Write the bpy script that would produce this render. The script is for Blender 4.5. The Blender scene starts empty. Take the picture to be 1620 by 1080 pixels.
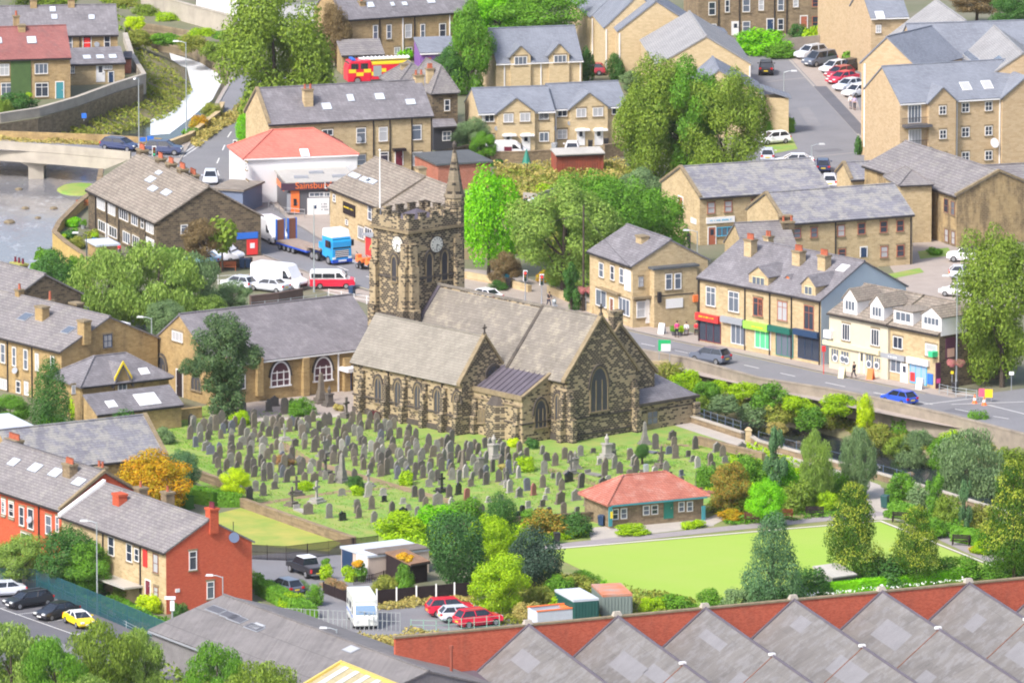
import bpy,math,random
import numpy as np
from mathutils import Vector,Matrix
from mathutils.geometry import tessellate_polygon
R=math.radians
sin,cos,pi=math.sin,math.cos,math.pi
random.seed(7)
SC=bpy.context.scene
COL=SC.collection
# ---------------------------------------------------------------- camera, sky, sun, exposure
W0,H0=1620.0,1080.0
F0,CH,TH=16350.0,200.0,R(10.5)
CP=Vector((0,-CH/math.tan(TH),CH))
cd=bpy.data.cameras.new('camera');cam=bpy.data.objects.new('camera',cd);COL.objects.link(cam)
cam.location=CP;cam.rotation_euler=(pi/2-TH,0,0)
cd.sensor_width=36;cd.lens=36*F0/W0;cd.clip_start=5;cd.clip_end=8000
SC.camera=cam
wd=bpy.data.worlds.new('World');SC.world=wd;wd.use_nodes=True
wn=wd.node_tree.nodes;wl=wd.node_tree.links
for n in list(wn):wn.remove(n)
wo=wn.new('ShaderNodeOutputWorld');wb=wn.new('ShaderNodeBackground');ws=wn.new('ShaderNodeTexSky')
SUN_EL,SUN_AZ=R(46),R(222)
ws.sky_type='NISHITA';ws.sun_disc=False;ws.sun_elevation=SUN_EL;ws.sun_rotation=SUN_AZ
ws.dust_density=4.0;ws.air_density=1.0
wb.inputs['Strength'].default_value=0.12
wl.new(ws.outputs[0],wb.inputs[0]);wl.new(wb.outputs[0],wo.inputs[0])
sd=bpy.data.lights.new('sun','SUN');sd.energy=2.0;sd.angle=R(10);sd.color=(1,.965,.91)
so=bpy.data.objects.new('sun',sd);COL.objects.link(so)
sv=Vector((sin(SUN_AZ)*cos(SUN_EL),cos(SUN_AZ)*cos(SUN_EL),sin(SUN_EL)))
so.rotation_euler=(-sv).to_track_quat('-Z','Y').to_euler()
SC.view_settings.view_transform='Standard';SC.view_settings.look='None'
SC.view_settings.exposure=1.1;SC.view_settings.gamma=1
SC.cycles.filter_width=2.0
# ---------------------------------------------------------------- points from the survey picture
FW=Vector((0,cos(TH),-sin(TH)));UP=Vector((0,sin(TH),cos(TH)));RT=Vector((1,0,0))
def ray(x,y):return FW+RT*((x-810)/F0)-UP*((y-540)/F0)
def P(x,y,z=0.0):
 d=ray(x,y);t=(z-CP.z)/d.z
 return CP+d*t
def G(x,y):return P(x,y,0)
def SCL(x,y,z=0):return F0/((P(x,y,z)-CP).dot(FW))
KY={'0':0,'1':260,'2':520,'3':780};KX={'0':0,'1':400,'2':800,'3':1200}
def c(k,x,y):return(KX[k[1]]+x/3.6,KY[k[0]]+y/3.6)
# ---------------------------------------------------------------- tagging
def tag(o,label=None,cat=None,group=None,kind=None):
 if label:o['label']=label
 if cat:o['category']=cat
 if group:o['group']=group
 if kind:o['kind']=kind
 return o
def empty(name,loc,rz=0,label=None,cat=None,group=None):
 o=bpy.data.objects.new(name,None);COL.objects.link(o);o.location=loc;o.rotation_euler=(0,0,rz)
 o.empty_display_size=.3
 return tag(o,label,cat,group)
def kids(o):return[x for x in bpy.data.objects if x.parent==o]
def copy_tree(o,parent=None,ch=None):
 n=o.copy();COL.objects.link(n);n.parent=parent
 for k in(ch if ch is not None else list(o.children)):copy_tree(k,n)
 return n
# ---------------------------------------------------------------- mesh builder
class Ofs:
 def __init__(s,root,off):s.root=root;s.off=off
class MB:
 def __init__(s):s.v=[];s.f=[];s.m=[];s.cur=0
 def add(s,vs,fs):
  b=len(s.v);s.v+=[tuple(p)for p in vs];s.f+=[tuple(b+i for i in f)for f in fs];s.m+=[s.cur]*len(fs)
 def box(s,x0,x1,y0,y1,z0,z1):
  s.add([(x0,y0,z0),(x1,y0,z0),(x1,y1,z0),(x0,y1,z0),(x0,y0,z1),(x1,y0,z1),(x1,y1,z1),(x0,y1,z1)],[(0,3,2,1),(4,5,6,7),(0,1,5,4),(1,2,6,5),(2,3,7,6),(3,0,4,7)])
 def frus(s,x0,x1,y0,y1,z0,X0,X1,Y0,Y1,z1):
  s.add([(x0,y0,z0),(x1,y0,z0),(x1,y1,z0),(x0,y1,z0),(X0,Y0,z1),(X1,Y0,z1),(X1,Y1,z1),(X0,Y1,z1)],[(0,3,2,1),(4,5,6,7),(0,1,5,4),(1,2,6,5),(2,3,7,6),(3,0,4,7)])
 def prism(s,a,b):
  n=len(a);s.add(list(a)+list(b),[tuple(range(n-1,-1,-1)),tuple(range(n,2*n))]+[(i,(i+1)%n,n+(i+1)%n,n+i)for i in range(n)])
 def px(s,pts,x0,x1):s.prism([(x0,y,z)for y,z in pts],[(x1,y,z)for y,z in pts])
 def py(s,pts,y0,y1):s.prism([(x,y0,z)for x,z in pts],[(x,y1,z)for x,z in pts])
 def pz(s,pts,z0,z1):s.prism([(x,y,z0)for x,y in pts],[(x,y,z1)for x,y in pts])
 def slab(s,q,t):
  q=[Vector(p)for p in q];n=(q[1]-q[0]).cross(q[2]-q[0]).normalized()
  if n.z<0:n=-n
  s.prism([p-n*t for p in q],q)
 def tube(s,pts,r,n=6,cap=True):
  pts=[Vector(p)for p in pts];rs=r if isinstance(r,(list,tuple))else[r]*len(pts);rings=[]
  for i,p in enumerate(pts):
   d=(pts[min(i+1,len(pts)-1)]-pts[max(i-1,0)]).normalized()
   a=d.cross(Vector((0,0,1))if abs(d.z)<.9 else Vector((1,0,0))).normalized();b=d.cross(a)
   rings.append([p+(a*cos(2*pi*k/n)+b*sin(2*pi*k/n))*rs[i]for k in range(n)])
  vs=[q for r_ in rings for q in r_];fs=[]
  for i in range(len(rings)-1):
   for k in range(n):fs.append((i*n+k,i*n+(k+1)%n,(i+1)*n+(k+1)%n,(i+1)*n+k))
  if cap:fs+=[tuple(range(n-1,-1,-1)),tuple(range(len(vs)-n,len(vs)))]
  s.add(vs,fs)
 def cyl(s,x,y,z0,z1,r,r1=None,n=10):s.tube([(x,y,z0),(x,y,z1)],[r,r if r1 is None else r1],n)
 def disc(s,ctr,nrm,r,t,n=16):
  ctr=Vector(ctr);nrm=Vector(nrm).normalized();s.tube([ctr,ctr+nrm*t],r,n)
 def ball(s,ctr,rx,ry,rz,nu=10,nv=6):
  vs=[];fs=[]
  for j in range(nv+1):
   for i in range(nu):
    a=pi*j/nv;b=2*pi*i/nu
    vs.append((ctr[0]+rx*sin(a)*cos(b),ctr[1]+ry*sin(a)*sin(b),ctr[2]+rz*cos(a)))
  for j in range(nv):
   for i in range(nu):fs.append((j*nu+i,(j+1)*nu+i,(j+1)*nu+(i+1)%nu,j*nu+(i+1)%nu))
  s.add(vs,fs)
 def build(s,name,mats,parent=None,bevel=0,smooth=False,seg=2):
  me=bpy.data.meshes.new(name);me.from_pydata(s.v,[],s.f)
  for m in(mats if isinstance(mats,(list,tuple))else[mats]):me.materials.append(m)
  if any(s.m):me.polygons.foreach_set('material_index',s.m)
  if smooth:me.polygons.foreach_set('use_smooth',[True]*len(me.polygons))
  me.update()
  o=bpy.data.objects.new(name,me);COL.objects.link(o)
  if parent is not None:
   if isinstance(parent,Ofs):o.parent=parent.root;o.location=parent.off
   else:o.parent=parent
  if bevel:
   b=o.modifiers.new('bevel','BEVEL');b.width=bevel;b.segments=seg;b.limit_method='ANGLE';b.angle_limit=R(35)
  return o
# ---------------------------------------------------------------- materials
MATS={}
def newmat(name):
 m=bpy.data.materials.new(name);m.use_nodes=True;nt=m.node_tree
 for n in list(nt.nodes):nt.nodes.remove(n)
 out=nt.nodes.new('ShaderNodeOutputMaterial');b=nt.nodes.new('ShaderNodeBsdfPrincipled');nt.links.new(b.outputs[0],out.inputs[0])
 return m,nt,b
def N(nt,t,**kw):
 n=nt.nodes.new(t)
 for k,v in kw.items():
  if hasattr(n,k):setattr(n,k,v)
  else:n.inputs[k].default_value=v
 return n
def rgba(cc):return(cc[0],cc[1],cc[2],1)
def mathn(nt,op,a,b=None,cc=None):
 n=nt.nodes.new('ShaderNodeMath');n.operation=op
 for i,v in enumerate((a,b,cc)):
  if v is None:continue
  if isinstance(v,(int,float)):n.inputs[i].default_value=v
  else:nt.links.new(v,n.inputs[i])
 return n.outputs[0]
def mixc(nt,f,a,b,mode='MIX'):
 n=nt.nodes.new('ShaderNodeMix');n.data_type='RGBA';n.blend_type=mode;n.clamp_factor=True
 for i,v in((0,f),(6,a),(7,b)):
  if isinstance(v,(int,float)):n.inputs[i].default_value=v
  elif isinstance(v,tuple):n.inputs[i].default_value=rgba(v)
  else:nt.links.new(v,n.inputs[i])
 return n.outputs[2]
def ramp(nt,v,lo,hi):
 n=nt.nodes.new('ShaderNodeMapRange');n.inputs[1].default_value=lo;n.inputs[2].default_value=hi
 nt.links.new(v,n.inputs[0]);return n.outputs[0]
def coords(nt,world=False):
 if world:
  g=nt.nodes.new('ShaderNodeNewGeometry');return g.outputs['Position']
 t=nt.nodes.new('ShaderNodeTexCoord');return t.outputs['Object']
def noise(nt,vec,scale,detail=4,rough=.6,vscale=None):
 if vscale:
  mp=nt.nodes.new('ShaderNodeMapping');mp.inputs['Scale'].default_value=vscale;nt.links.new(vec,mp.inputs[0]);vec=mp.outputs[0]
 n=nt.nodes.new('ShaderNodeTexNoise');n.inputs['Scale'].default_value=scale;n.inputs['Detail'].default_value=detail;n.inputs['Roughness'].default_value=rough
 nt.links.new(vec,n.inputs['Vector']);return n.outputs[0]
def mat(name,col,rough=.8,metal=0,var=.25,sc=1.5,col2=None,spec=.3,world=False,sc2=None,emit=0):
 if name in MATS:return MATS[name]
 m,nt,b=newmat(name);v=coords(nt,world)
 b.inputs['Roughness'].default_value=rough;b.inputs['Metallic'].default_value=metal;b.inputs['Specular IOR Level'].default_value=spec
 n1=ramp(nt,noise(nt,v,sc,5),.3,.7)
 c2=col2 or tuple(x*(1-var)for x in col)
 o=mixc(nt,n1,c2,col)
 n2=ramp(nt,noise(nt,v,sc2 or sc*8,3),.25,.75)
 o=mixc(nt,mathn(nt,'MULTIPLY',n2,var),o,(.0,.0,.0)if not col2 else col2)
 nt.links.new(o,b.inputs['Base Color'])
 MATS[name]=m;return m
def wallvec(nt):
 v=coords(nt);s=nt.nodes.new('ShaderNodeSeparateXYZ');nt.links.new(v,s.inputs[0])
 cb=nt.nodes.new('ShaderNodeCombineXYZ');nt.links.new(mathn(nt,'ADD',s.outputs[0],s.outputs[1]),cb.inputs[0]);nt.links.new(s.outputs[2],cb.inputs[1])
 return v,s,cb.outputs[0]
def stone(name,c1,c2,mortar,bw=.5,bh=.22,bias=0,soot=(.06,.05,.045),sootamt=.35,lo=.45,hi=.75,ms=.014,blk=0.0,blkcol=(.03,.026,.026),bsc=.25,rough=.9):
 """coursed masonry: per-block tint, soot staining in patches, per-block blackening"""
 if name in MATS:return MATS[name]
 m,nt,b=newmat(name);v,s,wv=wallvec(nt)
 br=nt.nodes.new('ShaderNodeTexBrick');nt.links.new(wv,br.inputs['Vector'])
 br.inputs['Color1'].default_value=(0,0,0,1);br.inputs['Color2'].default_value=(1,1,1,1);br.inputs['Mortar'].default_value=(.5,.5,.5,1)
 br.inputs['Scale'].default_value=1;br.inputs['Brick Width'].default_value=bw;br.inputs['Row Height'].default_value=bh
 br.inputs['Mortar Size'].default_value=ms;br.inputs['Mortar Smooth'].default_value=.3;br.inputs['Bias'].default_value=bias
 rnd=br.outputs[0]
 o=mixc(nt,rnd,c1,c2)
 big=noise(nt,v,bsc,4,.6)
 st=noise(nt,v,.9,4,.7,(1,1,.35))
 if blk:
  thr=mathn(nt,'ADD',mathn(nt,'ADD',mathn(nt,'MULTIPLY',ramp(nt,big,.3,.7),.42),blk-.21),mathn(nt,'MULTIPLY_ADD',st,.5,-.25))
  isb=mathn(nt,'LESS_THAN',mathn(nt,'MULTIPLY',rnd,1.0),thr)
  o=mixc(nt,mathn(nt,'MULTIPLY',isb,.94),o,blkcol)
 o=mixc(nt,mathn(nt,'MULTIPLY',ramp(nt,st,lo,hi),sootamt),o,soot)
 fine=ramp(nt,noise(nt,v,6,4,.7),.2,.8)
 o=mixc(nt,mathn(nt,'MULTIPLY',fine,.3),o,tuple(x*.45 for x in c1))
 o=mixc(nt,br.outputs['Fac'],o,mortar)
 nt.links.new(o,b.inputs['Base Color']);b.inputs['Roughness'].default_value=rough;b.inputs['Specular IOR Level'].default_value=.2
 bm=nt.nodes.new('ShaderNodeBump');bm.inputs['Strength'].default_value=.5;bm.inputs['Distance'].default_value=.03
 nt.links.new(mathn(nt,'SUBTRACT',rnd,br.outputs['Fac']),bm.inputs['Height']);nt.links.new(bm.outputs[0],b.inputs['Normal'])
 MATS[name]=m;return m
def slate(name,c1,c2,course=.28,lich=None,la=.4,bw=.4,line=.5,streak=.35,lo=.5,hi=.62,rough=.75):
 """roof slates: tinted courses, streaks down the slope, lichen patches"""
 if name in MATS:return MATS[name]
 m,nt,b=newmat(name);v,s,wv=wallvec(nt)
 br=nt.nodes.new('ShaderNodeTexBrick');nt.links.new(wv,br.inputs['Vector'])
 br.inputs['Color1'].default_value=(0,0,0,1);br.inputs['Color2'].default_value=(1,1,1,1);br.inputs['Mortar'].default_value=(0,0,0,1)
 br.inputs['Scale'].default_value=1;br.inputs['Brick Width'].default_value=bw;br.inputs['Row Height'].default_value=course*.55
 br.inputs['Mortar Size'].default_value=.02;br.inputs['Mortar Smooth'].default_value=.6
 o=mixc(nt,br.outputs[0],c1,c2)
 sk=ramp(nt,noise(nt,wv,1.6,4,.7,(1,.18,1)),.35,.7)
 o=mixc(nt,mathn(nt,'MULTIPLY',sk,streak),o,tuple(x*.55 for x in c1))
 pt=ramp(nt,noise(nt,v,.35,5,.65),.35,.65)
 o=mixc(nt,mathn(nt,'MULTIPLY',pt,.35),o,tuple(min(1,x*1.35)for x in c2))
 if lich:
  lp=ramp(nt,noise(nt,v,.8,8,.75),lo,hi)
  o=mixc(nt,mathn(nt,'MULTIPLY',lp,la),o,lich)
 o=mixc(nt,mathn(nt,'MULTIPLY',br.outputs['Fac'],line),o,tuple(x*.35 for x in c1))
 nt.links.new(o,b.inputs['Base Color']);b.inputs['Roughness'].default_value=rough;b.inputs['Specular IOR Level'].default_value=.25
 bm=nt.nodes.new('ShaderNodeBump');bm.inputs['Strength'].default_value=.35;bm.inputs['Distance'].default_value=.02
 nt.links.new(mathn(nt,'SUBTRACT',br.outputs[0],br.outputs['Fac']),bm.inputs['Height']);nt.links.new(bm.outputs[0],b.inputs['Normal'])
 MATS[name]=m;return m
def leafmat(name,c1,c2,c3=None,tr=.25):
 if name in MATS:return MATS[name]
 c3=c3 or tuple(x*1.6 for x in c2);c1,c2,c3=(tuple(min(.9,x*1.2)for x in q)for q in(c1,c2,c3))
 m=bpy.data.materials.new(name);m.use_nodes=True;nt=m.node_tree
 for n in list(nt.nodes):nt.nodes.remove(n)
 out=nt.nodes.new('ShaderNodeOutputMaterial');g=nt.nodes.new('ShaderNodeNewGeometry');v=g.outputs['Position']
 o=mixc(nt,ramp(nt,noise(nt,v,.55,3),.35,.65),c1,c2)
 o=mixc(nt,mathn(nt,'MULTIPLY',g.outputs['Random Per Island'],.55),o,c3 or tuple(x*1.6 for x in c2))
 d=nt.nodes.new('ShaderNodeBsdfDiffuse');t=nt.nodes.new('ShaderNodeBsdfTranslucent');gl=nt.nodes.new('ShaderNodeBsdfGlossy');gl.inputs['Roughness'].default_value=.5
 gl.inputs['Color'].default_value=(.8,.9,.9,1)
 nt.links.new(o,d.inputs[0]);nt.links.new(o,t.inputs[0])
 mx=nt.nodes.new('ShaderNodeMixShader');mx.inputs[0].default_value=tr;nt.links.new(d.outputs[0],mx.inputs[1]);nt.links.new(t.outputs[0],mx.inputs[2])
 m2=nt.nodes.new('ShaderNodeMixShader');m2.inputs[0].default_value=.012;nt.links.new(mx.outputs[0],m2.inputs[1]);nt.links.new(gl.outputs[0],m2.inputs[2])
 nt.links.new(m2.outputs[0],out.inputs[0]);MATS[name]=m;return m
def plain(name,col,rough=.5,metal=0,spec=.5,emit=0,coat=0):
 if name in MATS:return MATS[name]
 m,nt,b=newmat(name);v=coords(nt)
 n2=ramp(nt,noise(nt,v,3,3),.2,.8)
 nt.links.new(mixc(nt,mathn(nt,'MULTIPLY',n2,.12),col,tuple(x*.6 for x in col)),b.inputs['Base Color'])
 b.inputs['Roughness'].default_value=rough;b.inputs['Metallic'].default_value=metal;b.inputs['Specular IOR Level'].default_value=spec
 if coat:b.inputs['Coat Weight'].default_value=coat;b.inputs['Coat Roughness'].default_value=.08
 if emit:b.inputs['Emission Color'].default_value=rgba(col);b.inputs['Emission Strength'].default_value=emit
 MATS[name]=m;return m
# walls
CH_ST=stone('church_stone',(.31,.24,.145),(.48,.385,.245),(.38,.31,.21),.44,.215,ms=.02,blk=.29,blkcol=(.035,.03,.03),sootamt=.5,bsc=.3)
CH_DK=stone('church_dark_stone',(.28,.215,.13),(.42,.335,.21),(.33,.28,.205),.42,.21,ms=.022,blk=.68,blkcol=(.03,.026,.026),sootamt=.45,bsc=.28)
ST_TAN=stone('tan_stone',(.46,.35,.20),(.60,.475,.29),(.50,.40,.26),.5,.2,sootamt=.28,blk=0)
ST_NEW=stone('new_stone',(.55,.43,.26),(.66,.53,.34),(.56,.45,.28),.5,.2,sootamt=.10)
ST_OLD=stone('old_terrace_stone',(.36,.255,.13),(.48,.35,.19),(.37,.285,.17),.5,.22,sootamt=.5)
ST_BRN=stone('brown_stone',(.22,.165,.105),(.34,.26,.165),(.24,.19,.13),.45,.2,sootamt=.55)
ST_DRK=stone('dark_stone',(.085,.068,.05),(.22,.17,.11),(.19,.155,.11),.5,.24,sootamt=.45,bias=-.15)
ST_FLAT=stone('flats_stone',(.49,.36,.22),(.59,.455,.30),(.48,.37,.23),.5,.2,sootamt=.12)
ST_STAIN=stone('stained_stone',(.40,.29,.15),(.50,.38,.21),(.4,.3,.18),.5,.2,sootamt=.75,lo=.42,hi=.62)
ST_HALL=stone('hall_stone',(.36,.25,.115),(.50,.36,.17),(.36,.27,.15),.45,.2,sootamt=.55)
BR_RED=stone('red_brick',(.50,.085,.04),(.62,.13,.06),(.48,.13,.08),.23,.08,sootamt=.18,ms=.006)
BR_FAC=stone('factory_brick',(.45,.085,.045),(.60,.14,.08),(.42,.15,.10),.24,.09,sootamt=.42,ms=.006,lo=.5,hi=.8)
BR_PINK=stone('pink_brick',(.40,.14,.09),(.50,.20,.14),(.42,.24,.19),.23,.08,sootamt=.3,ms=.006)
CONC=mat('concrete',(.47,.43,.37),var=.3,sc=.6,col2=(.33,.30,.26))
CONC_D=mat('dark_concrete',(.27,.26,.27),var=.3,sc=.7)
RENDERW=mat('white_render',(.76,.76,.79),var=.06,sc=.5,rough=.7)
RENDERB=mat('pale_blue_render',(.52,.62,.72),var=.08,sc=.5,rough=.7)
RENDERC=mat('cream_render',(.62,.57,.45),var=.1,sc=.5,rough=.7)
TRIMST=mat('dressed_stone',(.34,.27,.17),var=.35,sc=2)
TRIMDK=mat('sooty_dressed_stone',(.12,.10,.085),var=.4,sc=2,col2=(.05,.045,.042))
# roofs
RF_CH=slate('stone_slate_roof',(.165,.15,.132),(.22,.20,.178),.42,(.42,.38,.30),.4,.7,.55)
RF_PUR=slate('purple_slate_roof',(.14,.135,.15),(.205,.195,.215),.3,(.36,.35,.38),.3,.4,.4)
RF_HALL=slate('hall_slate_roof',(.165,.155,.172),(.215,.202,.222),.3,(.42,.40,.42),.22,.4,.4)
RF_GRY=slate('grey_slate_roof',(.165,.155,.165),(.235,.22,.225),.34,(.34,.33,.29),.35,.5,.6)
RF_LICH=slate('lichen_slate_roof',(.165,.165,.195),(.225,.225,.26),.34,(.37,.36,.32),.6,.5,.4,.3,.46,.56)
RF_BRN=slate('brown_slate_roof',(.19,.165,.14),(.28,.24,.205),.36,(.40,.37,.31),.35,.6,.85)
RF_NEW=slate('blue_slate_roof',(.165,.18,.22),(.215,.235,.28),.26,None,0,.35,.25,.12)
RF_NEWL=slate('light_grey_roof',(.24,.24,.25),(.30,.30,.31),.26,None,0,.35,.3,.1)
RF_RED=slate('red_tile_roof',(.52,.15,.12),(.62,.20,.155),.3,(.30,.16,.14),.25,.3,.3)
RF_REDB=slate('brown_red_tile_roof',(.22,.085,.085),(.29,.12,.11),.3,(.16,.12,.12),.3,.3,.3)
RF_PAV=slate('pavilion_tile_roof',(.34,.115,.085),(.46,.17,.125),.24,(.62,.42,.36),.5,.3,.7,.2,.5,.68)
RF_LEAD=mat('lead_roof',(.13,.115,.145),var=.2,sc=.7,rough=.6)
RF_FELT=mat('felt_roof',(.52,.50,.47),var=.2,sc=.4)
RF_FDK=mat('dark_felt_roof',(.12,.13,.14),var=.25,sc=.6)
RF_FLT=mat('pale_flat_roof',(.55,.60,.68),var=.12,sc=.5)
# paints
WHITE=plain('white_paint',(.80,.80,.82),.4);CREAM=plain('cream_paint',(.68,.62,.42),.5)
BLACK=plain('black_paint',(.02,.02,.025),.4);DGREY=plain('dark_grey_paint',(.10,.10,.115),.5)
LGREY=plain('galvanised_steel',(.42,.47,.50),.45,.4);BROWN=plain('brown_paint',(.20,.08,.05),.6)
RBROWN=plain('red_brown_paint',(.38,.12,.07),.55);WOODF=plain('oak_paint',(.40,.22,.08),.6)
GREENP=plain('green_paint',(.02,.20,.15),.5);BLUEP=plain('blue_paint',(.03,.16,.62),.45);NAVYP=plain('navy_paint',(.02,.05,.12),.45)
REDP=plain('red_paint',(.72,.04,.04),.4);ORANGEP=plain('orange_paint',(.85,.20,.05),.45);YELP=plain('yellow_paint',(.82,.62,.03),.45)
TEALP=plain('teal_paint',(.05,.25,.30),.5);PINKP=plain('pink_paint',(.85,.10,.35),.5);LIMEP=plain('lime_paint',(.30,.72,.08),.5)
SKYP=plain('sky_blue_paint',(.05,.45,.75),.4);GREYP=plain('mid_grey_paint',(.30,.32,.36),.5);MAROON=plain('maroon_paint',(.16,.02,.04),.5)
DWOOD=mat('dark_wood',(.035,.022,.025),var=.4,sc=3);WOOD=mat('bench_wood',(.15,.055,.045),var=.3,sc=4);OWOOD=mat('orange_wood',(.50,.15,.06),var=.3,sc=4)
POT=mat('terracotta',(.55,.16,.09),var=.3,sc=4);BARK=mat('bark',(.12,.095,.075),var=.5,sc=4);RUBBER=plain('rubber',(.02,.02,.022),.8)
RUST=mat('rusty_steel',(.42,.09,.05),var=.5,sc=1.2,col2=(.20,.07,.05));PIPE=plain('pipe_black',(.025,.022,.025),.5)
STEEL=plain('bright_steel',(.5,.5,.52),.3,.9);CHROME=plain('hub_alloy',(.38,.39,.42),.3,.6)
GL=[plain('glass_dark',(.035,.045,.07),.12,0,.8),plain('glass_mid',(.12,.145,.19),.15,0,.8),plain('glass_curtain',(.42,.43,.46),.35,0,.6)]
GLCAR=plain('car_glass',(.02,.025,.035),.06,0,.9);SKYL=plain('roof_window_glass',(.62,.68,.78),.1,0,.9)
# ---------------------------------------------------------------- buildings
class House:
 """A, B: photo pixels of the front eaves ends (left, right); h eaves height; D depth; rise of the ridge above the eaves"""
 def __init__(s,name,label,cat,A,B,h,D,rise,roof='gable',z0=0.0,wall=ST_TAN,rm=RF_GRY,oh=.25,group=None,ext=(0,0),frontwall=None,ridge=.5,coping=None,gutter=PIPE,fascia=None,parapet=0,sidewall=None,verge=.12):
  s.wall=wall;s.rm=rm;s.h=h;s.D=D;s.rise=rise;s.rt=roof;s.z0=z0;s.rf=ridge
  pa=P(A[0],A[1],z0+h);pb=P(B[0],B[1],z0+h);u=(pb-pa);u.z=0
  L=u.length;u.normalize();pa=pa-u*ext[0];L+=ext[0]+ext[1];s.L=L
  s.u=u;s.v=Vector((-u.y,u.x,0))
  s.root=empty(name,(pa.x,pa.y,z0),math.atan2(u.y,u.x),label,cat,group)
  s.org=Vector((pa.x,pa.y,z0))
  yr=D*ridge
  w=MB()
  if roof in('gable','lean'):
   if roof=='lean':prof=[(0,-.4),(D,-.4),(D,h+rise),(0,h)]
   else:prof=[(0,-.4),(D,-.4),(D,h),(yr,h+rise),(0,h)]
   w.px(prof,0,L)
  elif roof=='vgable':
   w.py([(0,-.4),(L,-.4),(L,h),(L*ridge,h+rise),(0,h)],0,D)
  else:w.box(0,L,0,D,-.4,h)
  if frontwall or sidewall:
   w.m=[0]*len(w.f)
   if roof in('gable','lean'):
    if frontwall:w.m[-1]=1
    if sidewall:w.m[0]=w.m[1]=2
   else:
    if frontwall:w.m[2]=1
    if sidewall:w.m[3]=w.m[5]=2
  s.walls=w.build('wall',[wall,frontwall or wall,sidewall or wall],s.root)
  t=.16;r=MB();k=rise/max(yr,.1)
  if roof=='gable':
   k2=rise/(D-yr)
   r.slab([(-verge,-oh,h-k*oh),(L+verge,-oh,h-k*oh),(L+verge,yr,h+rise),(-verge,yr,h+rise)],-t)
   r.slab([(-verge,yr,h+rise),(L+verge,yr,h+rise),(L+verge,D+oh,h-k2*oh),(-verge,D+oh,h-k2*oh)],-t)
   r.box(-verge,L+verge,yr-.14,yr+.14,h+rise+.02,h+rise+.26)
  elif roof=='lean':
   k=rise/D
   r.slab([(-verge,-oh,h-k*oh),(L+verge,-oh,h-k*oh),(L+verge,D,h+rise),(-verge,D,h+rise)],-t)
  elif roof=='vgable':
   xr=L*ridge;k=rise/xr;k2=rise/(L-xr)
   r.slab([(-oh,-verge,h-k*oh),(xr,-verge,h+rise),(xr,D,h+rise),(-oh,D,h-k*oh)],-t)
   r.slab([(xr,-verge,h+rise),(L+oh,-verge,h-k2*oh),(L+oh,D,h-k2*oh),(xr,D,h+rise)],-t)
   r.box(xr-.12,xr+.12,-verge,D,h+rise+.02,h+rise+.24)
  elif roof=='hip':
   o=oh;i=min(D/2,L/2);z=h+.02
   if L>=D:a=[(i,D/2),(L-i,D/2)]
   else:a=[(L/2,i),(L/2,D-i)]
   q=[(-o,-o,z),(L+o,-o,z),(L+o,D+o,z),(-o,D+o,z),(a[0][0],a[0][1],h+rise),(a[1][0],a[1][1],h+rise)]
   b_=[(p[0],p[1],p[2]-.15)for p in q[:4]]
   if L>=D:fs=[(0,1,5,4),(1,2,5),(2,3,4,5),(3,0,4)]
   else:fs=[(0,1,4),(1,2,5,4),(2,3,5),(3,0,4,5)]
   r.add(q+b_,fs+[(0,6,7,1),(1,7,8,2),(2,8,9,3),(3,9,6,0),(6,9,8,7)])
   e=[(q[0],q[4]),(q[3],q[4]if L>=D else q[5]),(q[1],q[5]if L>=D else q[4]),(q[2],q[5]),(q[4],q[5])]
   for p_,q_ in e:r.tube([(p_[0],p_[1],p_[2]+.02),(q_[0],q_[1],q_[2]+.04)],.1,5)
  elif roof=='flat':
   r.box(-oh,L+oh,-oh,D+oh,h,h+.22)
   if parapet:pass
  s.roof=r.build('roof',rm,s.root)
  if gutter and roof in('gable','lean','hip'):
   g=MB();zz=h-k*oh+.02 if roof!='hip' else h-.06
   g.box(-.1,L+.1,-oh-.12,-oh-.002,zz-.12,zz+.02);g.build('gutter',gutter,s.roof)
  if coping:
   g=MB()
   for x in((0,)if coping=='l' else(L,)if coping=='r' else(0,L)):
    if roof=='gable':
     for(y0,z0_),(y1,z1_)in(((-.25,h-k*.25),(yr,h+rise)),((D+.25,h-k*.25),(yr,h+rise))):
      g.prism([(x-.2,y0,z0_+.1),(x+.2,y0,z0_+.1),(x+.2,y1,z1_+.1),(x-.2,y1,z1_+.1)],[(x-.2,y0,z0_+.38),(x+.2,y0,z0_+.38),(x+.2,y1,z1_+.38),(x-.2,y1,z1_+.38)])
    if roof=='vgable' and x==0:
     xr=L*ridge
     for x0,z0_,x1,z1_ in((-.25,h-.25*rise/xr,xr,h+rise),(L+.25,h-.25*rise/xr,xr,h+rise)):
      g.prism([(x0,-.2,z0_+.1),(x0,.2,z0_+.1),(x1,.2,z1_+.1),(x1,-.2,z1_+.1)],[(x0,-.2,z0_+.38),(x0,.2,z0_+.38),(x1,.2,z1_+.38),(x1,-.2,z1_+.38)])
   g.build('coping',TRIMST,s.roof)
 def loc(s,p):q=p-s.org;return Vector((q.dot(s.u),q.dot(s.v),q.z))
 def W(s,l):return s.org+s.u*l[0]+s.v*l[1]+Vector((0,0,l[2]))
 def hit(s,x,y,p0,n):
  o=s.loc(CP);d=ray(x,y);d=Vector((d.dot(s.u),d.dot(s.v),d.z));p0=Vector(p0);n=Vector(n)
  t=(p0-o).dot(n)/d.dot(n);return o+d*t
 def fz(s,face,x,y,off=0):
  if face=='f':q=s.hit(x,y,(0,-off,0),(0,1,0));return q.x,q.z
  if face=='r':q=s.hit(x,y,(s.L+off,0,0),(1,0,0));return q.y,q.z
  if face=='l':q=s.hit(x,y,(-off,0,0),(1,0,0));return q.y,q.z
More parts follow.
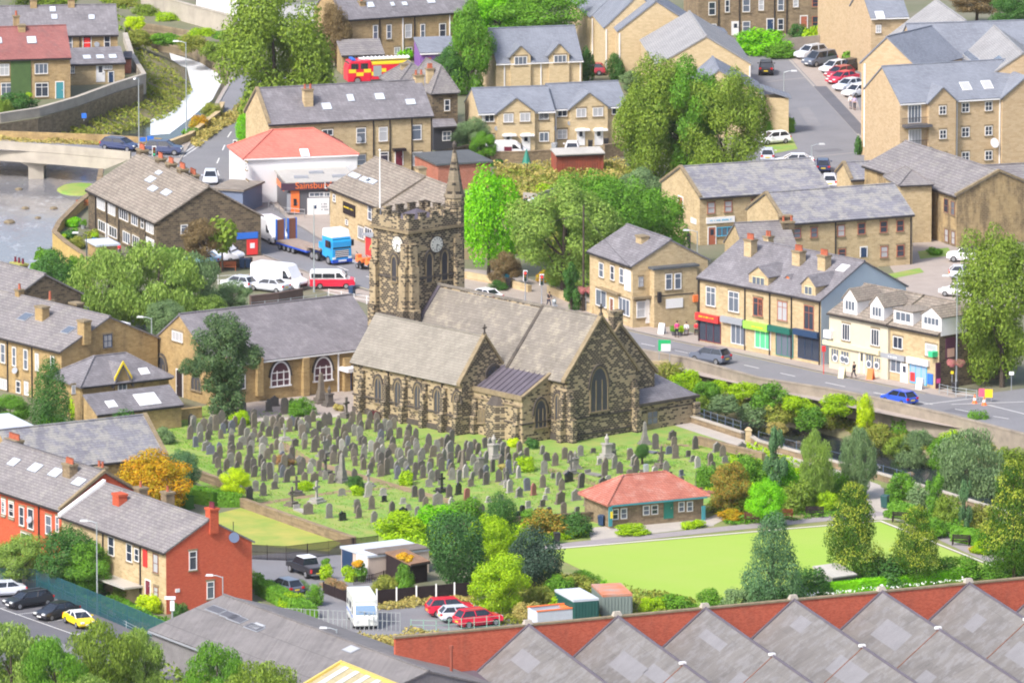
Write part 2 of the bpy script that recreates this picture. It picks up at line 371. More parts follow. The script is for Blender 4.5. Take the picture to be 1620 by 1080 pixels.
 def bx(s,mb,face,s0,s1,z0,z1,d0,d1,off=0):
  d0+=off;d1+=off
  if face=='f':mb.box(s0,s1,-d1,-d0,z0,z1)
  elif face=='r':mb.box(s.L+d0,s.L+d1,s0,s1,z0,z1)
  else:mb.box(-d1,-d0,s0,s1,z0,z1)
 def rect(s,face,k,x,y,w,h,off=0):
  if k:cx,cy=c(k,x,y);w/=3.6;h/=3.6
  else:cx,cy=x,y
  a=s.fz(face,cx-w/2,cy,off)[0];b=s.fz(face,cx+w/2,cy,off)[0];z=s.fz(face,cx,cy,off)[1]
  a,b=min(a,b),max(a,b)
  m=s.hit(cx,cy,s_pl(s,face,off)[0],s_pl(s,face,off)[1]);hh=h/SCL(cx,cy,s.z0+z)*1.0
  return a,b,z-hh/2,z+hh/2
 def win(s,face,k,lst,st='w',fr=None,gl=None,off=0,sur=TRIMST,name='window',sill=True):
  fr=fr or WHITE
  for i,it in enumerate(lst):
   x,y,w,h=it[:4];sty=it[4]if len(it)>4 else st
   a,b,z0,z1=s.rect(face,k,x,y,w,h,off);z0=max(z0,.15)
   if z1-z0<.2:continue
   g=gl if gl is not None else GL[(0,1,0,1,2)[(int(x*7+y*3))%5]]
   m=MB();f=.075;s.bx(m,face,a,b,z0,z0+f,.0,.075,off);s.bx(m,face,a,b,z1-f,z1,0,.075,off)
   s.bx(m,face,a,a+f,z0+f,z1-f,0,.075,off);s.bx(m,face,b-f,b,z0+f,z1-f,0,.075,off)
   W_=b-a;H_=z1-z0;mu=.05
   def V(t):s.bx(m,face,a+W_*t-mu/2,a+W_*t+mu/2,z0+f,z1-f,.01,.07,off)
   def Hh(t):s.bx(m,face,a+f,b-f,z0+H_*t-mu/2,z0+H_*t+mu/2,.012,.072,off)
   if sty=='w':V(.5)
   elif sty=='s':Hh(.5)
   elif sty=='q':V(.5);Hh(.5)
   elif sty=='t':V(.5);Hh(.7)
   elif sty=='3':V(.333);V(.667)
   elif sty=='4':V(.25);V(.5);V(.75)
   elif sty=='h':Hh(.68)
   wn_=m.build(name,fr,s.root)
   m=MB();s.bx(m,face,a+f*.5,b-f*.5,z0+f*.5,z1-f*.5,.005,.03,off);m.build('pane',g,wn_)
   if sur:
    m=MB();s.bx(m,face,a-.1,b+.1,z1+.002,z1+.2,-.05,.05,off);m.build('lintel',sur,wn_);m=MB()
    if sill:s.bx(m,face,a-.1,b+.1,z0-.13,z0-.002,-.05,.12,off)
    m.v and m.build('sill',sur,wn_)
 def arch(s,face,k,x,y,w,h,off=0,fr=TRIMST,gl=None,mull=2,name='arched_window',hood=TRIMDK,tr=True):
  """pointed window with stone frame, tracery bars and hood mould"""
  a,b,z0,z1=s.rect(face,k,x,y,w,h,off);m=MB();W_=b-a;hs=min(W_*.85,(z1-z0)*.6);zs=z1-hs;cx=(a+b)/2
  def ap(rr,zz=0):
   pts=[]
   for i in range(7):
    t=i/6;pts.append((cx-rr*(1-t**1.7)if True else 0,zs+(hs+zz)*math.sin(t*pi/2)))
   return pts+[(2*cx-p[0],p[1])for p in pts[-2::-1]]
  def ring(mb,ro,ri,zo,zi,d0,d1,bot):
   o_=[(cx-ro,bot)]+ap(ro,zo)+[(cx+ro,bot)];i_=[(cx-ri,bot)]+ap(ri,zi)+[(cx+ri,bot)]
   for j in range(len(o_)-1):
    q=[o_[j],o_[j+1],i_[j+1],i_[j]]
    s.poly(mb,face,q,d0,d1,off)
  ring(m,W_/2,W_/2-.14,0,-.16,.0,.12,z0)
  s.bx(m,face,a-.12,b+.12,z0-.15,z0,-.03,.18,off)
  if tr:
   for j in range(1,mull):xx=a+W_*j/mull;s.bx(m,face,xx-.05,xx+.05,z0,zs+hs*.35 if mull>2 else zs+hs*.8,.03,.10,off)
  o=m.build(name,fr,s.root)
  m=MB();pts=[(a+.08,z0)]+[(p[0]*.9+cx*.1,p[1]-.06)for p in ap(W_/2)]+[(b-.08,z0)]
  s.poly(m,face,pts,.004,.05,off);m.build('pane',gl or plain('leaded_glass',(.06,.065,.08),.3),o)
  if hood:
   m=MB();ring(m,W_/2+.2,W_/2+.03,.24,.04,.0,.16,zs-.1);m.build('hood_mould',hood,o)
  return o
 def poly(s,mb,face,q,d0,d1,off=0):
  d0+=off;d1+=off
  if face=='f':A_=[(p[0],-d0,p[1])for p in q];B_=[(p[0],-d1,p[1])for p in q]
  elif face=='r':A_=[(s.L+d0,p[0],p[1])for p in q];B_=[(s.L+d1,p[0],p[1])for p in q]
  else:A_=[(-d0,p[0],p[1])for p in q];B_=[(-d1,p[0],p[1])for p in q]
  mb.prism(A_,B_)
 def door(s,face,k,x,y,w,h,m_=None,off=0,glass=False,frame=None,name='door',ground=True):
  a,b,z0,z1=s.rect(face,k,x,y,w,h,off)
  if ground:z0=max(z0,0.02)
  m=MB();s.bx(m,face,a,b,z0,z1,0,.05,off);d=m.build(name,m_ or WHITE,s.root)
  m=MB();s.bx(m,face,a-.09,a,z0,z1+.1,0,.09,off);s.bx(m,face,b,b+.09,z0,z1+.1,0,.09,off);s.bx(m,face,a,b,z1+.002,z1+.1,0,.09,off)
  m.build('door_frame',frame or WHITE,d)
  m=MB();s.bx(m,face,b-.18,b-.08,z0+.95,z0+1.1,.05,.11,off);m.build('handle',STEEL,d)
  if glass:m=MB();s.bx(m,face,a+(b-a)*.25,b-(b-a)*.25,z0+(z1-z0)*.55,z1-.2,.05,.06,off);m.build('pane',GL[0],d)
  return d
 def panel(s,face,k,x,y,w,h,m_,name='panel',d0=0,d1=.08,off=0,parent=None):
  a,b,z0,z1=s.rect(face,k,x,y,w,h,off);m=MB();s.bx(m,face,a,b,z0,z1,d0,d1,off);return m.build(name,m_,parent or s.root)
 def pipe(s,face,k,xs,z1=None,m_=PIPE):
  for x,y in xs:
   cx,cy=c(k,x,y)if k else(x,y);a,_=s.fz(face,cx,cy);m=MB();s.bx(m,face,a-.06,a+.06,0,z1 or s.h-.1,.02,.14);m.build('drainpipe',m_,s.root)
 def skyl(s,k,lst,fr=GREYP,gl=None,side=0):
  for x,y,w,h in lst:
   if k:cx,cy=c(k,x,y);w/=3.6;h/=3.6
   else:cx,cy=x,y
   yr=s.D*s.rf;kk=s.rise/yr if s.rt!='lean' else s.rise/s.D
   if s.rt in('gable','lean','hip'):
    n=Vector((0,-kk,1)).normalized();p0=Vector((0,0,s.h))+n*.16;ax=Vector((1,0,0));up=Vector((0,1,kk)).normalized()
   else:
    kk=s.rise/(s.L*s.rf);n=Vector((-kk,0,1)).normalized();p0=Vector((0,0,s.h))+n*.16;ax=Vector((0,-1,0));up=Vector((1,0,kk)).normalized()
   q=s.hit(cx,cy,p0,n);sc=SCL(cx,cy,s.z0+q.z)
   hw=w/sc/2/max(abs(Vector((s.u.x*ax.x+s.v.x*ax.y,0,0)).x),.35)*.9;hh=min(h/sc/2/max(abs(up.z),.3)*.85,.9)
   m=MB();cs=[q+ax*i*hw+up*j*hh for i,j in((-1,-1),(1,-1),(1,1),(-1,1))];m.prism([p+n*.01 for p in cs],[p+n*.09 for p in cs]);o=m.build('roof_window',fr,s.roof)
   cs=[q+ax*i*(hw-.08)+up*j*(hh-.08)for i,j in((-1,-1),(1,-1),(1,1),(-1,1))]
   m=MB();m.prism([p+n*.088 for p in cs],[p+n*.11 for p in cs]);m.build('pane',gl or SKYL,s.roof)
 def zroof(s,x,y):
  if s.rt=='gable':yr=s.D*s.rf;return s.h+s.rise*(y/yr if y<yr else(s.D-y)/(s.D-yr))
  if s.rt=='vgable':xr=s.L*s.rf;return s.h+s.rise*(x/xr if x<xr else(s.L-x)/(s.L-xr))
  if s.rt=='lean':return s.h+s.rise*y/s.D
  return s.h+s.rise*.6
 def chim(s,k,x,ytop,w,t=.5,pots=2,m_=None,cap=TRIMST,dd=None,potm=None,ph=.55,hmin=.8):
  """chimney stack: photo position of the middle of its top, width in photo pixels"""
  cx,cy=c(k,x,ytop)if k else(x,ytop);w=w/3.6 if k else w
  if s.rt=='vgable':
   q=s.hit(cx,cy,(0,s.D*t,0),(0,1,0))
  else:q=s.hit(cx,cy,(0,s.D*t,0),(0,1,0))
  X=min(max(q.x,.2),s.L-.2);Y=s.D*t;zt=max(q.z,s.zroof(X,Y)+hmin);sc=SCL(cx,cy,s.z0+zt)
  hw=w/sc/2/max(.6,abs(s.u.x)+abs(s.v.x)*.7);hd=dd or min(hw,.45)
  m=MB();zb=s.zroof(X,Y)-1.0
  m.box(X-hw,X+hw,Y-hd,Y+hd,zb,zt-.2)
  o=m.build('chimney',m_ or s.wall,s.roof)
  m=MB();m.box(X-hw-.08,X+hw+.08,Y-hd-.08,Y+hd+.08,zt-.2,zt);m.build('chimney_cap',cap,s.roof)
  for i in range(pots):
   px_=X+(0 if pots==1 else(-hw+.2+(2*hw-.4)*i/(pots-1)))
   m=MB();m.tube([(px_,Y,zt),(px_,Y,zt+ph)],[.15,.11],8);m.tube([(px_,Y,zt+ph-.08),(px_,Y,zt+ph)],.14,8);m.build('chimney_pot',potm or POT,s.roof)
 def dish(s,face,k,x,y,r=.35,m_=GREYP):
  cx,cy=c(k,x,y)if k else(x,y);a,z=s.fz(face,cx,cy);m=MB()
  o={'f':Vector((a,-.35,z)),'r':Vector((s.L+.35,a,z)),'l':Vector((-.35,a,z))}[face];n={'f':Vector((.3,-1,.4)),'r':Vector((1,-.3,.4)),'l':Vector((-1,.3,.4))}[face]
  m.disc(o,n,r,.05,12);b={'f':Vector((0,1,0)),'r':Vector((-1,0,0)),'l':Vector((1,0,0))}[face];m.tube([o,o+b*.35],.03,4);m.build('satellite_dish',m_,s.root)
 def wing(s,xl,xr,ye,ya,proj=.6,depth=4,rm=None,k=None,wall=None,up=0):
  """projecting front gable between photo pixels xl, xr with eaves row ye and apex row ya"""
  if k:(xl,ye),(xr,ya)=c(k,xl,ye),c(k,xr,ya)
  a,z=s.fz('f',xl,ye,proj);b,_=s.fz('f',xr,ye,proj);_,z1=s.fz('f',(xl+xr)/2,ya,proj);z=s.h+up;z1=max(z1,z+.4)
  m=MB();cx=(a+b)/2;m.py([(a,-.3),(b,-.3),(b,z),(cx,z1),(a,z)],-proj,.05 if not up else 1.6);w=m.build('gable_wing',wall or s.wall,s.root)
  m=MB();kk=(z1-z)/(cx-a);dep=min(depth+up*2,(z1-s.h)/(s.rise/(s.D*s.rf))+.3)
  for sg in(-1,1):
   e=cx+sg*(cx-a+.25);ze=z-kk*.25
   m.slab([(e,-proj-.2,ze),(cx,-proj-.2,z1),(cx,dep,z1),(e,max(.6,(ze-s.h)/(s.rise/(s.D*s.rf))+.3),ze)],-.14)
  m.build('wing_roof',rm or s.rm,w);return proj
 def dormer(s,k,x,y,w,h,wall=WHITE,rm=None,st='3',flat=False,fr=WHITE,dep=3.6,over=.12,apex=.95,t=.22,o_=.3):
  """dormer with its window centre at a photo point, front set t of the way up the slope"""
  if k:cx,cy=c(k,x,y);w/=3.6;h/=3.6
  else:cx,cy=x,y
  Y=s.D*s.rf*t;q=s.hit(cx,cy,(0,Y,0),(0,1,0));sc=SCL(cx,cy,s.z0+q.z);hw=w/sc/2/max(.5,abs(s.u.x));hh=h/sc/2
  X=q.x;z=q.z;zr=s.zroof(X,Y);z0=min(z-hh-.1,zr)-.3;z1=z+hh+.12;m=MB();dep=min(dep,s.D*s.rf-Y+.6)
  if flat:m.box(X-hw-o_,X+hw+o_,Y,Y+dep,z0,z1)
  else:m.py([(X-hw-o_,z0),(X+hw+o_,z0),(X+hw+o_,z1),(X,z1+apex),(X-hw-o_,z1)],Y,Y+dep)
  d=m.build('dormer',wall,s.roof);m=MB()
  if flat:m.box(X-hw-o_-over,X+hw+o_+over,Y-over,Y+dep,z1,z1+.14)
  else:
   kk=apex/(hw+o_)
   for sg in(-1,1):m.slab([(X+sg*(hw+o_+over),Y-over,z1-kk*over),(X,Y-over,z1+apex),(X,Y+dep,z1+apex),(X+sg*(hw+o_+over),Y+dep,z1-kk*over)],-.12)
  m.build('dormer_roof',rm or s.rm,s.roof)
  m=MB();f=.07
  m.box(X-hw,X+hw,Y-.06,Y-.001,z-hh,z-hh+f);m.box(X-hw,X+hw,Y-.06,Y-.001,z+hh-f,z+hh)
  nn={'3':3,'4':4,'w':2,'s':1}[st]
  for i in range(nn+1):xx=X-hw+(2*hw-f)*i/nn;m.box(xx,xx+f,Y-.055,Y-.001,z-hh+f,z+hh-f)
  m.build('dormer_window',fr,s.roof);m=MB();m.box(X-hw+.03,X+hw-.03,Y-.03,Y-.002,z-hh+.03,z+hh-.03);m.build('pane',GL[1],s.roof)
 def marks(s,face,k,x,y,w,h,m_,rows=1,d=.1,off=0,name='lettering'):
  """rows of small strokes for writing too small to read"""
  a,b,z0,z1=s.rect(face,k,x,y,w,h,off);m=MB();rr=random.Random(int(x*3+y));ch=(z1-z0)/rows
  for r_ in range(rows):
   t=a;zc=z1-ch*(r_+.5)
   while t<b:q=rr.uniform(.06,.16);zz=ch*rr.uniform(.2,.34);s.bx(m,face,t,min(t+q,b),zc-zz,zc+zz,d,d+.02,off);t+=q+(.05 if rr.random()<.75 else .2)
  m.build(name,m_,s.root)
 def text(s,face,k,x,y,txt,size,m_,name='lettering',off=0,parent=None,d=.1,sx=1):
  cx,cy=c(k,x,y)if k else(x,y);a,z=s.fz(face,cx,cy,off+d)
  cu=bpy.data.curves.new(name,'FONT');cu.body=txt;cu.size=size;cu.extrude=.012;cu.align_x='CENTER';cu.align_y='CENTER';cu.materials.append(m_)
  t_=bpy.data.objects.new(name,cu);COL.objects.link(t_);bpy.context.view_layer.update();me=bpy.data.meshes.new_from_object(t_.evaluated_get(bpy.context.evaluated_depsgraph_get()))
  bpy.data.objects.remove(t_);o=bpy.data.objects.new(name,me);COL.objects.link(o);o.parent=parent or s.root;o.scale=(sx,1,1)
  if face=='f':o.location=(a,-off-d,z);o.rotation_euler=(pi/2,0,0)
  elif face=='r':o.location=(s.L+off+d,a,z);o.rotation_euler=(pi/2,0,pi/2)
  else:o.location=(-off-d,a,z);o.rotation_euler=(pi/2,0,-pi/2)
  return o
def s_pl(s,face,off):
 return{'f':((0,-off,0),(0,1,0)),'r':((s.L+off,0,0),(1,0,0)),'l':((-off,0,0),(1,0,0))}[face]
# ---------------------------------------------------------------- foliage
def crown_mesh(name,seed,n,leaf,lobes=22,lr=.40,spread=.66,shape='round',droop=0,fill=.35,squash=1.0,tips=False):
 """unit crown (about +-1) of many small leaf faces gathered on lobes"""
 r=np.random.RandomState(seed);C=[];Rr=[]
 for i in range(lobes):
  d=r.normal(size=3);d/=np.linalg.norm(d);t=r.uniform(.35,1)**.5*spread;p=d*t
  rr=lr*r.uniform(.65,1.15)
  if shape=='cone':
   zz=r.uniform(-.95,.85)if i else .85;w=max(.1,(1-(zz+1)/2))**.6;a=r.uniform(0,2*pi);q=r.uniform(.3,.85)*w
   p=np.array([q*cos(a),q*sin(a),zz]);rr=(.14+.24*w)*r.uniform(.8,1.1)
  elif shape=='egg':
   zz=p[2]*1.25;w=1-.35*max(0,zz);p=np.array([p[0]*w,p[1]*w,zz*.95])
  elif shape=='column':
   zz=r.uniform(-.85,.8);a=r.uniform(0,2*pi);q=r.uniform(.1,.6);p=np.array([q*cos(a),q*sin(a),zz]);rr*=.8*(1-.35*max(zz,0))
  C.append(p);Rr.append(rr)
 C=np.array(C);Rr=np.array(Rr);w=Rr**2;w/=w.sum()
 li=r.choice(lobes,size=int(n*1.5),p=w);d=r.normal(size=(len(li),3));d/=np.linalg.norm(d,axis=1)[:,None]
 rad=Rr[li]*np.where(r.rand(len(li))<fill,r.uniform(.45,.9,len(li)),r.uniform(.88,1.12,len(li)))
 p=C[li]+d*rad[:,None]
 dd=np.linalg.norm(p[:,None,:]-C[None],axis=2)/Rr[None]
 dd[np.arange(len(li)),li]=9
 keep=(dd.min(axis=1)>.72)|(r.rand(len(li))<.12);p=p[keep][:n];d=d[keep][:n]
 if droop:p[:,2]-=droop*(p[:,0]**2+p[:,1]**2)*.5
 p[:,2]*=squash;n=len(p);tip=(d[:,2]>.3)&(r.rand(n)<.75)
 p+=r.normal(size=p.shape)*.022
 for ax in range(3):q0,q1=np.percentile(p[:,ax],1.5),np.percentile(p[:,ax],98.5);p[:,ax]=(p[:,ax]-(q0+q1)/2)/((q1-q0)/2)*.97
 nr=d*1.15+r.normal(size=(n,3))*.5+np.array([0,0,.4]);nr/=np.linalg.norm(nr,axis=1)[:,None]
 t=np.cross(nr,r.normal(size=(n,3)));t/=np.linalg.norm(t,axis=1)[:,None];b=np.cross(nr,t)
 s=leaf*r.uniform(.6,1.35,n)[:,None];asp=r.uniform(.5,.9,n)[:,None]
 if droop:b=b*.35+np.array([0,0,-1.0])*(.6+droop*.6);asp=asp*.6
 v=np.empty((n,4,3));v[:,0]=p-t*s*asp*.9;v[:,1]=p-b*s;v[:,2]=p+t*s*asp;v[:,3]=p+b*s
 me=bpy.data.meshes.new(name);me.vertices.add(n*4);me.vertices.foreach_set('co',v.reshape(-1))
 me.loops.add(n*4);me.loops.foreach_set('vertex_index',np.arange(n*4,dtype=np.int32));me.polygons.add(n)
 me.polygons.foreach_set('loop_start',np.arange(0,n*4,4,dtype=np.int32));me.polygons.foreach_set('loop_total',np.full(n,4,dtype=np.int32))
 me.update();me.materials.append(None)
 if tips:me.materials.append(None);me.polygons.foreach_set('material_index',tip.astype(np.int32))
 return me
CR={}
def crown(kind,i):
 key=(kind,i%3)
 if key not in CR:
  sd=hash(kind)%1+{'big':10,'tree':20,'willow':30,'cone':40,'bush':50,'dense':60,'egg':70,'column':80,'gold':90,'small':95}[kind]+i%3
  CR[key]={'big':lambda:crown_mesh('crown',sd,36000,.024,60,.235,.84,'round',fill=.25),'tree':lambda:crown_mesh('crown',sd,17000,.034,44,.26,.76,'egg',fill=.35),'willow':lambda:crown_mesh('crown',sd,18000,.048,48,.24,.8,'round',droop=.3,fill=.45),'cone':lambda:crown_mesh('crown',sd,20000,.028,80,.17,.7,'cone',fill=.4),'bush':lambda:crown_mesh('crown',sd,4200,.065,20,.32,.66,'round',fill=.4),'dense':lambda:crown_mesh('crown',sd,16000,.034,10,.5,.48,'round',fill=.15),'egg':lambda:crown_mesh('crown',sd,12000,.04,24,.36,.62,'egg',fill=.2),'column':lambda:crown_mesh('crown',sd,5000,.06,22,.32,.5,'column',fill=.3),'gold':lambda:crown_mesh('crown',sd,30000,.026,85,.17,.7,'cone',fill=.3,tips=True),'small':lambda:crown_mesh('crown',sd,900,.15,8,.45,.5,'round',fill=.3)}[kind]()
 return CR[key]
L_OLIVE=leafmat('olive_leaves',(0.0879,0.161,0.0208),(0.156,0.244,0.0276),(0.277,0.364,0.045))
L_GREEN=leafmat('green_leaves',(0.0574,0.161,0.0208),(0.104,0.26,0.0182),(0.189,0.374,0.0306))
L_DARK=leafmat('dark_leaves',(0.0279,0.0988,0.0218),(0.0546,0.146,0.0302),(0.1,0.218,0.0392))
L_BRIGHT=leafmat('bright_leaves',(0.0804,0.312,0.008),(0.157,0.468,0.008),(0.287,0.603,0.008))
L_LIME=leafmat('lime_leaves',(0.274,0.437,0.008),(0.438,0.582,0.008),(0.607,0.707,0.008))
L_YG=leafmat('yellow_green_leaves',(0.164,0.322,0.008),(0.271,0.447,0.008),(0.418,0.562,0.0154))
L_WIL=leafmat('willow_leaves',(0.115,0.208,0.0414),(0.192,0.302,0.046),(0.312,0.426,0.0928))
L_GREY=leafmat('grey_green_leaves',(.085,.155,.065),(.14,.225,.09),(.24,.34,.15))
L_BLUE=leafmat('blue_green_leaves',(.05,.125,.055),(.085,.18,.075),(.15,.27,.11))
L_BROWN=leafmat('brown_leaves',(0.104,0.0756,0.039),(0.166,0.123,0.0563),(0.25,0.179,0.0814))
L_ORANGE=leafmat('orange_leaves',(0.354,0.23,0.008),(0.603,0.226,0.008),(0.351,0.416,0.0218))
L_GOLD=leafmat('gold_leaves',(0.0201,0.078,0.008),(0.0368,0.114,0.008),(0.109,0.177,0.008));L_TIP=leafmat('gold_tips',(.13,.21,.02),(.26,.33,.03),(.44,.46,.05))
L_IVY=leafmat('ivy_leaves',(0.0373,0.0832,0.0373),(0.069,0.135,0.0507),(0.159,0.229,0.0858))
L_WEED=leafmat('weed_leaves',(0.109,0.177,0.0236),(0.211,0.27,0.0404),(0.374,0.323,0.0672))
L_STRAW=leafmat('straw_leaves',(.26,.26,.08),(.38,.36,.11),(.50,.34,.11))
TRN=[0]
def trunk_mesh(r0,zb,zt,rad,seed):
 rr=random.Random(seed);m=MB();H=zt-zb
 top=(rr.uniform(-.1,.1)*rad,rr.uniform(-.1,.1)*rad,zt)
 m.tube([(0,0,-.3),(0,0,.1),(rr.uniform(-.1,.1),0,zb*.6+.1),(top[0]*.5,top[1]*.5,zb+H*.3),top],[r0*1.5,r0*1.1,r0*.9,r0*.65,r0*.15],8)
 for i in range(6):
  a=2*pi*i/6+rr.uniform(-.4,.4);z=zb+H*rr.uniform(0,.35);e=rad*rr.uniform(.5,.75)
  m.tube([(0,0,z),(cos(a)*e*.45,sin(a)*e*.45,z+H*.18),(cos(a)*e,sin(a)*e,z+H*rr.uniform(.3,.5))],[r0*.5,r0*.32,r0*.08],6)
 return m
def tree(label,x,y,hw,hh,yb,lm,kind='tree',name='tree',group=None,bare=None,cat='tree',i=None,trunk=True,rx=None,dens=1):
 """x, y: photo centre of the crown; hw, hh its half sizes; yb photo row where the trunk meets the ground"""
 TRN[0]+=1;i=TRN[0]if i is None else i
 g=G(x,yb);s=SCL(x,yb);z=(yb-y)/s/cos(TH);a=hw/s;b=hh/s
 rt=empty(name,g,random.Random(TRN[0]).uniform(0,6.28),label,cat,group)
 me=crown(kind,i);o=bpy.data.objects.new('crown',me);COL.objects.link(o);o.parent=rt;o.location=(0,0,z)
 o.scale=(a*.98,(rx/s if rx else a)*.98,b*.98);o.material_slots[0].link='OBJECT';o.material_slots[0].material=lm
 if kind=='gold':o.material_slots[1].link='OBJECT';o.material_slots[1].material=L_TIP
 if trunk:
  t=trunk_mesh(max(.12,a*.065),max(.3,z-b*.85),z+b*.6,a,TRN[0]);t.build('trunk',BARK,rt)
 return rt
def bush(label,x,y,hw,hh,lm,kind='bush',name='bush',group=None,z0=0,cat='bush',flat=1.0):
 """x,y: photo position of its centre; stands on z0"""
 TRN[0]+=1;s=SCL(x,y+hh,z0);g=P(x,y+hh*.8,z0)
 o=bpy.data.objects.new(name,crown(kind,TRN[0]));COL.objects.link(o);a=hw/s;b=hh/s
 o.location=(g.x,g.y,z0+b*.8);o.scale=(a,a*flat,b);o.rotation_euler=(0,0,random.Random(TRN[0]).uniform(0,6.28)if flat==1 else 0)
 o.material_slots[0].link='OBJECT';o.material_slots[0].material=lm;return tag(o,label,cat,group)
# ---------------------------------------------------------------- ground sheets
def sheet(name,pts,z,m_,kind='structure',pix=True,zb=0):
 w=[P(p[0],p[1],zb)for p in pts]if pix else[Vector((p[0],p[1],0))for p in pts]
 w=[Vector((p.x,p.y,0))for p in w];tri=tessellate_polygon([w]);mb=MB();mb.v=[(p.x,p.y,z)for p in w]
 for t in tri:
  a,b,c_=(w[i]for i in t);mb.f.append(tuple(t)if(b-a).cross(c_-a).z>0 else tuple(reversed(t)));mb.m.append(0)
 return tag(mb.build(name,m_),kind=kind)
def strip(name,pts,width,z,m_,kind='structure',pix=True,zb=0,build=True):
 w=[P(p[0],p[1],zb)for p in pts]if pix else[Vector(p)for p in pts];ws=width if isinstance(width,(list,tuple))else[width]*len(w);mb=MB();n=len(w)
 for i,p in enumerate(w):
  d=(w[min(i+1,n-1)]-w[max(i-1,0)]);d.z=0;d.normalize();q=Vector((-d.y,d.x,0))*ws[i]/2
  mb.v+=[(p.x+q.x,p.y+q.y,z),(p.x-q.x,p.y-q.y,z)]
 for i in range(n-1):mb.f.append((2*i,2*i+1,2*i+3,2*i+2));mb.m.append(0)
 return tag(mb.build(name,m_),kind=kind)
def wallrun(name,label,pts,h,t,m_,cap=None,z0=0,zs=None,cat='wall',group=None,capm=None,kind=None,ztop=None,capname='coping'):
 """wall along photo points given at height z0 (base); h above z0"""
 w=[P(p[0],p[1],z0 if len(p)<3 else p[2])for p in pts];n=len(w);mb=MB();cp=MB();L=[]
 for i,p in enumerate(w):
  d=(w[min(i+1,n-1)]-w[max(i-1,0)]);d.z=0;d.normalize();L.append(Vector((-d.y,d.x,0))*t/2)
 zb=z0 if zs is None else zs
 for i in range(n-1):
  a,b=w[i],w[i+1];q,r_=L[i],L[i+1]
  ring=[a+q,b+r_,b-r_,a-q];mb.prism([(v.x,v.y,zb-.3)for v in ring],[(v.x,v.y,z0+h)for v in ring])
  if cap:
   q2,r2=q*cap,r_*cap;ring=[a+q2,b+r2,b-r2,a-q2];cp.prism([(v.x,v.y,z0+h)for v in ring],[(v.x,v.y,z0+h+.14)for v in ring])
 o=w[0].copy();o.z=z0
 r=mb.build(name,m_);tag(r,label,cat,group,kind)
 if cap:cp.build(capname,capm or m_,r)
 return r
# ---------------------------------------------------------------- vehicles
PAINTS={}
def paint(n,col):return plain(n+'_car_paint',col,.3,0,.5,coat=.35)
TYPES={'hatch':(4.05,1.76,[(0,.35),(.0,.62),(.15,.74),(.95,.93),(3.85,.98),(4.02,.85),(4.05,.35)],(.85,3.95,1.7,3.45),.93,1.46),'suv':(4.45,1.85,[(0,.4),(.0,.75),(.12,.95),(1.05,1.08),(4.25,1.1),(4.43,.95),(4.45,.4)],(1.0,4.35,1.75,3.9),1.07,1.66),'saloon':(4.6,1.8,[(0,.35),(.0,.6),(.15,.75),(1.15,.93),(4.2,1.0),(4.58,.92),(4.6,.35)],(1.05,4.1,1.95,3.4),.93,1.43),'estate':(4.75,1.82,[(0,.35),(.0,.6),(.15,.76),(1.15,.95),(4.5,1.0),(4.73,.85),(4.75,.35)],(1.05,4.6,1.9,4.1),.94,1.46),'mpv':(4.7,1.88,[(0,.38),(.0,.75),(.12,.9),(.85,1.05),(4.5,1.1),(4.69,.95),(4.7,.38)],(.75,4.62,1.6,4.35),1.04,1.8),'coupe':(4.3,1.84,[(0,.33),(.0,.58),(.15,.7),(1.2,.88),(4.0,.98),(4.28,.88),(4.3,.33)],(1.1,3.9,2.0,3.1),.88,1.3)}
def vehicle(name,label,cat,x,y,hx,hy,z=.05,group=None,L=4):
 """empty on the ground at photo point x,y, its front pointing at photo point hx,hy"""
 p=P(x,y,z);q=P(hx,hy,z);d=q-p;return empty(name,(p.x,p.y,z),math.atan2(d.y,d.x),label,cat,group)
def wheel(rt,x,y,r,w=.2,rim=CHROME):
 m=MB();s=1 if y>0 else-1
 m.tube([(x,y-w/2,r),(x,y+w/2,r)],r,14);o=m.build('wheel',RUBBER,rt)
 m=MB();m.tube([(x,y+s*(w/2-.02),r),(x,y+s*(w/2+.015),r)],r*.62,12);m.build('rim',rim,o);return o
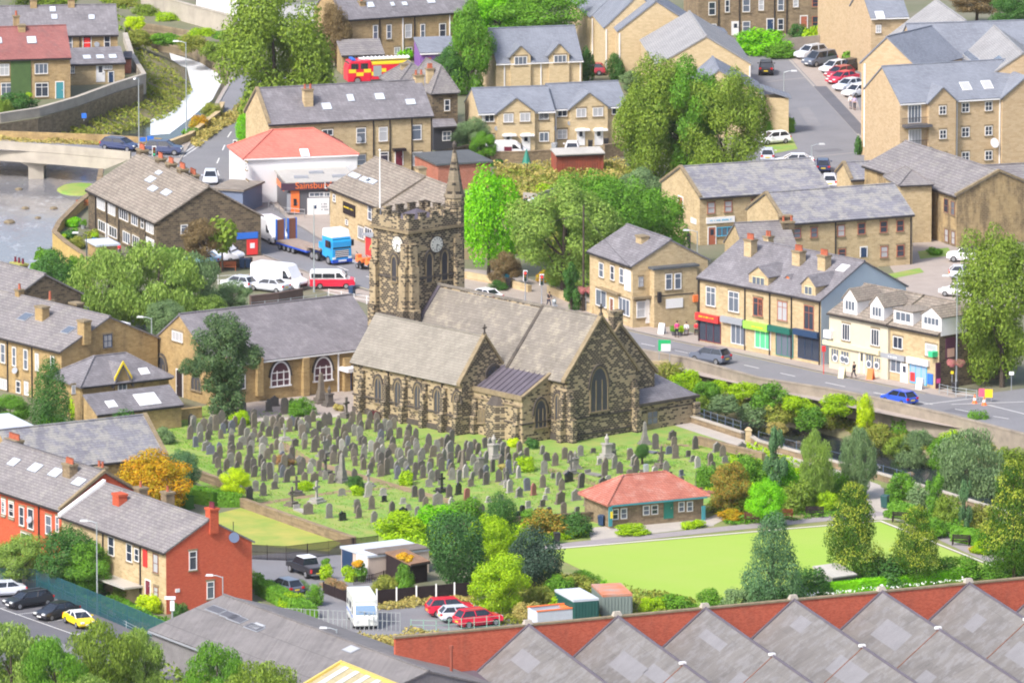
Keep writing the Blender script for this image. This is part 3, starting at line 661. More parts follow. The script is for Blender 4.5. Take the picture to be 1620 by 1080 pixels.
def car(label,x,y,hx,hy,kind,colr,group=None,cat='car',name='parked_car',roofc=None,z=.05,plate=True,rail=False):
 rt=vehicle(name,label,cat,x,y,hx,hy,z,group);L,W_,pr,gx,zb,zr=TYPES[kind];h=W_/2
 f=lambda a:L/2-a
 m=MB();n=len(pr)
 a=[(f(px),-h,pz)for px,pz in pr];b=[(f(px),h,pz)for px,pz in pr]
 a=[(p[0],p[1]+(.12 if p[2]>.8 else 0),p[2])for p in a];b=[(p[0],p[1]-(.12 if p[2]>.8 else 0),p[2])for p in b]
 m.prism(a,b);m.box(-L/2+.25,L/2-.25,-h+.12,h-.12,.2,.37);body=m.build('body',colr,rt,bevel=.07)
 x0,x1,X0,X1=gx;m=MB()
 m.frus(f(x1),f(x0),-h+.14,h-.14,zb-.02,f(X1),f(X0),-h+.32,h-.32,zr-.06);gl=m.build('window',GLCAR,rt)
 m=MB();m.box(f(X1)-.08,f(X0)+.06,-h+.29,h-.29,zr-.06,zr);rf=m.build('roof',roofc or colr,rt,bevel=.04)
 for s in(-1,1):
  for xa,Xa in((x0,X0),(x1,X1),((x0+x1)/2+.1,(X0+X1)/2+.1)):
   m=MB();m.tube([(f(xa),s*(h-.14),zb-.02),(f(Xa),s*(h-.31),zr-.03)],.05,5);m.build('pillar',roofc or colr,rt)
 r=.31 if kind not in('suv','mpv')else .35
 for wx in(.8,L-.8):
  for s in(-1,1):wheel(rt,f(wx),s*(h-.09),r)
 for s in(-1,1):
  m=MB();m.box(f(.18),f(-.02),s*(h-.35)-.18,s*(h-.35)+.18,zb-.32,zb-.17);m.build('headlight',plain('headlamp',(.75,.78,.8),.1),rt)
  m=MB();m.box(f(L+.02),f(L-.14),s*(h-.22)-.14,s*(h-.22)+.14,zb-.25,zb-.05);m.build('tail_light',plain('tail_lamp',(.6,.02,.02),.2),rt)
  m=MB();m.box(f(x0+.55),f(x0+.4),s*(h+.08)-.1,s*(h+.08)+.1,zb+.02,zb+.14);m.build('mirror',colr,rt)
 if plate:
  m=MB();m.box(f(L+.03),f(L-.02),-.26,.26,.55,.68);m.build('number_plate',plain('rear_plate',(.8,.6,.05),.4),rt)
  m=MB();m.box(f(.02),f(-.03),-.26,.26,.38,.5);m.build('number_plate',WHITE,rt)
 if rail:
  m=MB()
  for s in(-1,1):m.tube([(f(X0)-.1,s*(h-.38),zr+.05),(f(X1)+.1,s*(h-.38),zr+.05)],.03,5)
  m.build('roof_rail',STEEL,rt)
 return rt
def van(label,x,y,hx,hy,colr,L=5.9,W_=2.0,H=2.6,nose=1.3,name='van',two=None,group=None,cat='van',win=False,zb=1.05,z=.05):
 rt=vehicle(name,label,cat,x,y,hx,hy,z,group);h=W_/2;f=lambda a:L/2-a
 pr=[(0,.3),(0,.85),(.15,1.05),(.75,1.25),(nose+.25,H-.1),(nose+.6,H),(L-.12,H),(L,H-.2),(L,.3)]
 if two:
  m=MB();lo=[(0,.3),(0,.85),(.15,1.05),(.5,1.08),(L,1.08),(L,.3)];m.prism([(f(a),-h,b)for a,b in lo],[(f(a),h,b)for a,b in lo]);m.build('lower_body',two,rt,bevel=.05)
  up=[(.5,1.08),(.75,1.25),(nose+.25,H-.1),(nose+.6,H),(L-.12,H),(L,H-.2),(L,1.08)];m=MB();m.prism([(f(a),-h+.03,b)for a,b in up],[(f(a),h-.03,b)for a,b in up]);m.build('upper_body',colr,rt,bevel=.05)
 else:
  m=MB();m.prism([(f(a),-h,b)for a,b in pr],[(f(a),h,b)for a,b in pr]);m.build('body',colr,rt,bevel=.08)
 k=(H-.1-1.25)/(nose-.5);q0=(.85,1.35);q1=(.85+(H-.5-1.35)/k,H-.5)
 nx=k/math.hypot(k,1);m=MB()
 m.prism([(f(q0[0])+.03,-h+.12,q0[1]),(f(q0[0])+.03,h-.12,q0[1]),(f(q1[0])+.03,h-.2,q1[1]),(f(q1[0])+.03,-h+.2,q1[1])],[(f(q0[0])-.06,-h+.12,q0[1]-.02),(f(q0[0])-.06,h-.12,q0[1]-.02),(f(q1[0])-.06,h-.2,q1[1]-.02),(f(q1[0])-.06,-h+.2,q1[1]-.02)])
 m.build('windscreen',GLCAR,rt)
 for s in(-1,1):
  m=MB();m.prism([(f(1.15),s*(h+.012),1.25),(f(2.05),s*(h+.012),1.25),(f(2.05),s*(h+.012),H-.55 if H>2.2 else 1.75),(f(nose+.45),s*(h+.012),H-.55 if H>2.2 else 1.75)],[(f(1.15),s*(h-.05),1.25),(f(2.05),s*(h-.05),1.25),(f(2.05),s*(h-.05),1.8),(f(nose+.45),s*(h-.05),1.8)]);m.build('side_window',GLCAR,rt)
  if win:
   for a in((2.2,3.5),(3.6,4.75)):m=MB();m.box(f(a[1]),f(a[0]),s*h-.03,s*h+.015,1.25,1.72);m.build('side_window',GLCAR,rt)
  m=MB();m.box(f(.12),f(-.03),s*(h-.28)-.17,s*(h-.28)+.17,.75,.95);m.build('headlight',plain('headlamp',(.75,.78,.8),.1),rt)
  m=MB();m.box(f(L+.02),f(L-.1),s*(h-.12)-.08,s*(h-.12)+.08,.9,1.4);m.build('tail_light',plain('tail_lamp',(.6,.02,.02),.2),rt)
  m=MB();m.box(f(1.05),f(.92),s*(h+.15)-.1,s*(h+.15)+.1,1.3,1.6);m.build('mirror',BLACK,rt)
  for wx in(.95,L-1.1):wheel(rt,f(wx),s*(h-.1),.34)
 m=MB();m.box(f(.05),f(-.035),-h+.3,h-.3,.35,.7);m.build('bumper',BLACK,rt)
 return rt
# ---------------------------------------------------------------- people
def skinned(name,V,E,mt,parent,sub=2):
 me=bpy.data.meshes.new(name);me.from_pydata([v[:3]for v in V],E,[]);o=bpy.data.objects.new(name,me);COL.objects.link(o);o.parent=parent
 me.materials.append(mt);sk=o.modifiers.new('skin','SKIN')
 for i,v in enumerate(V):me.skin_vertices[0].data[i].radius=(v[3],v[4]if len(v)>4 else v[3])
 me.skin_vertices[0].data[0].use_root=True
 s=o.modifiers.new('sub','SUBSURF');s.levels=s.render_levels=sub;return o
SKIN=plain('skin',(.55,.34,.25),.6);HAIRM=plain('dark_hair',(.05,.035,.03),.7)
def person(label,x,y,hx,hy,top,legs,hair=None,sit=False,stride=.25,z=.05,seat=.45,bend=0,group=None,push=False,sc=1.0,skirt=False):
 rt=vehicle('person',label,'person',x,y,hx,hy,z,group);rt.scale=(sc,sc,sc)
 hz=.92 if not sit else seat+.1;b=bend
 tor=lambda t,f=0:(b*t*.5+f,0,hz+t*.52)
 ls=stride/2
 if sit:kn=[(.45,.1,hz),(.45,-.1,hz)];an=[(.45,.1,.09),(.45,-.1,.09)]
 else:kn=[(ls*.6+.05,.1,.5),(-ls*.3+.05,-.1,.5)];an=[(ls,.1,.09),(-ls-.05,-.1,.09)]
 sh=tor(.95);nk=tor(1.08);hd=tor(1.32,.02)
 if push:el=[(sh[0]+.12,.22,sh[2]-.22),(sh[0]+.12,-.22,sh[2]-.22)];wr=[(sh[0]+.36,.17,sh[2]-.34),(sh[0]+.36,-.17,sh[2]-.34)]
 elif sit:el=[(sh[0]+.05,.25,sh[2]-.27),(sh[0]+.05,-.25,sh[2]-.27)];wr=[(sh[0]+.28,.15,sh[2]-.38),(sh[0]+.28,-.15,sh[2]-.38)]
 else:el=[(sh[0]-.08,.26,sh[2]-.28),(sh[0]+.04,-.26,sh[2]-.28)];wr=[(sh[0]-.02,.27,sh[2]-.52),(sh[0]+.16,-.26,sh[2]-.5)]
 V=[(tor(0)[0],0,hz,.13,.09),(*tor(.5),.12,.09),(*tor(.88),.13,.09),(*nk,.055),(*hd,.075,.085),(hd[0],0,hd[2]+.1,.06,.07)]
 E=[(0,1),(1,2),(2,3),(3,4),(4,5)]
 for s,i in((.17,0),(-.17,1)):
  k=len(V);V+=[(sh[0],s,sh[2]-.02,.055),(*el[i],.043),(*wr[i],.03),(wr[i][0]+.03,wr[i][1],wr[i][2]-.09,.034,.02)];E+=[(2,k),(k,k+1),(k+1,k+2),(k+2,k+3)]
 for s,i in((.09,0),(-.09,1)):
  k=len(V);V+=[(tor(0)[0],s,hz-.05,.085),(*kn[i],.06),(*an[i],.04),(an[i][0]+.14,an[i][1],.045,.04,.03)];E+=[(0,k),(k,k+1),(k+1,k+2),(k+2,k+3)]
 skinned('body',V,E,SKIN,rt)
 V=[(tor(0)[0],0,hz+.02,.15,.11),(*tor(.5),.145,.11),(*tor(.9),.15,.105),(*tor(1.02),.075)];E=[(0,1),(1,2),(2,3)]
 for s,i in((.175,0),(-.175,1)):k=len(V);V+=[(sh[0],s,sh[2]-.02,.07),(*el[i],.056),(*wr[i],.042)];E+=[(2,k),(k,k+1),(k+1,k+2)]
 skinned('jacket',V,E,top,rt)
 V=[(tor(0)[0],0,hz,.14,.105)];E=[]
 for s,i in((.09,0),(-.09,1)):k=len(V);V+=[(tor(0)[0],s,hz-.08,.1),(*kn[i],.075),(an[i][0],an[i][1],.14,.055)];E+=[(0,k),(k,k+1),(k+1,k+2)]
 skinned('trousers',V,E,legs,rt)
 m=MB();m.ball((hd[0]-.02,0,hd[2]+.06),.11,.095,.12);m.build('hair',hair or HAIRM,rt,smooth=True)
 m=MB()
 for i in(0,1):m.box(an[i][0]-.08,an[i][0]+.2,an[i][1]-.05,an[i][1]+.05,0,.1)
 m.build('shoes',BLACK,rt,bevel=.02);return rt
# ---------------------------------------------------------------- street furniture
def lamp(label,x,yb,yt,arm=(1,0),group=None,m_=None,al=1.1,r=.075,z=0,name='street_lamp',head=True,cat='street lamp'):
 g=P(x,yb,z);h=(yb-yt)/SCL(x,yb)/cos(TH);rt=empty(name,g,math.atan2(arm[1],arm[0]),label,cat,group);m_=m_ or LGREY
 m=MB();m.tube([(0,0,-.2),(0,0,1.2),(0,0,1.21),(0,0,h)],[r*1.5,r*1.5,r,r*.7],8);m.build('pole',m_,rt)
 if head:
  m=MB();m.tube([(0,0,h-.1),(al*.5,0,h+.08),(al,0,h+.1)],.04,6);m.build('arm',m_,rt)
  m=MB();m.frus(al-.25,al+.5,-.16,.16,h+.04,al-.2,al+.4,-.1,.1,h+.2);m.build('lamp_head',plain('lamp_housing',(.5,.52,.54),.4),rt)
 return rt
def railing(name,label,pts,h=1.0,m_=LGREY,z=0,n=2,sp=1.6,cat='railing',pale=0,post=.035,group=None,palem=None):
 w=[P(p[0],p[1],z)for p in pts];rt=empty(name,(w[0].x,w[0].y,z),0,label,cat,group);o=w[0];mr=MB();mp=MB();ml=MB();posts=[]
 for a,b in zip(w,w[1:]):
  d=b-a;L=d.length;k=max(1,round(L/sp));d.normalize();q=Vector((-d.y,d.x,0))
  for i in range(k+(1 if b is w[-1]else 0)):p=a+d*(L*i/k)-o;posts.append((p.x,p.y))
  A_=a-o;B_=b-o
  for j in range(n):zz=h*(1-j/max(1,n-.0)*(.9 if n>1 else 1));mr.tube([(A_.x,A_.y,zz-.03),(B_.x,B_.y,zz-.03)],.022,5)
  if pale:
   t=0
   while t<L:p=a+d*t-o;ml.prism([(p.x+d.x*s_*.035+q.x*r_,p.y+d.y*s_*.035+q.y*r_,.05)for s_,r_ in((-1,-.012),(1,-.012),(1,.012),(-1,.012))],[(p.x+d.x*s_*.035+q.x*r_,p.y+d.y*s_*.035+q.y*r_,h)for s_,r_ in((-1,-.012),(1,-.012),(1,.012),(-1,.012))]);t+=pale
 mr.build('rail',m_,rt)
 for p in posts[:95]:m=MB();m.box(p[0]-post,p[0]+post,p[1]-post,p[1]+post,-.1,h+.05);m.build('post',m_,rt)
 if pale:ml.build('pales',palem or m_,rt)
 return rt
def bench(label,x,y,hx,hy,m_,group=None):
 rt=vehicle('park_bench',label,'bench',x,y,hx,hy,.06,group);m=MB()
 for i in range(4):m.box(-.25+i*.12,-.16+i*.12,-.9,.9,.42,.46)
 m.build('seat',m_,rt);m=MB()
 for i in range(3):m.box(-.34,-.3,-.9,.9,.55+i*.15,.67+i*.15)
 m.build('backrest',m_,rt)
 for s in(-1,1):
  m=MB();m.box(-.34,-.27,s*.8-.04,s*.8+.04,0,.98);m.build('leg',m_,rt);m=MB();m.box(.12,.2,s*.8-.04,s*.8+.04,0,.65);m.box(-.3,.2,s*.8-.04,s*.8+.04,.6,.65);m.build('leg',m_,rt)
 return rt
def wbin(label,x,y,m_=BLACK,group='dark wheelie bins',z=.05,s=1.0,name='wheelie_bin',hx=None):
 g=P(x,y,z);rt=empty(name,g,random.Random(x).uniform(-.5,.5),label,'bin',group);rt.scale=(s,s,s)
 m=MB();m.frus(-.24,.24,-.3,.3,.08,-.29,.29,-.36,.36,.98);m.build('body',m_,rt);m=MB();m.box(-.31,.31,-.38,.38,.98,1.06);m.build('lid',m_,rt,bevel=.03)
 for q in(-.22,.22):m=MB();m.tube([(q-.03,.3,.1),(q+.03,.3,.1)],.1,8);m.build('wheel',RUBBER,rt)
 return rt
# ================================================================ THE SETTING
WZ=-3.4
GRD=mat('ground_earth',(.115,.14,.065),var=.4,sc=.15,col2=(.19,.175,.13),world=True,sc2=2)
ASPH=mat('asphalt',(.225,.225,.245),var=.14,sc=.25,world=True,sc2=3);ASPHD=mat('dark_asphalt',(.15,.15,.17),var=.2,sc=.3,world=True)
PAVE=mat('pavement_flags',(.40,.345,.31),var=.15,sc=.6,world=True);PATHM=mat('pale_path',(.47,.43,.39),var=.15,sc=.6,world=True)
LAWN=mat('churchyard_lawn',(.12,.31,.045),var=.3,sc=.45,col2=(.30,.31,.09),world=True,sc2=3)
BOWL=mat('bowling_lawn',(.26,.41,.05),var=.14,sc=.09,col2=(.31,.41,.08),world=True,sc2=4);DRYG=mat('dry_grass',(.17,.30,.05),var=.3,sc=.35,col2=(.40,.36,.09),world=True)
DIRT=mat('dirt_path',(.36,.26,.16),var=.3,sc=.8,world=True);MARK=plain('road_paint',(.7,.7,.7),.6);KERB=mat('kerb_stone',(.42,.39,.36),var=.2,sc=1)
BANK=mat('bank_earth',(.13,.15,.06),var=.5,sc=.5,col2=(.24,.2,.13),world=True);RIVW=stone('river_wall_stone',(.20,.16,.10),(.32,.26,.17),(.2,.17,.12),.6,.25,sootamt=.6)
H1=[(-260,207),(0,196),(60,187),(120,170),(180,148),(227,134),(207,98),(196,60),(200,35),(240,38),(300,48),(345,75),(362,110),(368,150),(345,190),(300,225),(262,239),(205,252),(165,268),(156,309),(122,337),(94,365),(86,381),(105,398),(139,421),(150,450),(100,474),(20,484),(-60,492),(-260,492)]
H2=[(1000,600),(995,562),(1089,580),(1200,611),(1310,628),(1366,638),(1450,657),(1505,670),(1620,700),(1720,722),(1720,856),(1640,831),(1562,808),(1480,782),(1375,752),(1280,727),(1200,705),(1135,678),(1085,662),(1030,640)]
outer=[Vector((-1500,-1300,0)),Vector((1500,-1300,0)),Vector((1500,3500,0)),Vector((-1500,3500,0))]
hs=[[Vector((G(*p).x,G(*p).y,0))for p in h]for h in(H1,H2)]
def area(p):return sum(p[i].x*p[(i+1)%len(p)].y-p[(i+1)%len(p)].x*p[i].y for i in range(len(p)))
hs=[h if area(h)<0 else h[::-1]for h in hs]
mb=MB();allv=outer+hs[0]+hs[1];mb.v=[(p.x,p.y,0)for p in allv]
for t in tessellate_polygon([outer,hs[0],hs[1]]):
 a,b,d_=(allv[i]for i in t);mb.f.append(tuple(t)if(b-a).cross(d_-a).z>0 else tuple(reversed(t)));mb.m.append(0)
tag(mb.build('ground',GRD),kind='structure')
for h in hs:
 mb=MB();n=len(h)
 for i in range(n):
  a,b=h[i],h[(i+1)%n];mb.add([(a.x,a.y,-.001),(b.x,b.y,-.001),(b.x,b.y,-4.2),(a.x,a.y,-4.2)],[(0,1,2,3)])
 tag(mb.build('river_wall',RIVW),kind='structure')
def water(name,pts,z,col,rough,bs=.25,foam=None,fa=.5):
 m,nt,b=newmat(name);v=coords(nt,True);b.inputs['Base Color'].default_value=rgba(col);b.inputs['Roughness'].default_value=rough;b.inputs['Specular IOR Level'].default_value=.8;b.inputs['IOR'].default_value=1.33
 n=noise(nt,v,.9,5,.65,(1,.35,1));bm=nt.nodes.new('ShaderNodeBump');bm.inputs['Strength'].default_value=bs;bm.inputs['Distance'].default_value=.12
 nt.links.new(n,bm.inputs['Height']);nt.links.new(bm.outputs[0],b.inputs['Normal'])
 if foam:
  f=ramp(nt,noise(nt,v,.5,7,.75,(1,.4,1)),*foam);nt.links.new(mixc(nt,mathn(nt,'MULTIPLY',f,fa),col,(.75,.78,.85)),b.inputs['Base Color'])
 return sheet(name,pts,z,m,zb=z)
water('river_water',[(-260,150),(340,150),(340,560),(-260,560)],WZ,(.20,.20,.215),.1,.3,(.55,.8),.6)
water('stream_water',[(180,-10),(420,-10),(420,262),(180,262)],WZ+.02,(.05,.06,.06),.12,.3)
water('weir_water',[(268,84),(345,108),(352,128),(336,158),(300,188),(268,212),(238,214),(238,190),(280,168),(304,142),(296,108),(272,98)],WZ+.05,(.74,.78,.86),.25,.3)
water('brook_water',[(980,560),(1760,640),(1760,900),(980,800)],WZ+.01,(.02,.028,.035),.06,.35,(.62,.75),.5)
def slope(name,top,bot,m_,sub=6):
 """bank between two matching polylines of (x, y, z)"""
 mb=MB();a=[P(*p)for p in top];b=[P(*p)for p in bot];n=len(a);rr=random.Random(3)
 for j in range(sub+1):
  for i in range(n):q=a[i].lerp(b[i],j/sub);mb.v.append((q.x,q.y,q.z+(rr.uniform(-.15,.15)if 0<j<sub else 0)))
 for j in range(sub):
  for i in range(n-1):mb.f.append((j*n+i,j*n+i+1,(j+1)*n+i+1,(j+1)*n+i));mb.m.append(0)
 return tag(mb.build(name,m_),kind='structure')
slope('river_bank',[(990,568,-.7),(1089,582,-.7),(1200,613,-.7),(1310,630,-.7),(1366,640,-.7),(1450,659,-.7),(1505,672,-.7),(1625,703,-.7),(1720,724,-.7)],[(1040,636,-3.6),(1095,655,-3.6),(1178,668,-3.6),(1260,682,-3.6),(1330,697,-3.6),(1400,711,-3.6),(1470,730,-3.6),(1560,752,-3.6),(1720,800,-3.6)],BANK)
slope('river_bank',[(-150,222,-1.8),(0,216,-2.2),(120,188,-2.2),(226,146,-1.8),(212,112,-1.2),(200,72,-.6),(203,42,-.3)],[(-150,236,-3.6),(60,226,-3.6),(190,212,-3.6),(275,182,-3.6),(306,142,-3.6),(288,104,-3.6),(236,72,-3.6)],BANK)
slope('river_bank',[(200,33,-.1),(240,36,-.1),(300,46,-.1),(345,73,-.1),(364,108,-.1)],[(232,62,-3.6),(262,72,-3.6),(300,84,-3.6),(340,103,-3.6),(362,122,-3.6)],BANK)
mb=MB();cx=P(126,300,WZ)
mb.tube([(0,0,-.3),(0,0,.18),(0,0,.25)],[3.2,2.4,1.0],14);o=mb.build('river_island',LAWN);o.location=cx;o.scale=(1,1.6,1);tag(o,kind='structure')
# roads and other sheets (each a little above the one below)
MR=[(420,120),(395,165),(362,215),(342,262),(352,305),(398,350),(470,397),(560,432),(680,467),(800,497),(900,517),(1000,541),(1120,565),(1250,594),(1424,630),(1560,657),(1700,680)]
strip('pavement',MR,[8.6,8.6,9,13,15,15,17,17,17,18,18,17,15,14.5,14.5,14,14],.012,PAVE)
sheet('pavement',[(730,425),(800,430),(930,470),(1000,510),(1110,530),(1110,560),(980,545),(860,520),(735,490)],.024,PAVE)
sheet('pavement',[(395,300),(440,320),(560,350),(610,395),(612,440),(540,420),(440,372),(385,330)],.022,PAVE)
strip('road',[(-120,230),(0,231),(120,236),(205,240),(262,243),(320,246),(352,262)],6.2,.036,ASPH)
strip('road',MR,[7.5,7.5,8,9,8.5,8.5,9,9,8.5,8.5,8,8,7.6,7.6,7.8,9,9],.04,ASPH)
sheet('road',[(1490,632),(1640,612),(1720,640),(1720,690),(1560,660)],.034,ASPH)
def offs(pts,ds,m_,w,z):
 W=[G(*p)for p in pts];n=len(W);q=[]
 for i in range(n):t=W[min(i+1,n-1)]-W[max(i-1,0)];t.normalize();q.append(W[i]+Vector((-t.y,t.x,0))*ds[i])
 return strip('kerb',q,w,z,m_,pix=False)
RW=[7.5,7.5,8,9,8.5,8.5,9,9,8.5,8.5,8,8,7.6,7.6,7.8]
for sg in(-1,1):offs(MR[:15],[sg*(w/2+.08)for w in RW],KERB,.2,.14);offs(MR[7:15],[sg*(w/2-.35)for w in RW[7:]],plain('faded_yellow_line',(.55,.45,.15),.7),.1,.046)
for i,(x,y,dx,dy,w)in enumerate(((352,300,20,20,1.6),(640,452,30,8,1.2),(1060,552,50,10,1.0),(1330,612,60,12,1.3),(1500,648,50,8,2.0),(1270,170,20,30,1.5),(1290,240,40,-3,1.8),(520,930,24,22,1.4),(700,990,60,-6,1.5),(60,1010,70,24,1.6))):strip('road_patch',[(x,y),(x+dx,y+dy)],w,.049 if i<5 else .022,mat('tarmac_patch_%d'%(i%2),((.17,.17,.19),(.26,.255,.27))[i%2],var=.15,sc=.5,world=True))
for pp in([(1405,434),(1455,424),(1462,431),(1412,441)],[(1452,398),(1500,392),(1508,404),(1456,410)],[(1206,222),(1250,212),(1262,236),(1215,245)],[(780,132),(925,126),(930,140),(785,148)],[(410,950),(450,985),(430,990),(395,968)]):sheet('grass_verge',pp,.03,LAWN)
for k in range(34):
 i=1+k*.44;a=int(i);t=i-a
 if a+1>=len(MR):break
 p=tuple(MR[a][j]*(1-t)+MR[a+1][j]*t for j in(0,1));q=tuple(MR[a][j]*(.82-t)+MR[a+1][j]*(.18+t)for j in(0,1))
 strip('road_marking',[p,q],.14,.052,MARK)
for pp in([(283,248),(310,230)],[(288,250),(316,231)],[(1462,640),(1560,628)],[(1560,640),(1640,660)],[(1505,640),(1620,636)]):strip('road_marking',pp,.15,.052,MARK)
# car park between the flats
sheet('car_park',[(1160,70),(1345,62),(1420,232),(1410,300),(1330,330),(1180,300),(1150,200)],.016,ASPH)
sheet('car_park',[(1360,300),(1560,380),(1640,420),(1600,520),(1440,470),(1400,410),(1350,340)],.014,PAVE)
strip('kerb',[(1243,88),(1362,218)],.28,.03,KERB);strip('kerb',[(1240,253),(1352,242)],.25,.03,KERB);strip('kerb',[(1212,130),(1278,123)],.22,.03,KERB)
sheet('parking_bays',[(1246,88),(1330,84),(1372,205),(1364,214)],.024,PAVE);strip('parking_bays',[(1297,137),(1366,212)],1.6,.032,ASPHD)
# churchyard, field, green
sheet('churchyard_grass',[(225,668),(330,640),(430,636),(520,632),(600,650),(800,690),(1000,672),(1085,660),(1150,690),(1200,712),(1240,745),(1160,800),(1000,840),(760,880),(560,862),(480,845),(385,800),(330,772),(260,740)],.012,LAWN)
sheet('hall_yard',[(330,640),(585,596),(620,640),(600,652),(545,658),(400,668),(335,672)],.02,PAVE)
strip('churchyard_path',[(398,664),(470,662),(530,658),(575,650)],1.3,.03,PATHM)
for pl_,w_ in(([(440,700),(483,728),(600,762),(711,793),(760,812)],1.4),([(395,800),(440,792),(535,778),(620,772)],1.1),([(864,742),(905,752),(950,768)],1.3),([(1040,704),(1110,705)],1.2)):strip('churchyard_path',pl_,w_,.024,DIRT)
sheet('field_grass',[(345,812),(385,802),(470,835),(540,858),(520,872),(400,862),(330,850)],.018,DRYG)
sheet('drive',[(380,880),(470,872),(560,880),(600,920),(640,955),(800,968),(830,1020),(560,1010),(470,985),(440,940)],.014,ASPH)
sheet('park_ground',[(1085,700),(1200,712),(1390,760),(1640,850),(1720,960),(1400,960),(900,950),(870,860),(1100,820)],.008,mat('park_grass',(.12,.2,.045),var=.4,sc=.4,col2=(.26,.24,.11),world=True))
strip('path',[(845,868),(880,864),(1130,838),(1393,812),(1420,815),(1560,880),(1660,922)],2.1,.03,mat('tarmac_path',(.33,.30,.31),var=.15,sc=.6,world=True))
sheet('path',[(930,835),(1118,818),(1130,832),(935,855)],.026,PATHM);strip('path',[(1110,832),(1150,812),(1128,800)],1.8,.034,PATHM)
strip('path',[(1078,670),(1130,687),(1188,706),(1250,727),(1320,748),(1376,768),(1385,800),(1395,822)],2.2,.022,PATHM)
sheet('path',[(1372,765),(1398,772),(1400,800),(1412,822),(1385,822),(1374,800)],.028,PATHM)
sheet('bowling_green',[(855,870),(1393,824),(1660,932),(1100,990)],.04,BOWL)
strip('green_ditch',[(856,871),(1392,825.2),(1657,932)],.3,.052,BANK)
strip('green_border',[(855,870),(1393,824),(1660,932)],.35,.05,plain('border_concrete',(.66,.63,.60),.7))
# car park bottom left
sheet('car_park',[(-80,915),(60,922),(150,952),(290,1042),(360,1110),(-80,1110)],.014,ASPHD)
for a,b in(((-20,934),(28,931)),((0,962),(60,956)),((24,972),(85,965)),((76,984),(130,974)),((120,1004),(150,996)),((-20,955),(122,1005)),((240,1050),(265,1062))):strip('parking_bays',[a,b],.12,.03,MARK)
strip('kerb',[(85,925),(180,972),(310,1046),(340,1070)],.35,.14,KERB)
strip('car_park_verge',[(100,922),(190,968),(318,1044)],1.2,.02,DRYG)
# ================================================================ THE CHURCH
def line2(k,a,b):return c(k,*a),c(k,*b)
CU=R(131);ca=Vector((cos(CU),sin(CU),0));cb=Vector((cos(R(41)),sin(R(41)),0));C0=G(897,700)
def CW(a,b,z=0):p=C0+ca*a+cb*b;p.z=z;return p
class Body(House):
 """box-like block in the church frame: local x = b (left to right), y = a (away towards the tower), front face to the east"""
 L=7;D=6
 def __init__(s,root,a0,b0):s.root=Ofs(root,(b0,a0,0));s.org=CW(a0,b0);s.u=cb;s.v=ca;s.z0=0
church=empty('church',CW(0,0),R(41),'sooty stone parish church with clock tower, stone slate roofs and a big east gable window','church')
# church local frame: x = b, y = a
def cb_(name,mbx,m_,parent=None):return mbx.build(name,m_,parent or church)
cf=Body(church,0,0);cf.L=9.3;cf.D=25.4;cf.h=6.5;cf.wall=CH_ST
EV,RG=6.5,12.1
m=MB();m.py([(0,-.5),(9.3,-.5),(9.3,EV),(4.65,RG),(0,EV)],0,25.4);cb_('chancel_wall',m,[CH_DK])
m=MB()
for sg in(0,1):
 e=-.35 if not sg else 9.65;k=(RG-EV)/4.65;z=EV-k*.35
 for y0,y1,dz in((.45,8.9,0),(8.9,25.4,-.25)):m.slab([(e,y0,z+dz),(4.65,y0,RG+dz),(4.65,y1,RG+dz),(e,y1,z+dz)],-.18)
m.box(4.53,4.77,.4,25.4,RG+.05,RG+.3);nr=cb_('roof',m,RF_CH)
def copingbars(mb,pts,y0,y1,t=.34):
 for(x0,z0),(x1,z1)in pts:mb.prism([(x0,y0,z0),(x0,y1,z0),(x1,y1,z1),(x1,y0,z1)],[(x0,y0,z0+t),(x0,y1,z0+t),(x1,y1,z1+t),(x1,y0,z1+t)])
m=MB();copingbars(m,[((-.4,EV-.35),(4.65,RG+.15)),((9.7,EV-.35),(4.65,RG+.15))],-.12,.45);cb_('gable_coping',m,TRIMST)
m=MB();copingbars(m,[((-.35,EV-.25),(4.65,RG+.05)),((9.65,EV-.25),(4.65,RG+.05))],8.7,9.1,.3);cb_('valley_coping',m,TRIMDK)
m=MB();copingbars(m,[((-.35,EV-.3),(4.65,RG-.1)),((9.65,EV-.3),(4.65,RG-.1))],24.9,25.35,.3);cb_('west_coping',m,RF_LEAD)
def finial(x,y,z,s=1):
 m=MB();m.box(x-.14*s,x+.14*s,y-.14*s,y+.14*s,z,z+.35*s);m.box(x-.07*s,x+.07*s,y-.07*s,y+.07*s,z+.35*s,z+1.25*s);m.box(x-.32*s,x+.32*s,y-.07*s,y+.07*s,z+.8*s,z+.95*s);cb_('gable_cross',m,TRIMDK)
finial(4.65,.1,RG+.3)
# east window, string courses, corner buttresses
cf.arch('f','22',530,340,105,255,fr=TRIMST,mull=3,name='east_window')
def strc(x0,x1,y0,y1,z,pr=.1,t=.16,name='string_course'):m=MB();m.box(x0-pr,x1+pr,y0-pr,y1+pr,z,z+t);return cb_(name,m,TRIMDK)
for z in(.5,2.2):strc(0,9.3,0,2.4,z)
def buttress(x0,x1,y0,y1,steps,m_=CH_DK,name='buttress'):
 """steps: (z, shrink) pairs, sloping weatherings between; dir is implied by the boxes"""
 m=MB();zb=-.4
 for z,(X0,X1,Y0,Y1)in steps:m.box(X0,X1,Y0,Y1,zb,z);zb=z-.001
 return cb_(name,m,m_)
for x in(.0,8.7):buttress(0,0,0,0,[(2.4,(x,x+.6,-.85,.02)),(4.6,(x+.001,x+.599,-.55,.02)),(5.2,(x+.002,x+.598,-.3,.02))])
buttress(0,0,0,0,[(2.4,(-.8,.02,.1,.7)),(4.6,(-.5,.02,.101,.699)),(5.2,(-.3,.02,.102,.698))])
cf.arch('l','22',300,445,38,160,mull=2)
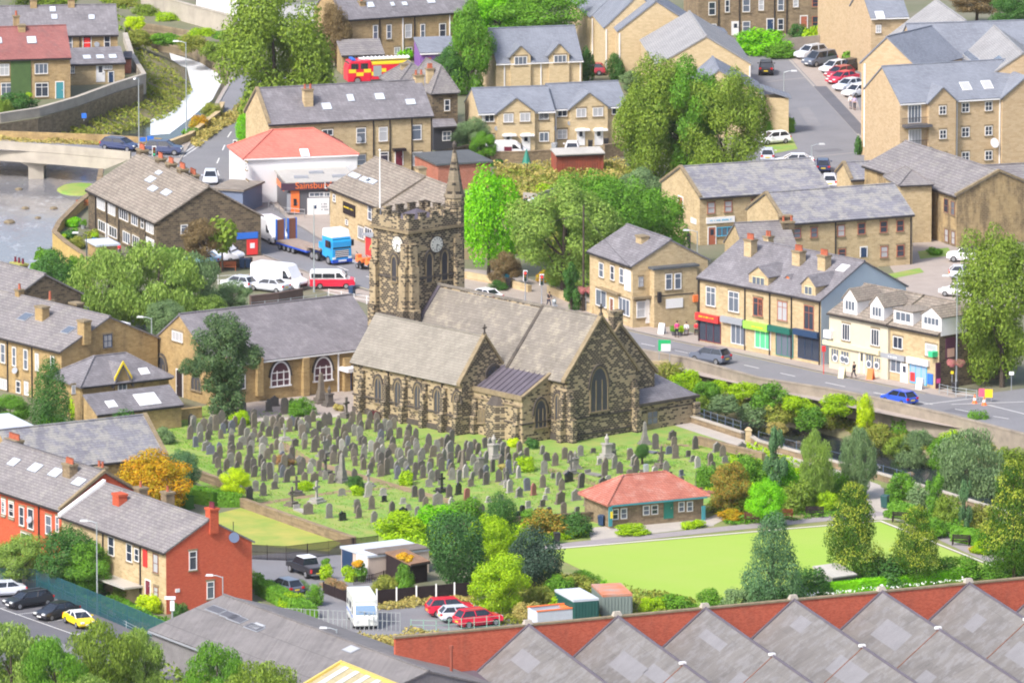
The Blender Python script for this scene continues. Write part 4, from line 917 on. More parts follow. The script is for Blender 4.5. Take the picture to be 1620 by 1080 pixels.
m=MB();m.box(.0-.1,-.02+.02,.0,8.9,0,.5);cb_('plinth',m,TRIMDK)
m=MB();m.box(-.3,-.1,.3,9,EV-.5,EV-.36);cb_('gutter',m,PIPE)
# north chamber gable with stack, and north vestry
m=MB();m.py([(3.4,-.4),(12.9,-.4),(12.9,5.6),(8.2,10.7),(3.4,5.6)],1.2,12);cb_('organ_chamber_wall',m,CH_DK)
m=MB();k=5.1/4.7
for e,x1 in((13.2,8.2),):m.slab([(e,1.6,5.6-.3*k),(x1,1.6,10.7),(x1,12,10.7),(e,12,5.6-.3*k)],-.18)
m.slab([(3.4,1.6,5.6),(8.2,1.6,10.7),(8.2,12,10.7),(3.4,12,5.6)],-.18);cb_('organ_chamber_roof',m,RF_CH)
m=MB();copingbars(m,[((13.3,5.3),(8.2,10.85)),((5.2,7.6),(8.2,10.85))],1.05,1.5);cb_('gable_coping',m,TRIMST)
m=MB();m.box(7.4,8.7,1.3,2.1,9,12.1);m.box(7.3,8.8,1.2,2.2,12.1,12.35);cb_('chimney',m,CH_DK)
m=MB();m.box(9.4,17.2,-.3,6,-.5,2.75);cb_('vestry_wall',m,CH_ST)
m=MB();q=[(9.3,-.6,2.7),(17.5,-.6,2.7),(17.5,6.3,2.7),(9.3,6.3,2.7),(10.2,3,5.3),(13.8,3,5.3)]
m.add(q,[(0,1,5,4),(1,2,5),(2,3,4,5),(3,0,4)]);cb_('vestry_roof',m,RF_PUR)
m=MB();m.box(9.3,17.5,-.62,-.4,2.55,2.85);m.box(17.3,17.52,-.4,6.3,2.55,2.85);m.box(9.4,17.25,-.35,-.3,1.9,2.02);cb_('vestry_cornice',m,TRIMDK)
cf.win('f','22',[(835,505,62,78,'q')],off=.3,fr=TRIMST,gl=GL[1],name='vestry_window');cf.pipe('f','22',[(752,500)],z1=2.6);cf.pipe('f','22',[(948,480)],z1=2.6)
m=MB();m.box(16.7,17.4,-.8,-.3,-.3,2.1);cb_('buttress',m,CH_DK)
# south chapel with lead lean-to roof
m=MB();m.add([(-3.8,2.5,-.5),(0,2.5,-.5),(0,10,-.5),(-3.8,10,-.5),(-3.8,2.5,4.5),(0,2.5,6.5),(0,10,6.5),(-3.8,10,4.5)],[(0,1,5,4),(1,2,6,5),(2,3,7,6),(3,0,4,7),(4,5,6,7)]);cb_('chapel_wall',m,CH_ST)
m=MB();m.slab([(-3.6,2.75,4.55),(0,2.75,6.45),(0,10,6.45),(-3.6,10,4.55)],-.14)
for i in range(9):y=3.1+i*.8;m.slab([(-3.6,y,4.75),(0,y,6.65),(0,y+.07,6.65),(-3.6,y+.07,4.75)],-.05)
cb_('lead_roof',m,RF_LEAD)
m=MB();copingbars(m,[((-3.9,4.5),(0,6.55))],2.4,2.8,.28);m.box(-4.0,-3.6,2.4,10,4.4,4.85);m.box(-3.95,-3.8,2.4,10,3.7,3.82);cb_('parapet',m,TRIMST)
chp=Body(church,2.5,-3.8);chp.L=3.8
chp.arch('f','22',197,480,75,165,mull=3)
m=MB();m.box(-3.9,-3.8,2.4,10,1.9,2.05);m.box(-3.9,0,2.38,2.5,1.9,2.05);cb_('string_course',m,TRIMDK)
for i in range(5):chpx=Body(church,0,-3.8)
chp2=Body(church,0,-3.8);chp2.L=3.8
for px_ in(1292,1310,1328,1346):chp2.arch('l','21',px_,492,15,82,mull=1,hood=None)
m=MB();m.pz([(-3.8,5.2),(-4.6,5.7),(-4.6,7.2),(-3.8,7.7)],-.4,3.5);cb_('bay_wall',m,CH_DK)
m=MB();m.prism([(-3.8,5.2,3.5),(-4.6,5.7,3.5),(-4.6,7.2,3.5),(-3.8,7.7,3.5)],[(-3.8,5.8,4.3),(-3.9,6.0,4.3),(-3.9,6.8,4.3),(-3.8,7.1,4.3)]);cb_('bay_roof',m,TRIMDK)
for y in(3.2,9.6):buttress(0,0,0,0,[(1.9,(-4.4,-3.78,y-.3,y+.3)),(3.6,(-4.15,-3.78,y-.299,y+.299))])
# south aisle with its own gable
AE,AR,AB0,AB1,AA0,AA1=5.4,9.6,-5.4,.9,10.0,27.0
mid=(AB0+AB1)/2
m=MB();m.py([(AB0,-.5),(AB1,-.5),(AB1,AE),(mid,AR),(AB0,AE)],AA0,AA1);aw=cb_('aisle_wall',m,[CH_ST,CH_DK]);aw.data.polygons[0].material_index=1
m=MB();k=(AR-AE)/(mid-AB0)
for e in(AB0-.3,AB1+.3):m.slab([(e,AA0+.4,AE-.3*k),(mid,AA0+.4,AR),(mid,AA1+.15,AR),(e,AA1+.15,AE-.3*k)],-.17)
m.box(mid-.12,mid+.12,AA0+.4,AA1+.1,AR+.05,AR+.26);cb_('aisle_roof',m,slate('aisle_slate_roof',(.20,.185,.162),(.26,.24,.21),.42,(.34,.32,.28),.3,.7,.5))
m=MB();copingbars(m,[((AB0-.35,AE-.35),(mid,AR+.15)),((AB1+.35,AE-.35),(mid,AR+.15))],AA0-.12,AA0+.42);cb_('gable_coping',m,TRIMST)
finial(mid,AA0+.1,AR+.25,.9)
ga=Body(church,AA0,AB0);ga.L=AB1-AB0;gs=Body(church,0,AB0);gs.L=ga.L;gs.D=27
rx,rz=ga.fz('f',*c('21',1366,258));m=MB();rc=1.35
m.tube([(AB0+rx,AA0+.02,rz),(AB0+rx,AA0-.14,rz)],rc*.66,20);rw=cb_('rose_window',m,plain('leaded_glass',(.06,.065,.08),.3));m=MB()
for i in range(20):
 a0,a1=2*pi*i/20,2*pi*(i+1)/20
 m.prism([(AB0+rx+cos(t)*q,AA0-.05,rz+sin(t)*q)for t,q in((a0,.85),(a1,.85),(a1,1.12),(a0,1.12))],[(AB0+rx+cos(t)*q,AA0-.22,rz+sin(t)*q)for t,q in((a0,.85),(a1,.85),(a1,1.12),(a0,1.12))])
for i in range(6):a0=pi*i/3;m.tube([(AB0+rx+cos(a0)*.3,AA0-.16,rz+sin(a0)*.3),(AB0+rx+cos(a0)*.9,AA0-.16,rz+sin(a0)*.9)],.05,5)
m.build('rose_tracery',TRIMDK,rw)
for px_,py_ in((717,345),(830,367),(943,387),(1055,412),(1165,435)):gs.arch('l','21',px_,py_,46,155,mull=2)
for px_ in(633,772,873,987,1098,1240):
 s_,z_=gs.fz('l',*c('21',px_,470));s_=min(max(s_,AA0+.3),AA1-.35)
 buttress(0,0,0,0,[(1.9,(AB0-.85,AB0+.02,s_-.28,s_+.28)),(3.6,(AB0-.6,AB0+.02,s_-.279,s_+.279)),(4.5,(AB0-.35,AB0+.02,s_-.278,s_+.278))],name='buttress')
m=MB();m.box(AB0-.16,AB0-.001,AA0,AA1,1.75,1.92);m.box(AB0-.12,AB0-.002,AA0,AA1,AE-.28,AE-.1);m.box(AB0-.2,AB0-.001,AA0,AA1,-.3,.55);cb_('string_course',m,TRIMDK)
for px_ in(775,1080):gs.pipe('l','21',[(px_,350)],z1=AE-.2)
# tower
TA0,TA1,TB0,TB1,TZ=25.4,31.0,.7,7.7,18.3
m=MB();m.box(TB0,TB1,TA0,TA1,-.5,TZ);tw=cb_('tower_wall',m,CH_DK)
T=Body(church,TA0,TB0);T.L=TB1-TB0;T.D=TA1-TA0;TS=Body(church,0,TB0)
for z,pr in((9.0,.16),(13.0,.12),(17.9,.28)):m=MB();m.box(TB0-pr,TB1+pr,TA0-pr,TA1+pr,z,z+.26);cb_('string_course',m,TRIMST if z>17 else TRIMDK)
def bt(x,y,dx,dy):
 for ax in(0,1):
  for z0,z1,pr in((-.5,5.5,1.0),(5.5,10.0,.8),(10.0,14.5,.55),(14.5,16.8,.3)):
   w=.95;m=MB()
   if ax==0:X0,X1=sorted((x,x-dx*w));Y0,Y1=sorted((y,y+dy*pr))
   else:Y0,Y1=sorted((y,y-dy*w));X0,X1=sorted((x,x+dx*pr))
   m.box(X0+.001,X1-.001,Y0,Y1,z0,z1)
   if ax==0:m.prism([(X0,y,z1),(X1,y,z1),(X1,y+dy*pr,z1),(X0,y+dy*pr,z1)],[(X0,y,z1+.5),(X1,y,z1+.5),(X1,y+dy*(pr-.25),z1+.02),(X0,y+dy*(pr-.25),z1+.02)])
   cb_('buttress',m,CH_ST if z0>8 else CH_DK)
bt(TB0,TA0,-1,-1);bt(TB1,TA0,1,-1);bt(TB0,TA1,-1,1)
def battl():
 m=MB();t=.4;o_=.12;z0,z1,z2=TZ-.1,TZ+1.0,TZ+1.5;X0,X1,Y0,Y1=TB0-o_,TB1+o_,TA0-o_,TA1+o_
 m.box(X0,X1,Y0,Y0+t,z0,z1);m.box(X0,X1,Y1-t,Y1,z0,z1);m.box(X0,X0+t,Y0+t,Y1-t,z0,z1);m.box(X1-t,X1,Y0+t,Y1-t,z0,z1)
 for n,a0,a1,hz in((5,X0,X1,1),(4,Y0,Y1,0)):
  st=(a1-a0)/(2*n-1)
  for i in range(n):
   p=a0+2*i*st
   if hz:
    for Y in(Y0,Y1-t):m.box(p,p+st,Y+.001,Y+t-.001,z1-.01,z2);m.box(p-.06,p+st+.06,Y-.05,Y+t+.05,z2,z2+.12)
   else:
    for X in(X0,X1-t):m.box(X+.001,X+t-.001,p,p+st,z1-.01,z2);m.box(X-.05,X+t+.05,p-.06,p+st+.06,z2,z2+.12)
 cb_('battlement',m,CH_DK)
battl();m=MB();cx_,cy_=(TB0+TB1)/2,(TA0+TA1)/2;m.prism([(TB0+.3,TA0+.3,TZ+.1),(TB1-.3,TA0+.3,TZ+.1),(TB1-.3,TA1-.3,TZ+.1),(TB0+.3,TA1-.3,TZ+.1)],[(cx_-.1,cy_-.1,TZ+1.5),(cx_+.1,cy_-.1,TZ+1.5),(cx_+.1,cy_+.1,TZ+1.5),(cx_-.1,cy_+.1,TZ+1.5)]);cb_('tower_roof',m,RF_LEAD)
tx,ty=TB1-.15,TA0+.75;m=MB();m.tube([(tx,ty,-.3),(tx,ty,20.9)],1.0,8);st_=cb_('stair_turret',m,CH_DK)
m=MB();m.tube([(tx,ty,20.9),(tx,ty,21.25)],[1.12,1.08],8);m.tube([(tx,ty,21.25),(tx,ty,26.2)],[.95,.1],8);m.build('spirelet',stone('spire_stone',(.17,.14,.10),(.30,.25,.18),(.14,.12,.09),.5,.3,sootamt=.4,blk=.25),st_)
m=MB();m.tube([(tx,ty,26.1),(tx,ty,26.4),(tx,ty,26.75)],[.22,.26,.05],8);m.build('finial',TRIMDK,st_)
m=MB();m.tube([(TB0+.4,TA1-.6,TZ+.3),(TB0+.4,TA1-.6,TZ+7.6)],[.09,.06],8);m.ball((TB0+.4,TA1-.6,TZ+7.65),.12,.12,.12,8,4);cb_('flagpole',m,WHITE)
CLK=plain('clock_face_white',(.66,.65,.61),.5)
def clock(face,k,x,y,H_=T,r=.8):
 s_,z_=H_.fz(face,*c(k,x,y));nrm=Vector((0,-1,0))if face=='f' else Vector((-1,0,0));ctr=Vector((TB0+s_,TA0,z_))if face=='f' else Vector((TB0,s_,z_));tx_=Vector((1,0,0))if face=='f' else Vector((0,-1,0));up=Vector((0,0,1))
 m=MB();m.disc(ctr,nrm,r+.12,.1,24);ck=cb_('clock',m,TRIMDK);m=MB();m.disc(ctr+nrm*.1,nrm,r,.05,24);m.build('clock_face',CLK,ck)
 m=MB();cp=ctr+nrm*.17
 for i in range(12):
  a=2*pi*i/12;d_=tx_*sin(a)+up*cos(a);e=tx_*cos(a)-up*sin(a);q0=cp+d_*r*.68;q1=cp+d_*r*.9;m.prism([q0-e*.035,q0+e*.035,q1+e*.035,q1-e*.035],[p+nrm*.02 for p in(q0-e*.035,q0+e*.035,q1+e*.035,q1-e*.035)])
 m.build('numeral',BLACK,ck)
 for a,l,w in((R(115),r*.5,.06),(R(190),r*.78,.045)):
  d_=tx_*sin(a)+up*cos(a);e=tx_*cos(a)-up*sin(a);m=MB();q=(cp-e*w,cp+e*w,cp+d_*l+e*.01,cp+d_*l-e*.01);m.prism([p+nrm*.02 for p in q],[p+nrm*.05 for p in q]);m.build('clock_hand',BLACK,ck)
clock('f','11',1043,455);clock('l','11',828,455,TS)
LV=plain('louvre_slate',(.035,.035,.045),.6)
for px_ in(1003,1090):T.arch('f','11',px_,585 if px_<1050 else 572,44,175,fr=TRIMST,gl=LV,mull=1,name='belfry_opening')
for px_,h_ in((808,150),(862,150)):TS.arch('l','11',px_,590,36,h_,fr=TRIMST,gl=LV,mull=1,name='belfry_opening')
TS.arch('l','11',840,815,22,90,mull=1);T.arch('f','11',945,560,14,60,mull=1,hood=None)
# ================================================================ BUILDINGS
W_=lambda b,f,k,l,**kw:b.win(f,k,l,**kw)
# --- top left
b=House('terraced_house','stone house with a dull red tiled roof and ivy strip between its windows','house',(-60,95),(111,90),5.1,8,3.1,wall=ST_OLD,rm=RF_REDB)
b.win('f','00',[(25,398,55,68,'t'),(235,392,75,60,'3'),(35,512,60,80,'t'),(238,512,75,80,'t')]);b.door('f','00',340,520,42,105,TEALP);b.door('f','00',122,512,38,55,WHITE)
iv=b.panel('f','00',118,440,115,200,L_IVY,'ivy',d1=.12)
b.skyl('00',[(180,230,60,40),(2,232,20,35)]);b.chim('00',92,88,36,t=.62,pots=1);b.chim('00',122,150,45,t=.45,pots=0)
b=House('terraced_house','stone terrace with blue grey slate roof behind the dull red roofed house','house',(-60,58),(186,54),5.3,8,2.9,wall=ST_OLD,rm=RF_PUR)
b.win('f','00',[(398,245,30,75,'s'),(496,245,50,80,'s'),(610,240,36,68,'s')]);b.panel('f','00',496,245,34,58,REDP,'red_blind',d1=.04);b.dish('f','00',550,252);b.pipe('f','00',[(455,240)])
b.skyl('00',[(522,100,40,26),(300,55,40,30),(310,98,40,28)]);b.chim('00',190,-8,40,pots=0,t=.5);b.chim('00',405,-10,40,pots=0)
b=House('house_extension','low slate roofed extension with three roof windows below the rear terrace','extension',(112,102),(197,99),2.6,3.2,1.4,roof='lean',wall=ST_TAN,rm=RF_PUR)
b.skyl('00',[(495,328,50,20),(570,326,50,20),(642,324,50,20)]);b.win('f','00',[(413,395,24,50,'q'),(617,385,46,24,'3')]);b.door('f','00',572,418,42,100,glass=True);b.door('f','00',632,440,26,60,NAVYP)
b=House('garden_shed','small rusty orange brick shed at the end of the rear terrace','shed',(196,92),(207,92),1.9,2,.4,roof='lean',wall=BR_PINK,rm=RF_PUR)
# --- centre top terrace and its neighbours
b=House('terraced_house','long three level stone terrace with four roof windows behind the red hipped roof','house',(425,196),(684,182),6.7,9,3.3,wall=ST_TAN,rm=RF_PUR,coping='l')
b.win('f','01',[(425,755,62,36,'w'),(616,772,54,88,'h'),(742,765,50,82,'h'),(933,755,54,86,'h'),(748,893,48,56,'h'),(937,905,56,80,'h')])
b.win('f','01',[(618,910,50,60,'s')],fr=GREYP);b.door('f','01',832,902,40,82,MAROON,ground=False);b.panel('f','01',830,850,70,14,DWOOD,'door_hood',d1=.7)
b.skyl('01',[(420,608,60,38),(556,560,44,40),(722,552,60,36),(898,583,62,32)]);b.pipe('f','01',[(686,770),(780,770),(905,770),(1016,770)]);b.chim('01',312,505,62,t=.24,pots=2);b.chim('01',985,480,60,t=.5,pots=2);b.dish('f','01',600,790)
b=House('stone_house','sooty stone house with hipped slate roof joined to the long terrace end','house',(684,148),(724,146),6.6,9,3.0,roof='hip',wall=ST_DRK,rm=RF_GRY)
b.win('f','01',[(1106,600,32,66,'s')]);b.chim('01',1008,420,44,t=.3,pots=3,m_=ST_TAN);b.skyl('01',[(1060,450,40,20)])
b=House('black_extension','black painted lean-to with white window beside the long terrace','extension',(686,201),(721,199),2.8,3,1.4,roof='lean',wall=plain('black_render',(.04,.042,.055),.7),rm=RF_PUR)
b.win('f','01',[(1104,775,50,55,'q')],sur=None)
b=House('stone_house','low hipped slate roof house in front of the fire engine','house',(628,137),(694,134),5,7,2.3,roof='hip',wall=ST_DRK,rm=RF_GRY);b.chim('01',862,365,44,t=.5,pots=0,m_=ST_TAN);b.chim('01',1000,378,50,t=.5,pots=3)
b=House('terraced_house','stone terrace at the top edge with tall white windows and black drainpipes','house',(543,31),(760,16),5.7,9,3.2,wall=ST_OLD,rm=RF_PUR)
b.win('f','01',[(698,184,28,80,'s'),(775,182,28,82,'s'),(885,178,38,78,'s'),(967,178,26,80,'s'),(1080,174,38,80,'s'),(1270,160,40,60,'s'),(822,290,34,40,'w'),(888,288,38,36,'w')])
b.pipe('f','01',[(722,180),(920,180)]);b.pipe('f','01',[(853,180),(1120,160)],m_=WHITE);b.skyl('01',[(668,30,48,30),(795,26,26,22),(864,24,34,22),(1015,10,50,22)]);b.chim('01',620,40,40,t=.2,pots=1,hmin=.6)
b=House('house_extension','slate roofed rear extension left of the top terrace','extension',(541,88),(607,86),2.4,3.6,1.3,roof='lean',wall=ST_OLD,rm=RF_GRY);b.win('f','01',[(583,340,36,36,'w'),(700,330,40,20,'3')])
b=House('house_extension','rear extension with purple and white fascia under the top terrace','extension',(665,84),(722,82),2.2,3.6,1.3,roof='lean',wall=plain('purple_paint',(.25,.12,.42),.5),rm=RF_NEW,gutter=WHITE)
b=House('red_building','bright red building partly behind the trees at the top edge','building',(718,-14),(763,-16),4.6,9,2,wall=plain('red_render',(.62,.03,.05),.6),rm=RF_GRY)
b.win('f',None,[(750,42,14,14,'w')])
b=House('white_warehouse','pale flat roofed building at the top edge behind the large tree','building',(400,6),(560,-4),3.2,20,.1,roof='flat',wall=RENDERW,rm=RF_FELT)
# --- new houses
b=House('semi_detached_houses','new tan stone houses with two wall dormers, the upper pair','house',(785,99),(921,94),4.0,8,3.4,wall=ST_NEW,rm=RF_NEW,gutter=WHITE,verge=.05)
p=b.wing(c('02',28,0)[0],c('02',142,0)[0],98,c('02',0,262)[1],proj=.36,depth=3,up=.75);b.win('f','02',[(85,346,72,48,'3')],off=p,sur=TRIMST);q_=b.wing(c('02',248,0)[0],c('02',362,0)[0],95,c('02',0,250)[1],proj=.36,depth=3,up=.75);b.win('f','02',[(310,336,72,44,'3')],off=q_)
b.win('f','02',[(90,470,72,48,'3'),(316,457,74,44,'3')]);b.pipe('f','02',[(200,400),(424,400),(-8,400)],m_=WHITE)
for A_,B_,lab,xo in(((757,179),(877,175),'new tan stone pair of houses with front gable beside the white campervan',-415),((877.5,172),(992,167),'new tan stone pair of houses with front gable beside the large tree',0)):
 b=House('semi_detached_houses',lab,'house',A_,B_,4.8,8,2.15,wall=ST_NEW,rm=RF_NEW,gutter=WHITE,verge=.03)
 dy=30 if xo else 0;p=b.wing(c('02',368+xo,0)[0],c('02',582+xo,0)[0],171+dy/3.6,c('02',0,530+dy)[1],proj=.5)
 b.win('f','02',[(430+xo,643+dy,56,50,'w'),(525+xo,638+dy,58,50,'w')],off=p);b.win('f','02',[(322+xo,642+dy,56,46,'w'),(632+xo,632+dy,56,42,'w'),(322+xo,765+dy,56,54,'q')])
 b.door('f','02',428+xo,782+dy,36,96,WHITE,off=p,glass=True);b.door('f','02',530+xo,780+dy,40,96,WHITE,off=p,glass=True)
 for q_ in(428,530):b.panel('f','02',q_+xo,735+dy,78,10,WHITE,'door_hood',d0=p,d1=p+.6)
 b.dish('f','02',360+xo,700+dy,.3);b.dish('f','02',268+xo,728+dy,.3);b.pipe('f','02',[(285+xo,700)],m_=WHITE)
 if xo:b.win('f','02',[(217,660,56,44,'w'),(218,780,54,54,'w')])
# gable-fronted row
GBL=(((935,27),(1052,24),5.6,15,4.3,'rearmost tan gable fronted house of the stepped row',.5),((957,44),(1064,42),5.8,12,4,'second tan gable fronted house from the back of the stepped row',.5),((978,50),(1108,48),5.8,13,3.6,'tan gable fronted house of the stepped row with white left drainpipe',.46),((1040,104),(1188,102),5.0,20,3.4,'tan house of the stepped row with wide pale grey roof slope',.52),((1090,152),(1207,151),5.0,10,3.0,'frontmost tan gable house of the stepped row beside the big tree',.4))
for A_,B_,h_,D_,r_,lab,rg in GBL:
 b=House('gable_fronted_house',lab,'house',A_,B_,h_,D_,r_,roof='vgable',wall=ST_NEW,rm=RF_NEWL if D_==20 else RF_NEW,ridge=rg,oh=.15);b.panel('f',None,A_[0]+2,A_[1]+35,2,66,WHITE,'drainpipe',d1=.1);b.panel('f',None,B_[0]-2,B_[1]+35,2,66,WHITE,'drainpipe',d1=.1)
 if D_==10:b.dish('f','02',1402,545)
 if D_!=20:
  for xx in(.8,):W__=MB();W__.box(b.L+.001,b.L+3.2,1.5,4.5,0,h_-.6);W__.build('side_wing',ST_NEW,b.root);W__=MB();W__.slab([(b.L,1.2,h_+.5),(b.L+3.5,1.2,h_-.7),(b.L+3.5,4.8,h_-.7),(b.L,4.8,h_+.5)],-.14);W__.build('side_roof',RF_NEW,b.root)
# --- dark terrace at the top
b=House('terraced_house','dark stone terrace at the top edge above the car park hedge','house',(1105,-24),(1312,-30),6.6,9,3,wall=ST_BRN,rm=RF_GRY)
b.win('f','02',[(1175,50,40,76,'s'),(1262,36,26,72,'s'),(1370,32,42,76,'s'),(1455,28,30,66,'s'),(1180,152,40,30,'w'),(1370,152,44,60,'s')]);b.win('f','03',[(126,28,36,70,'s'),(126,140,34,66,'s'),(212,20,30,44,'s')])
b.win('f','03',[(323,18,36,44,'s'),(323,128,36,70,'s')],fr=RBROWN);b.door('f','02',1308,172,38,92,WHITE,glass=True);b.door('f','03',66,142,34,64,NAVYP);b.door('f','03',258,128,36,70,RBROWN)
b.pipe('f','02',[(1212,80),(1330,80)]);b.pipe('f','03',[(90,60),(160,80)]);b.dish('f','03',388,42)
# --- flats on the right
b=House('apartment_block','large tan apartment block with four storeys of small white windows and balconies','apartment block',(1424,163),(1680,148),9.0,11,3.3,wall=ST_FLAT,rm=RF_NEW,gutter=WHITE,verge=.1)
p=b.wing(c('03',972,0)[0],c('03',1125,0)[0],160,c('03',0,500)[1],proj=.7);b.win('f','03',[(1048,628,40,50,'q'),(1050,765,40,52,'q'),(1052,892,40,40,'q'),(1050,1020,40,46,'q')],off=p)
for yy in(605,745,885,1012):b.win('f','03',[(1178,yy+8,44,56,'q'),(1310,yy,42,54,'q')]+([(1440,yy+5,46,54,'q')]if yy>700 else[]))
b.win('f','03',[(888,650,74,104,'4'),(890,788,72,104,'4'),(890,910,72,70,'4')],sur=None)
for yy in(690,820):
 b.panel('f','03',893,yy+22,150,14,DGREY,'balcony',d1=1.3);a0,a1,z0_,z1_=b.rect('f','03',893,yy,150,40,1.3);m=MB()
 m.box(a0,a1,-1.34,-1.3,z1_-.05,z1_);[m.box(a0+i*.14,a0+i*.14+.03,-1.33,-1.31,z0_,z1_)for i in range(int((a1-a0)/.14))];m.build('balcony_rail',BLACK,b.root)
b.pipe('f','03',[(1372,700),(1468,700),(1128,700)],m_=WHITE);b.dish('f','03',1338,812,.6,WHITE);b.skyl('03',[(1180,493,60,44),(1302,485,60,44)],fr=WHITE,gl=GL[2])
p=b.wing(1586,1660,152,122,proj=.5)
b=House('apartment_wing','tall blank tan gable wall of the flats rising beside the car park','apartment block',(1363,99),(1452,108),11.0,10,3.2,roof='vgable',wall=ST_FLAT,rm=RF_NEW,ridge=.45,oh=.2);b.panel('f','03',606,600,8,480,WHITE,'drainpipe',d1=.12)
b=House('apartment_wing','flats range with long blue grey roof behind the blank gable','apartment block',(1450,98),(1640,92),10.2,10,3.6,wall=ST_FLAT,rm=RF_NEW)
b=House('apartment_wing','flats range with wide light grey roof slope and four roof windows','apartment block',(1535,141),(1700,138),9.4,22,4.0,roof='vgable',wall=ST_FLAT,rm=RF_NEWL);b.skyl('03',[(1190,308,44,26),(1207,322,44,26),(1224,336,44,26),(1241,350,44,26),(1205,225,80,60),(1362,352,80,44)],gl=GL[1])
b=House('apartment_wing','rearmost flats range with light grey roof at the top edge','apartment block',(1452,92),(1602,88),9.2,17,4.2,roof='vgable',wall=ST_FLAT,rm=RF_NEWL)
b=House('apartment_wing','flats end with roof dormer window above the parked cars','apartment block',(1378,28),(1436,26),7.6,10,3,wall=ST_FLAT,rm=RF_NEW,gutter=WHITE);b.win('f','03',[(683,166,30,46,'q')]);b.skyl('03',[(692,90,52,42)],fr=WHITE)
b=House('apartment_wing','flats tower strip with a column of small white windows at the top','apartment block',(1333,-14),(1356,-15),8.6,10,2.5,wall=ST_FLAT,rm=RF_NEW);b.win('f','03',[(535,15,26,40,'q'),(535,138,26,44,'q'),(537,255,26,42,'q')])
b=House('apartment_wing','flats block with windowless front right of the window column','apartment block',(1356,14),(1382,13),7.4,10,2.8,wall=ST_FLAT,rm=RF_NEW,gutter=WHITE)
b=House('bin_store','small tan bin store with slate roof below the dark terrace','shed',(1308,55),(1333,54),1.8,3,.9,wall=ST_FLAT,rm=RF_NEW,roof='hip')
# --- stone offices
b=House('stone_office','tan stone office with lichened roof, white shop sign and outside steps','building',(1107,313),(1312,299),5.4,11,2.5,wall=ST_TAN,rm=RF_LICH,coping='l')
b.win('f','12',[(1170,248,44,66,'s'),(1267,240,44,66,'s'),(1420,215,44,40,'s')],fr=RBROWN);b.panel('f','12',1222,316,160,34,WHITE,'shop_sign',d1=.14);b.marks('f','12',1222,316,120,12,SKYP,d=.15)
b.win('f','12',[(1246,382,90,52,'3')],fr=SKYP,gl=GL[1]);b.door('f','12',1174,408,40,100,RBROWN,glass=True);b.panel('l','12',1072,322,30,30,WHITE,'sign_board');b.door('l','12',998,235,24,100,RBROWN,ground=False)
b=House('stone_office','long tan stone office with brown framed windows and mossy slate roof','building',(1242,354),(1444,339),5.6,10,2.5,wall=ST_TAN,rm=RF_LICH,coping='l')
b.win('f','13',[(220,392,42,56,'s'),(316,388,40,60,'s'),(470,378,42,66,'s'),(586,366,44,66,'s'),(712,356,42,66,'s'),(806,350,42,66,'s'),(715,498,42,66,'s'),(808,492,44,68,'s'),(475,505,42,50,'s')],fr=RBROWN)
b.door('f','13',598,500,34,56,NAVYP,ground=False);b.pipe('f','13',[(437,400),(866,400)]);b.panel('l','12',1428,350,62,34,SKYP,'shop_sign');b.win('l','13',[(42,355,16,32,'s')],fr=RBROWN)
b=House('stone_hall','large tan stone hall with stained gable wall and grey roof','building',(1368,262),(1514,310),5.8,10.5,2.3,wall=ST_STAIN,rm=RF_GRY,coping='r')
b.win('f','13',[(1070,235,24,80,'s'),(1108,250,22,80,'s'),(1072,405,22,76,'s'),(1110,418,22,76,'s')],fr=BROWN)
b=House('stone_hall_wing','blank tan wing with low hipped roof left of the stained gable','building',(1424,293),(1474,291),6.6,6,1.4,roof='hip',wall=ST_TAN,rm=RF_GRY)
b=House('stone_outbuilding','low tan outbuilding with slate roof behind the long office','building',(1346,284),(1424,280),2.2,5,1.4,wall=ST_TAN,rm=RF_LICH,coping='l')
b=House('stone_hall_wing','slate roofed range at the far right edge behind the stained gable','building',(1560,296),(1680,290),5.4,8,1.6,wall=ST_TAN,rm=RF_GRY)
# --- left: riverside row, white shop, pub
b=House('riverside_terrace','dark stone riverside terrace with sloping stone roof and rows of white windows','house',(153,306),(247,352),4.5,12.3,3.6,wall=ST_DRK,rm=RF_BRN,ext=(3,0),verge=.2)
b.win('f','10',[(577,225,44,66,'4'),(637,255,40,66,'4'),(706,285,50,66,'4'),(768,314,36,66,'3'),(812,332,16,66,'s'),(855,358,42,66,'3'),(582,352,40,60,'3'),(645,385,44,60,'3'),(722,418,40,66,'3'),(775,440,38,66,'3')])
b.door('f','10',612,385,14,90,WHITE);b.door('f','10',857,470,40,90,WHITE,glass=True);b.pipe('f','10',[(548,250),(612,280),(680,330),(832,400)]);b.win('r','10',[(1049,370,40,54,'h')])
b.skyl('10',[(858,88,40,30),(872,140,42,26),(948,162,44,28),(905,50,30,20)]);b.panel('r','10',1408,405,120,36,BLUEP,'wall_sign');b.panel('r','10',1436,470,62,88,REDP,'wall_poster');b.panel('r','10',1436,462,26,30,WHITE,'poster_mark',d1=.1)
for x_,y_,w_ in((800,905,80),(915,920,66),(975,948,70),(1040,985,76)):b.chim('00',x_,y_-20,w_,t=.52,pots=5,m_=ST_DRK,ph=.6)
b.chim('10',1100,82,84,t=.62,pots=3,m_=ST_DRK,ph=.6)
b=House('yard_store','blue grey flat roofed store behind the riverside terrace gable','shed',(336,300),(384,303),2.6,6,.2,roof='flat',wall=plain('slate_blue_cladding',(.16,.20,.30),.6),rm=RF_BRN)
b=House('garden_room','small yellowish stone garden building with flat roof on the river terrace','shed',(155,390),(186,388),2.1,3.5,.15,roof='flat',wall=ST_HALL,rm=RF_FLT);b.win('f','10',[(612,498,26,20,'w')])
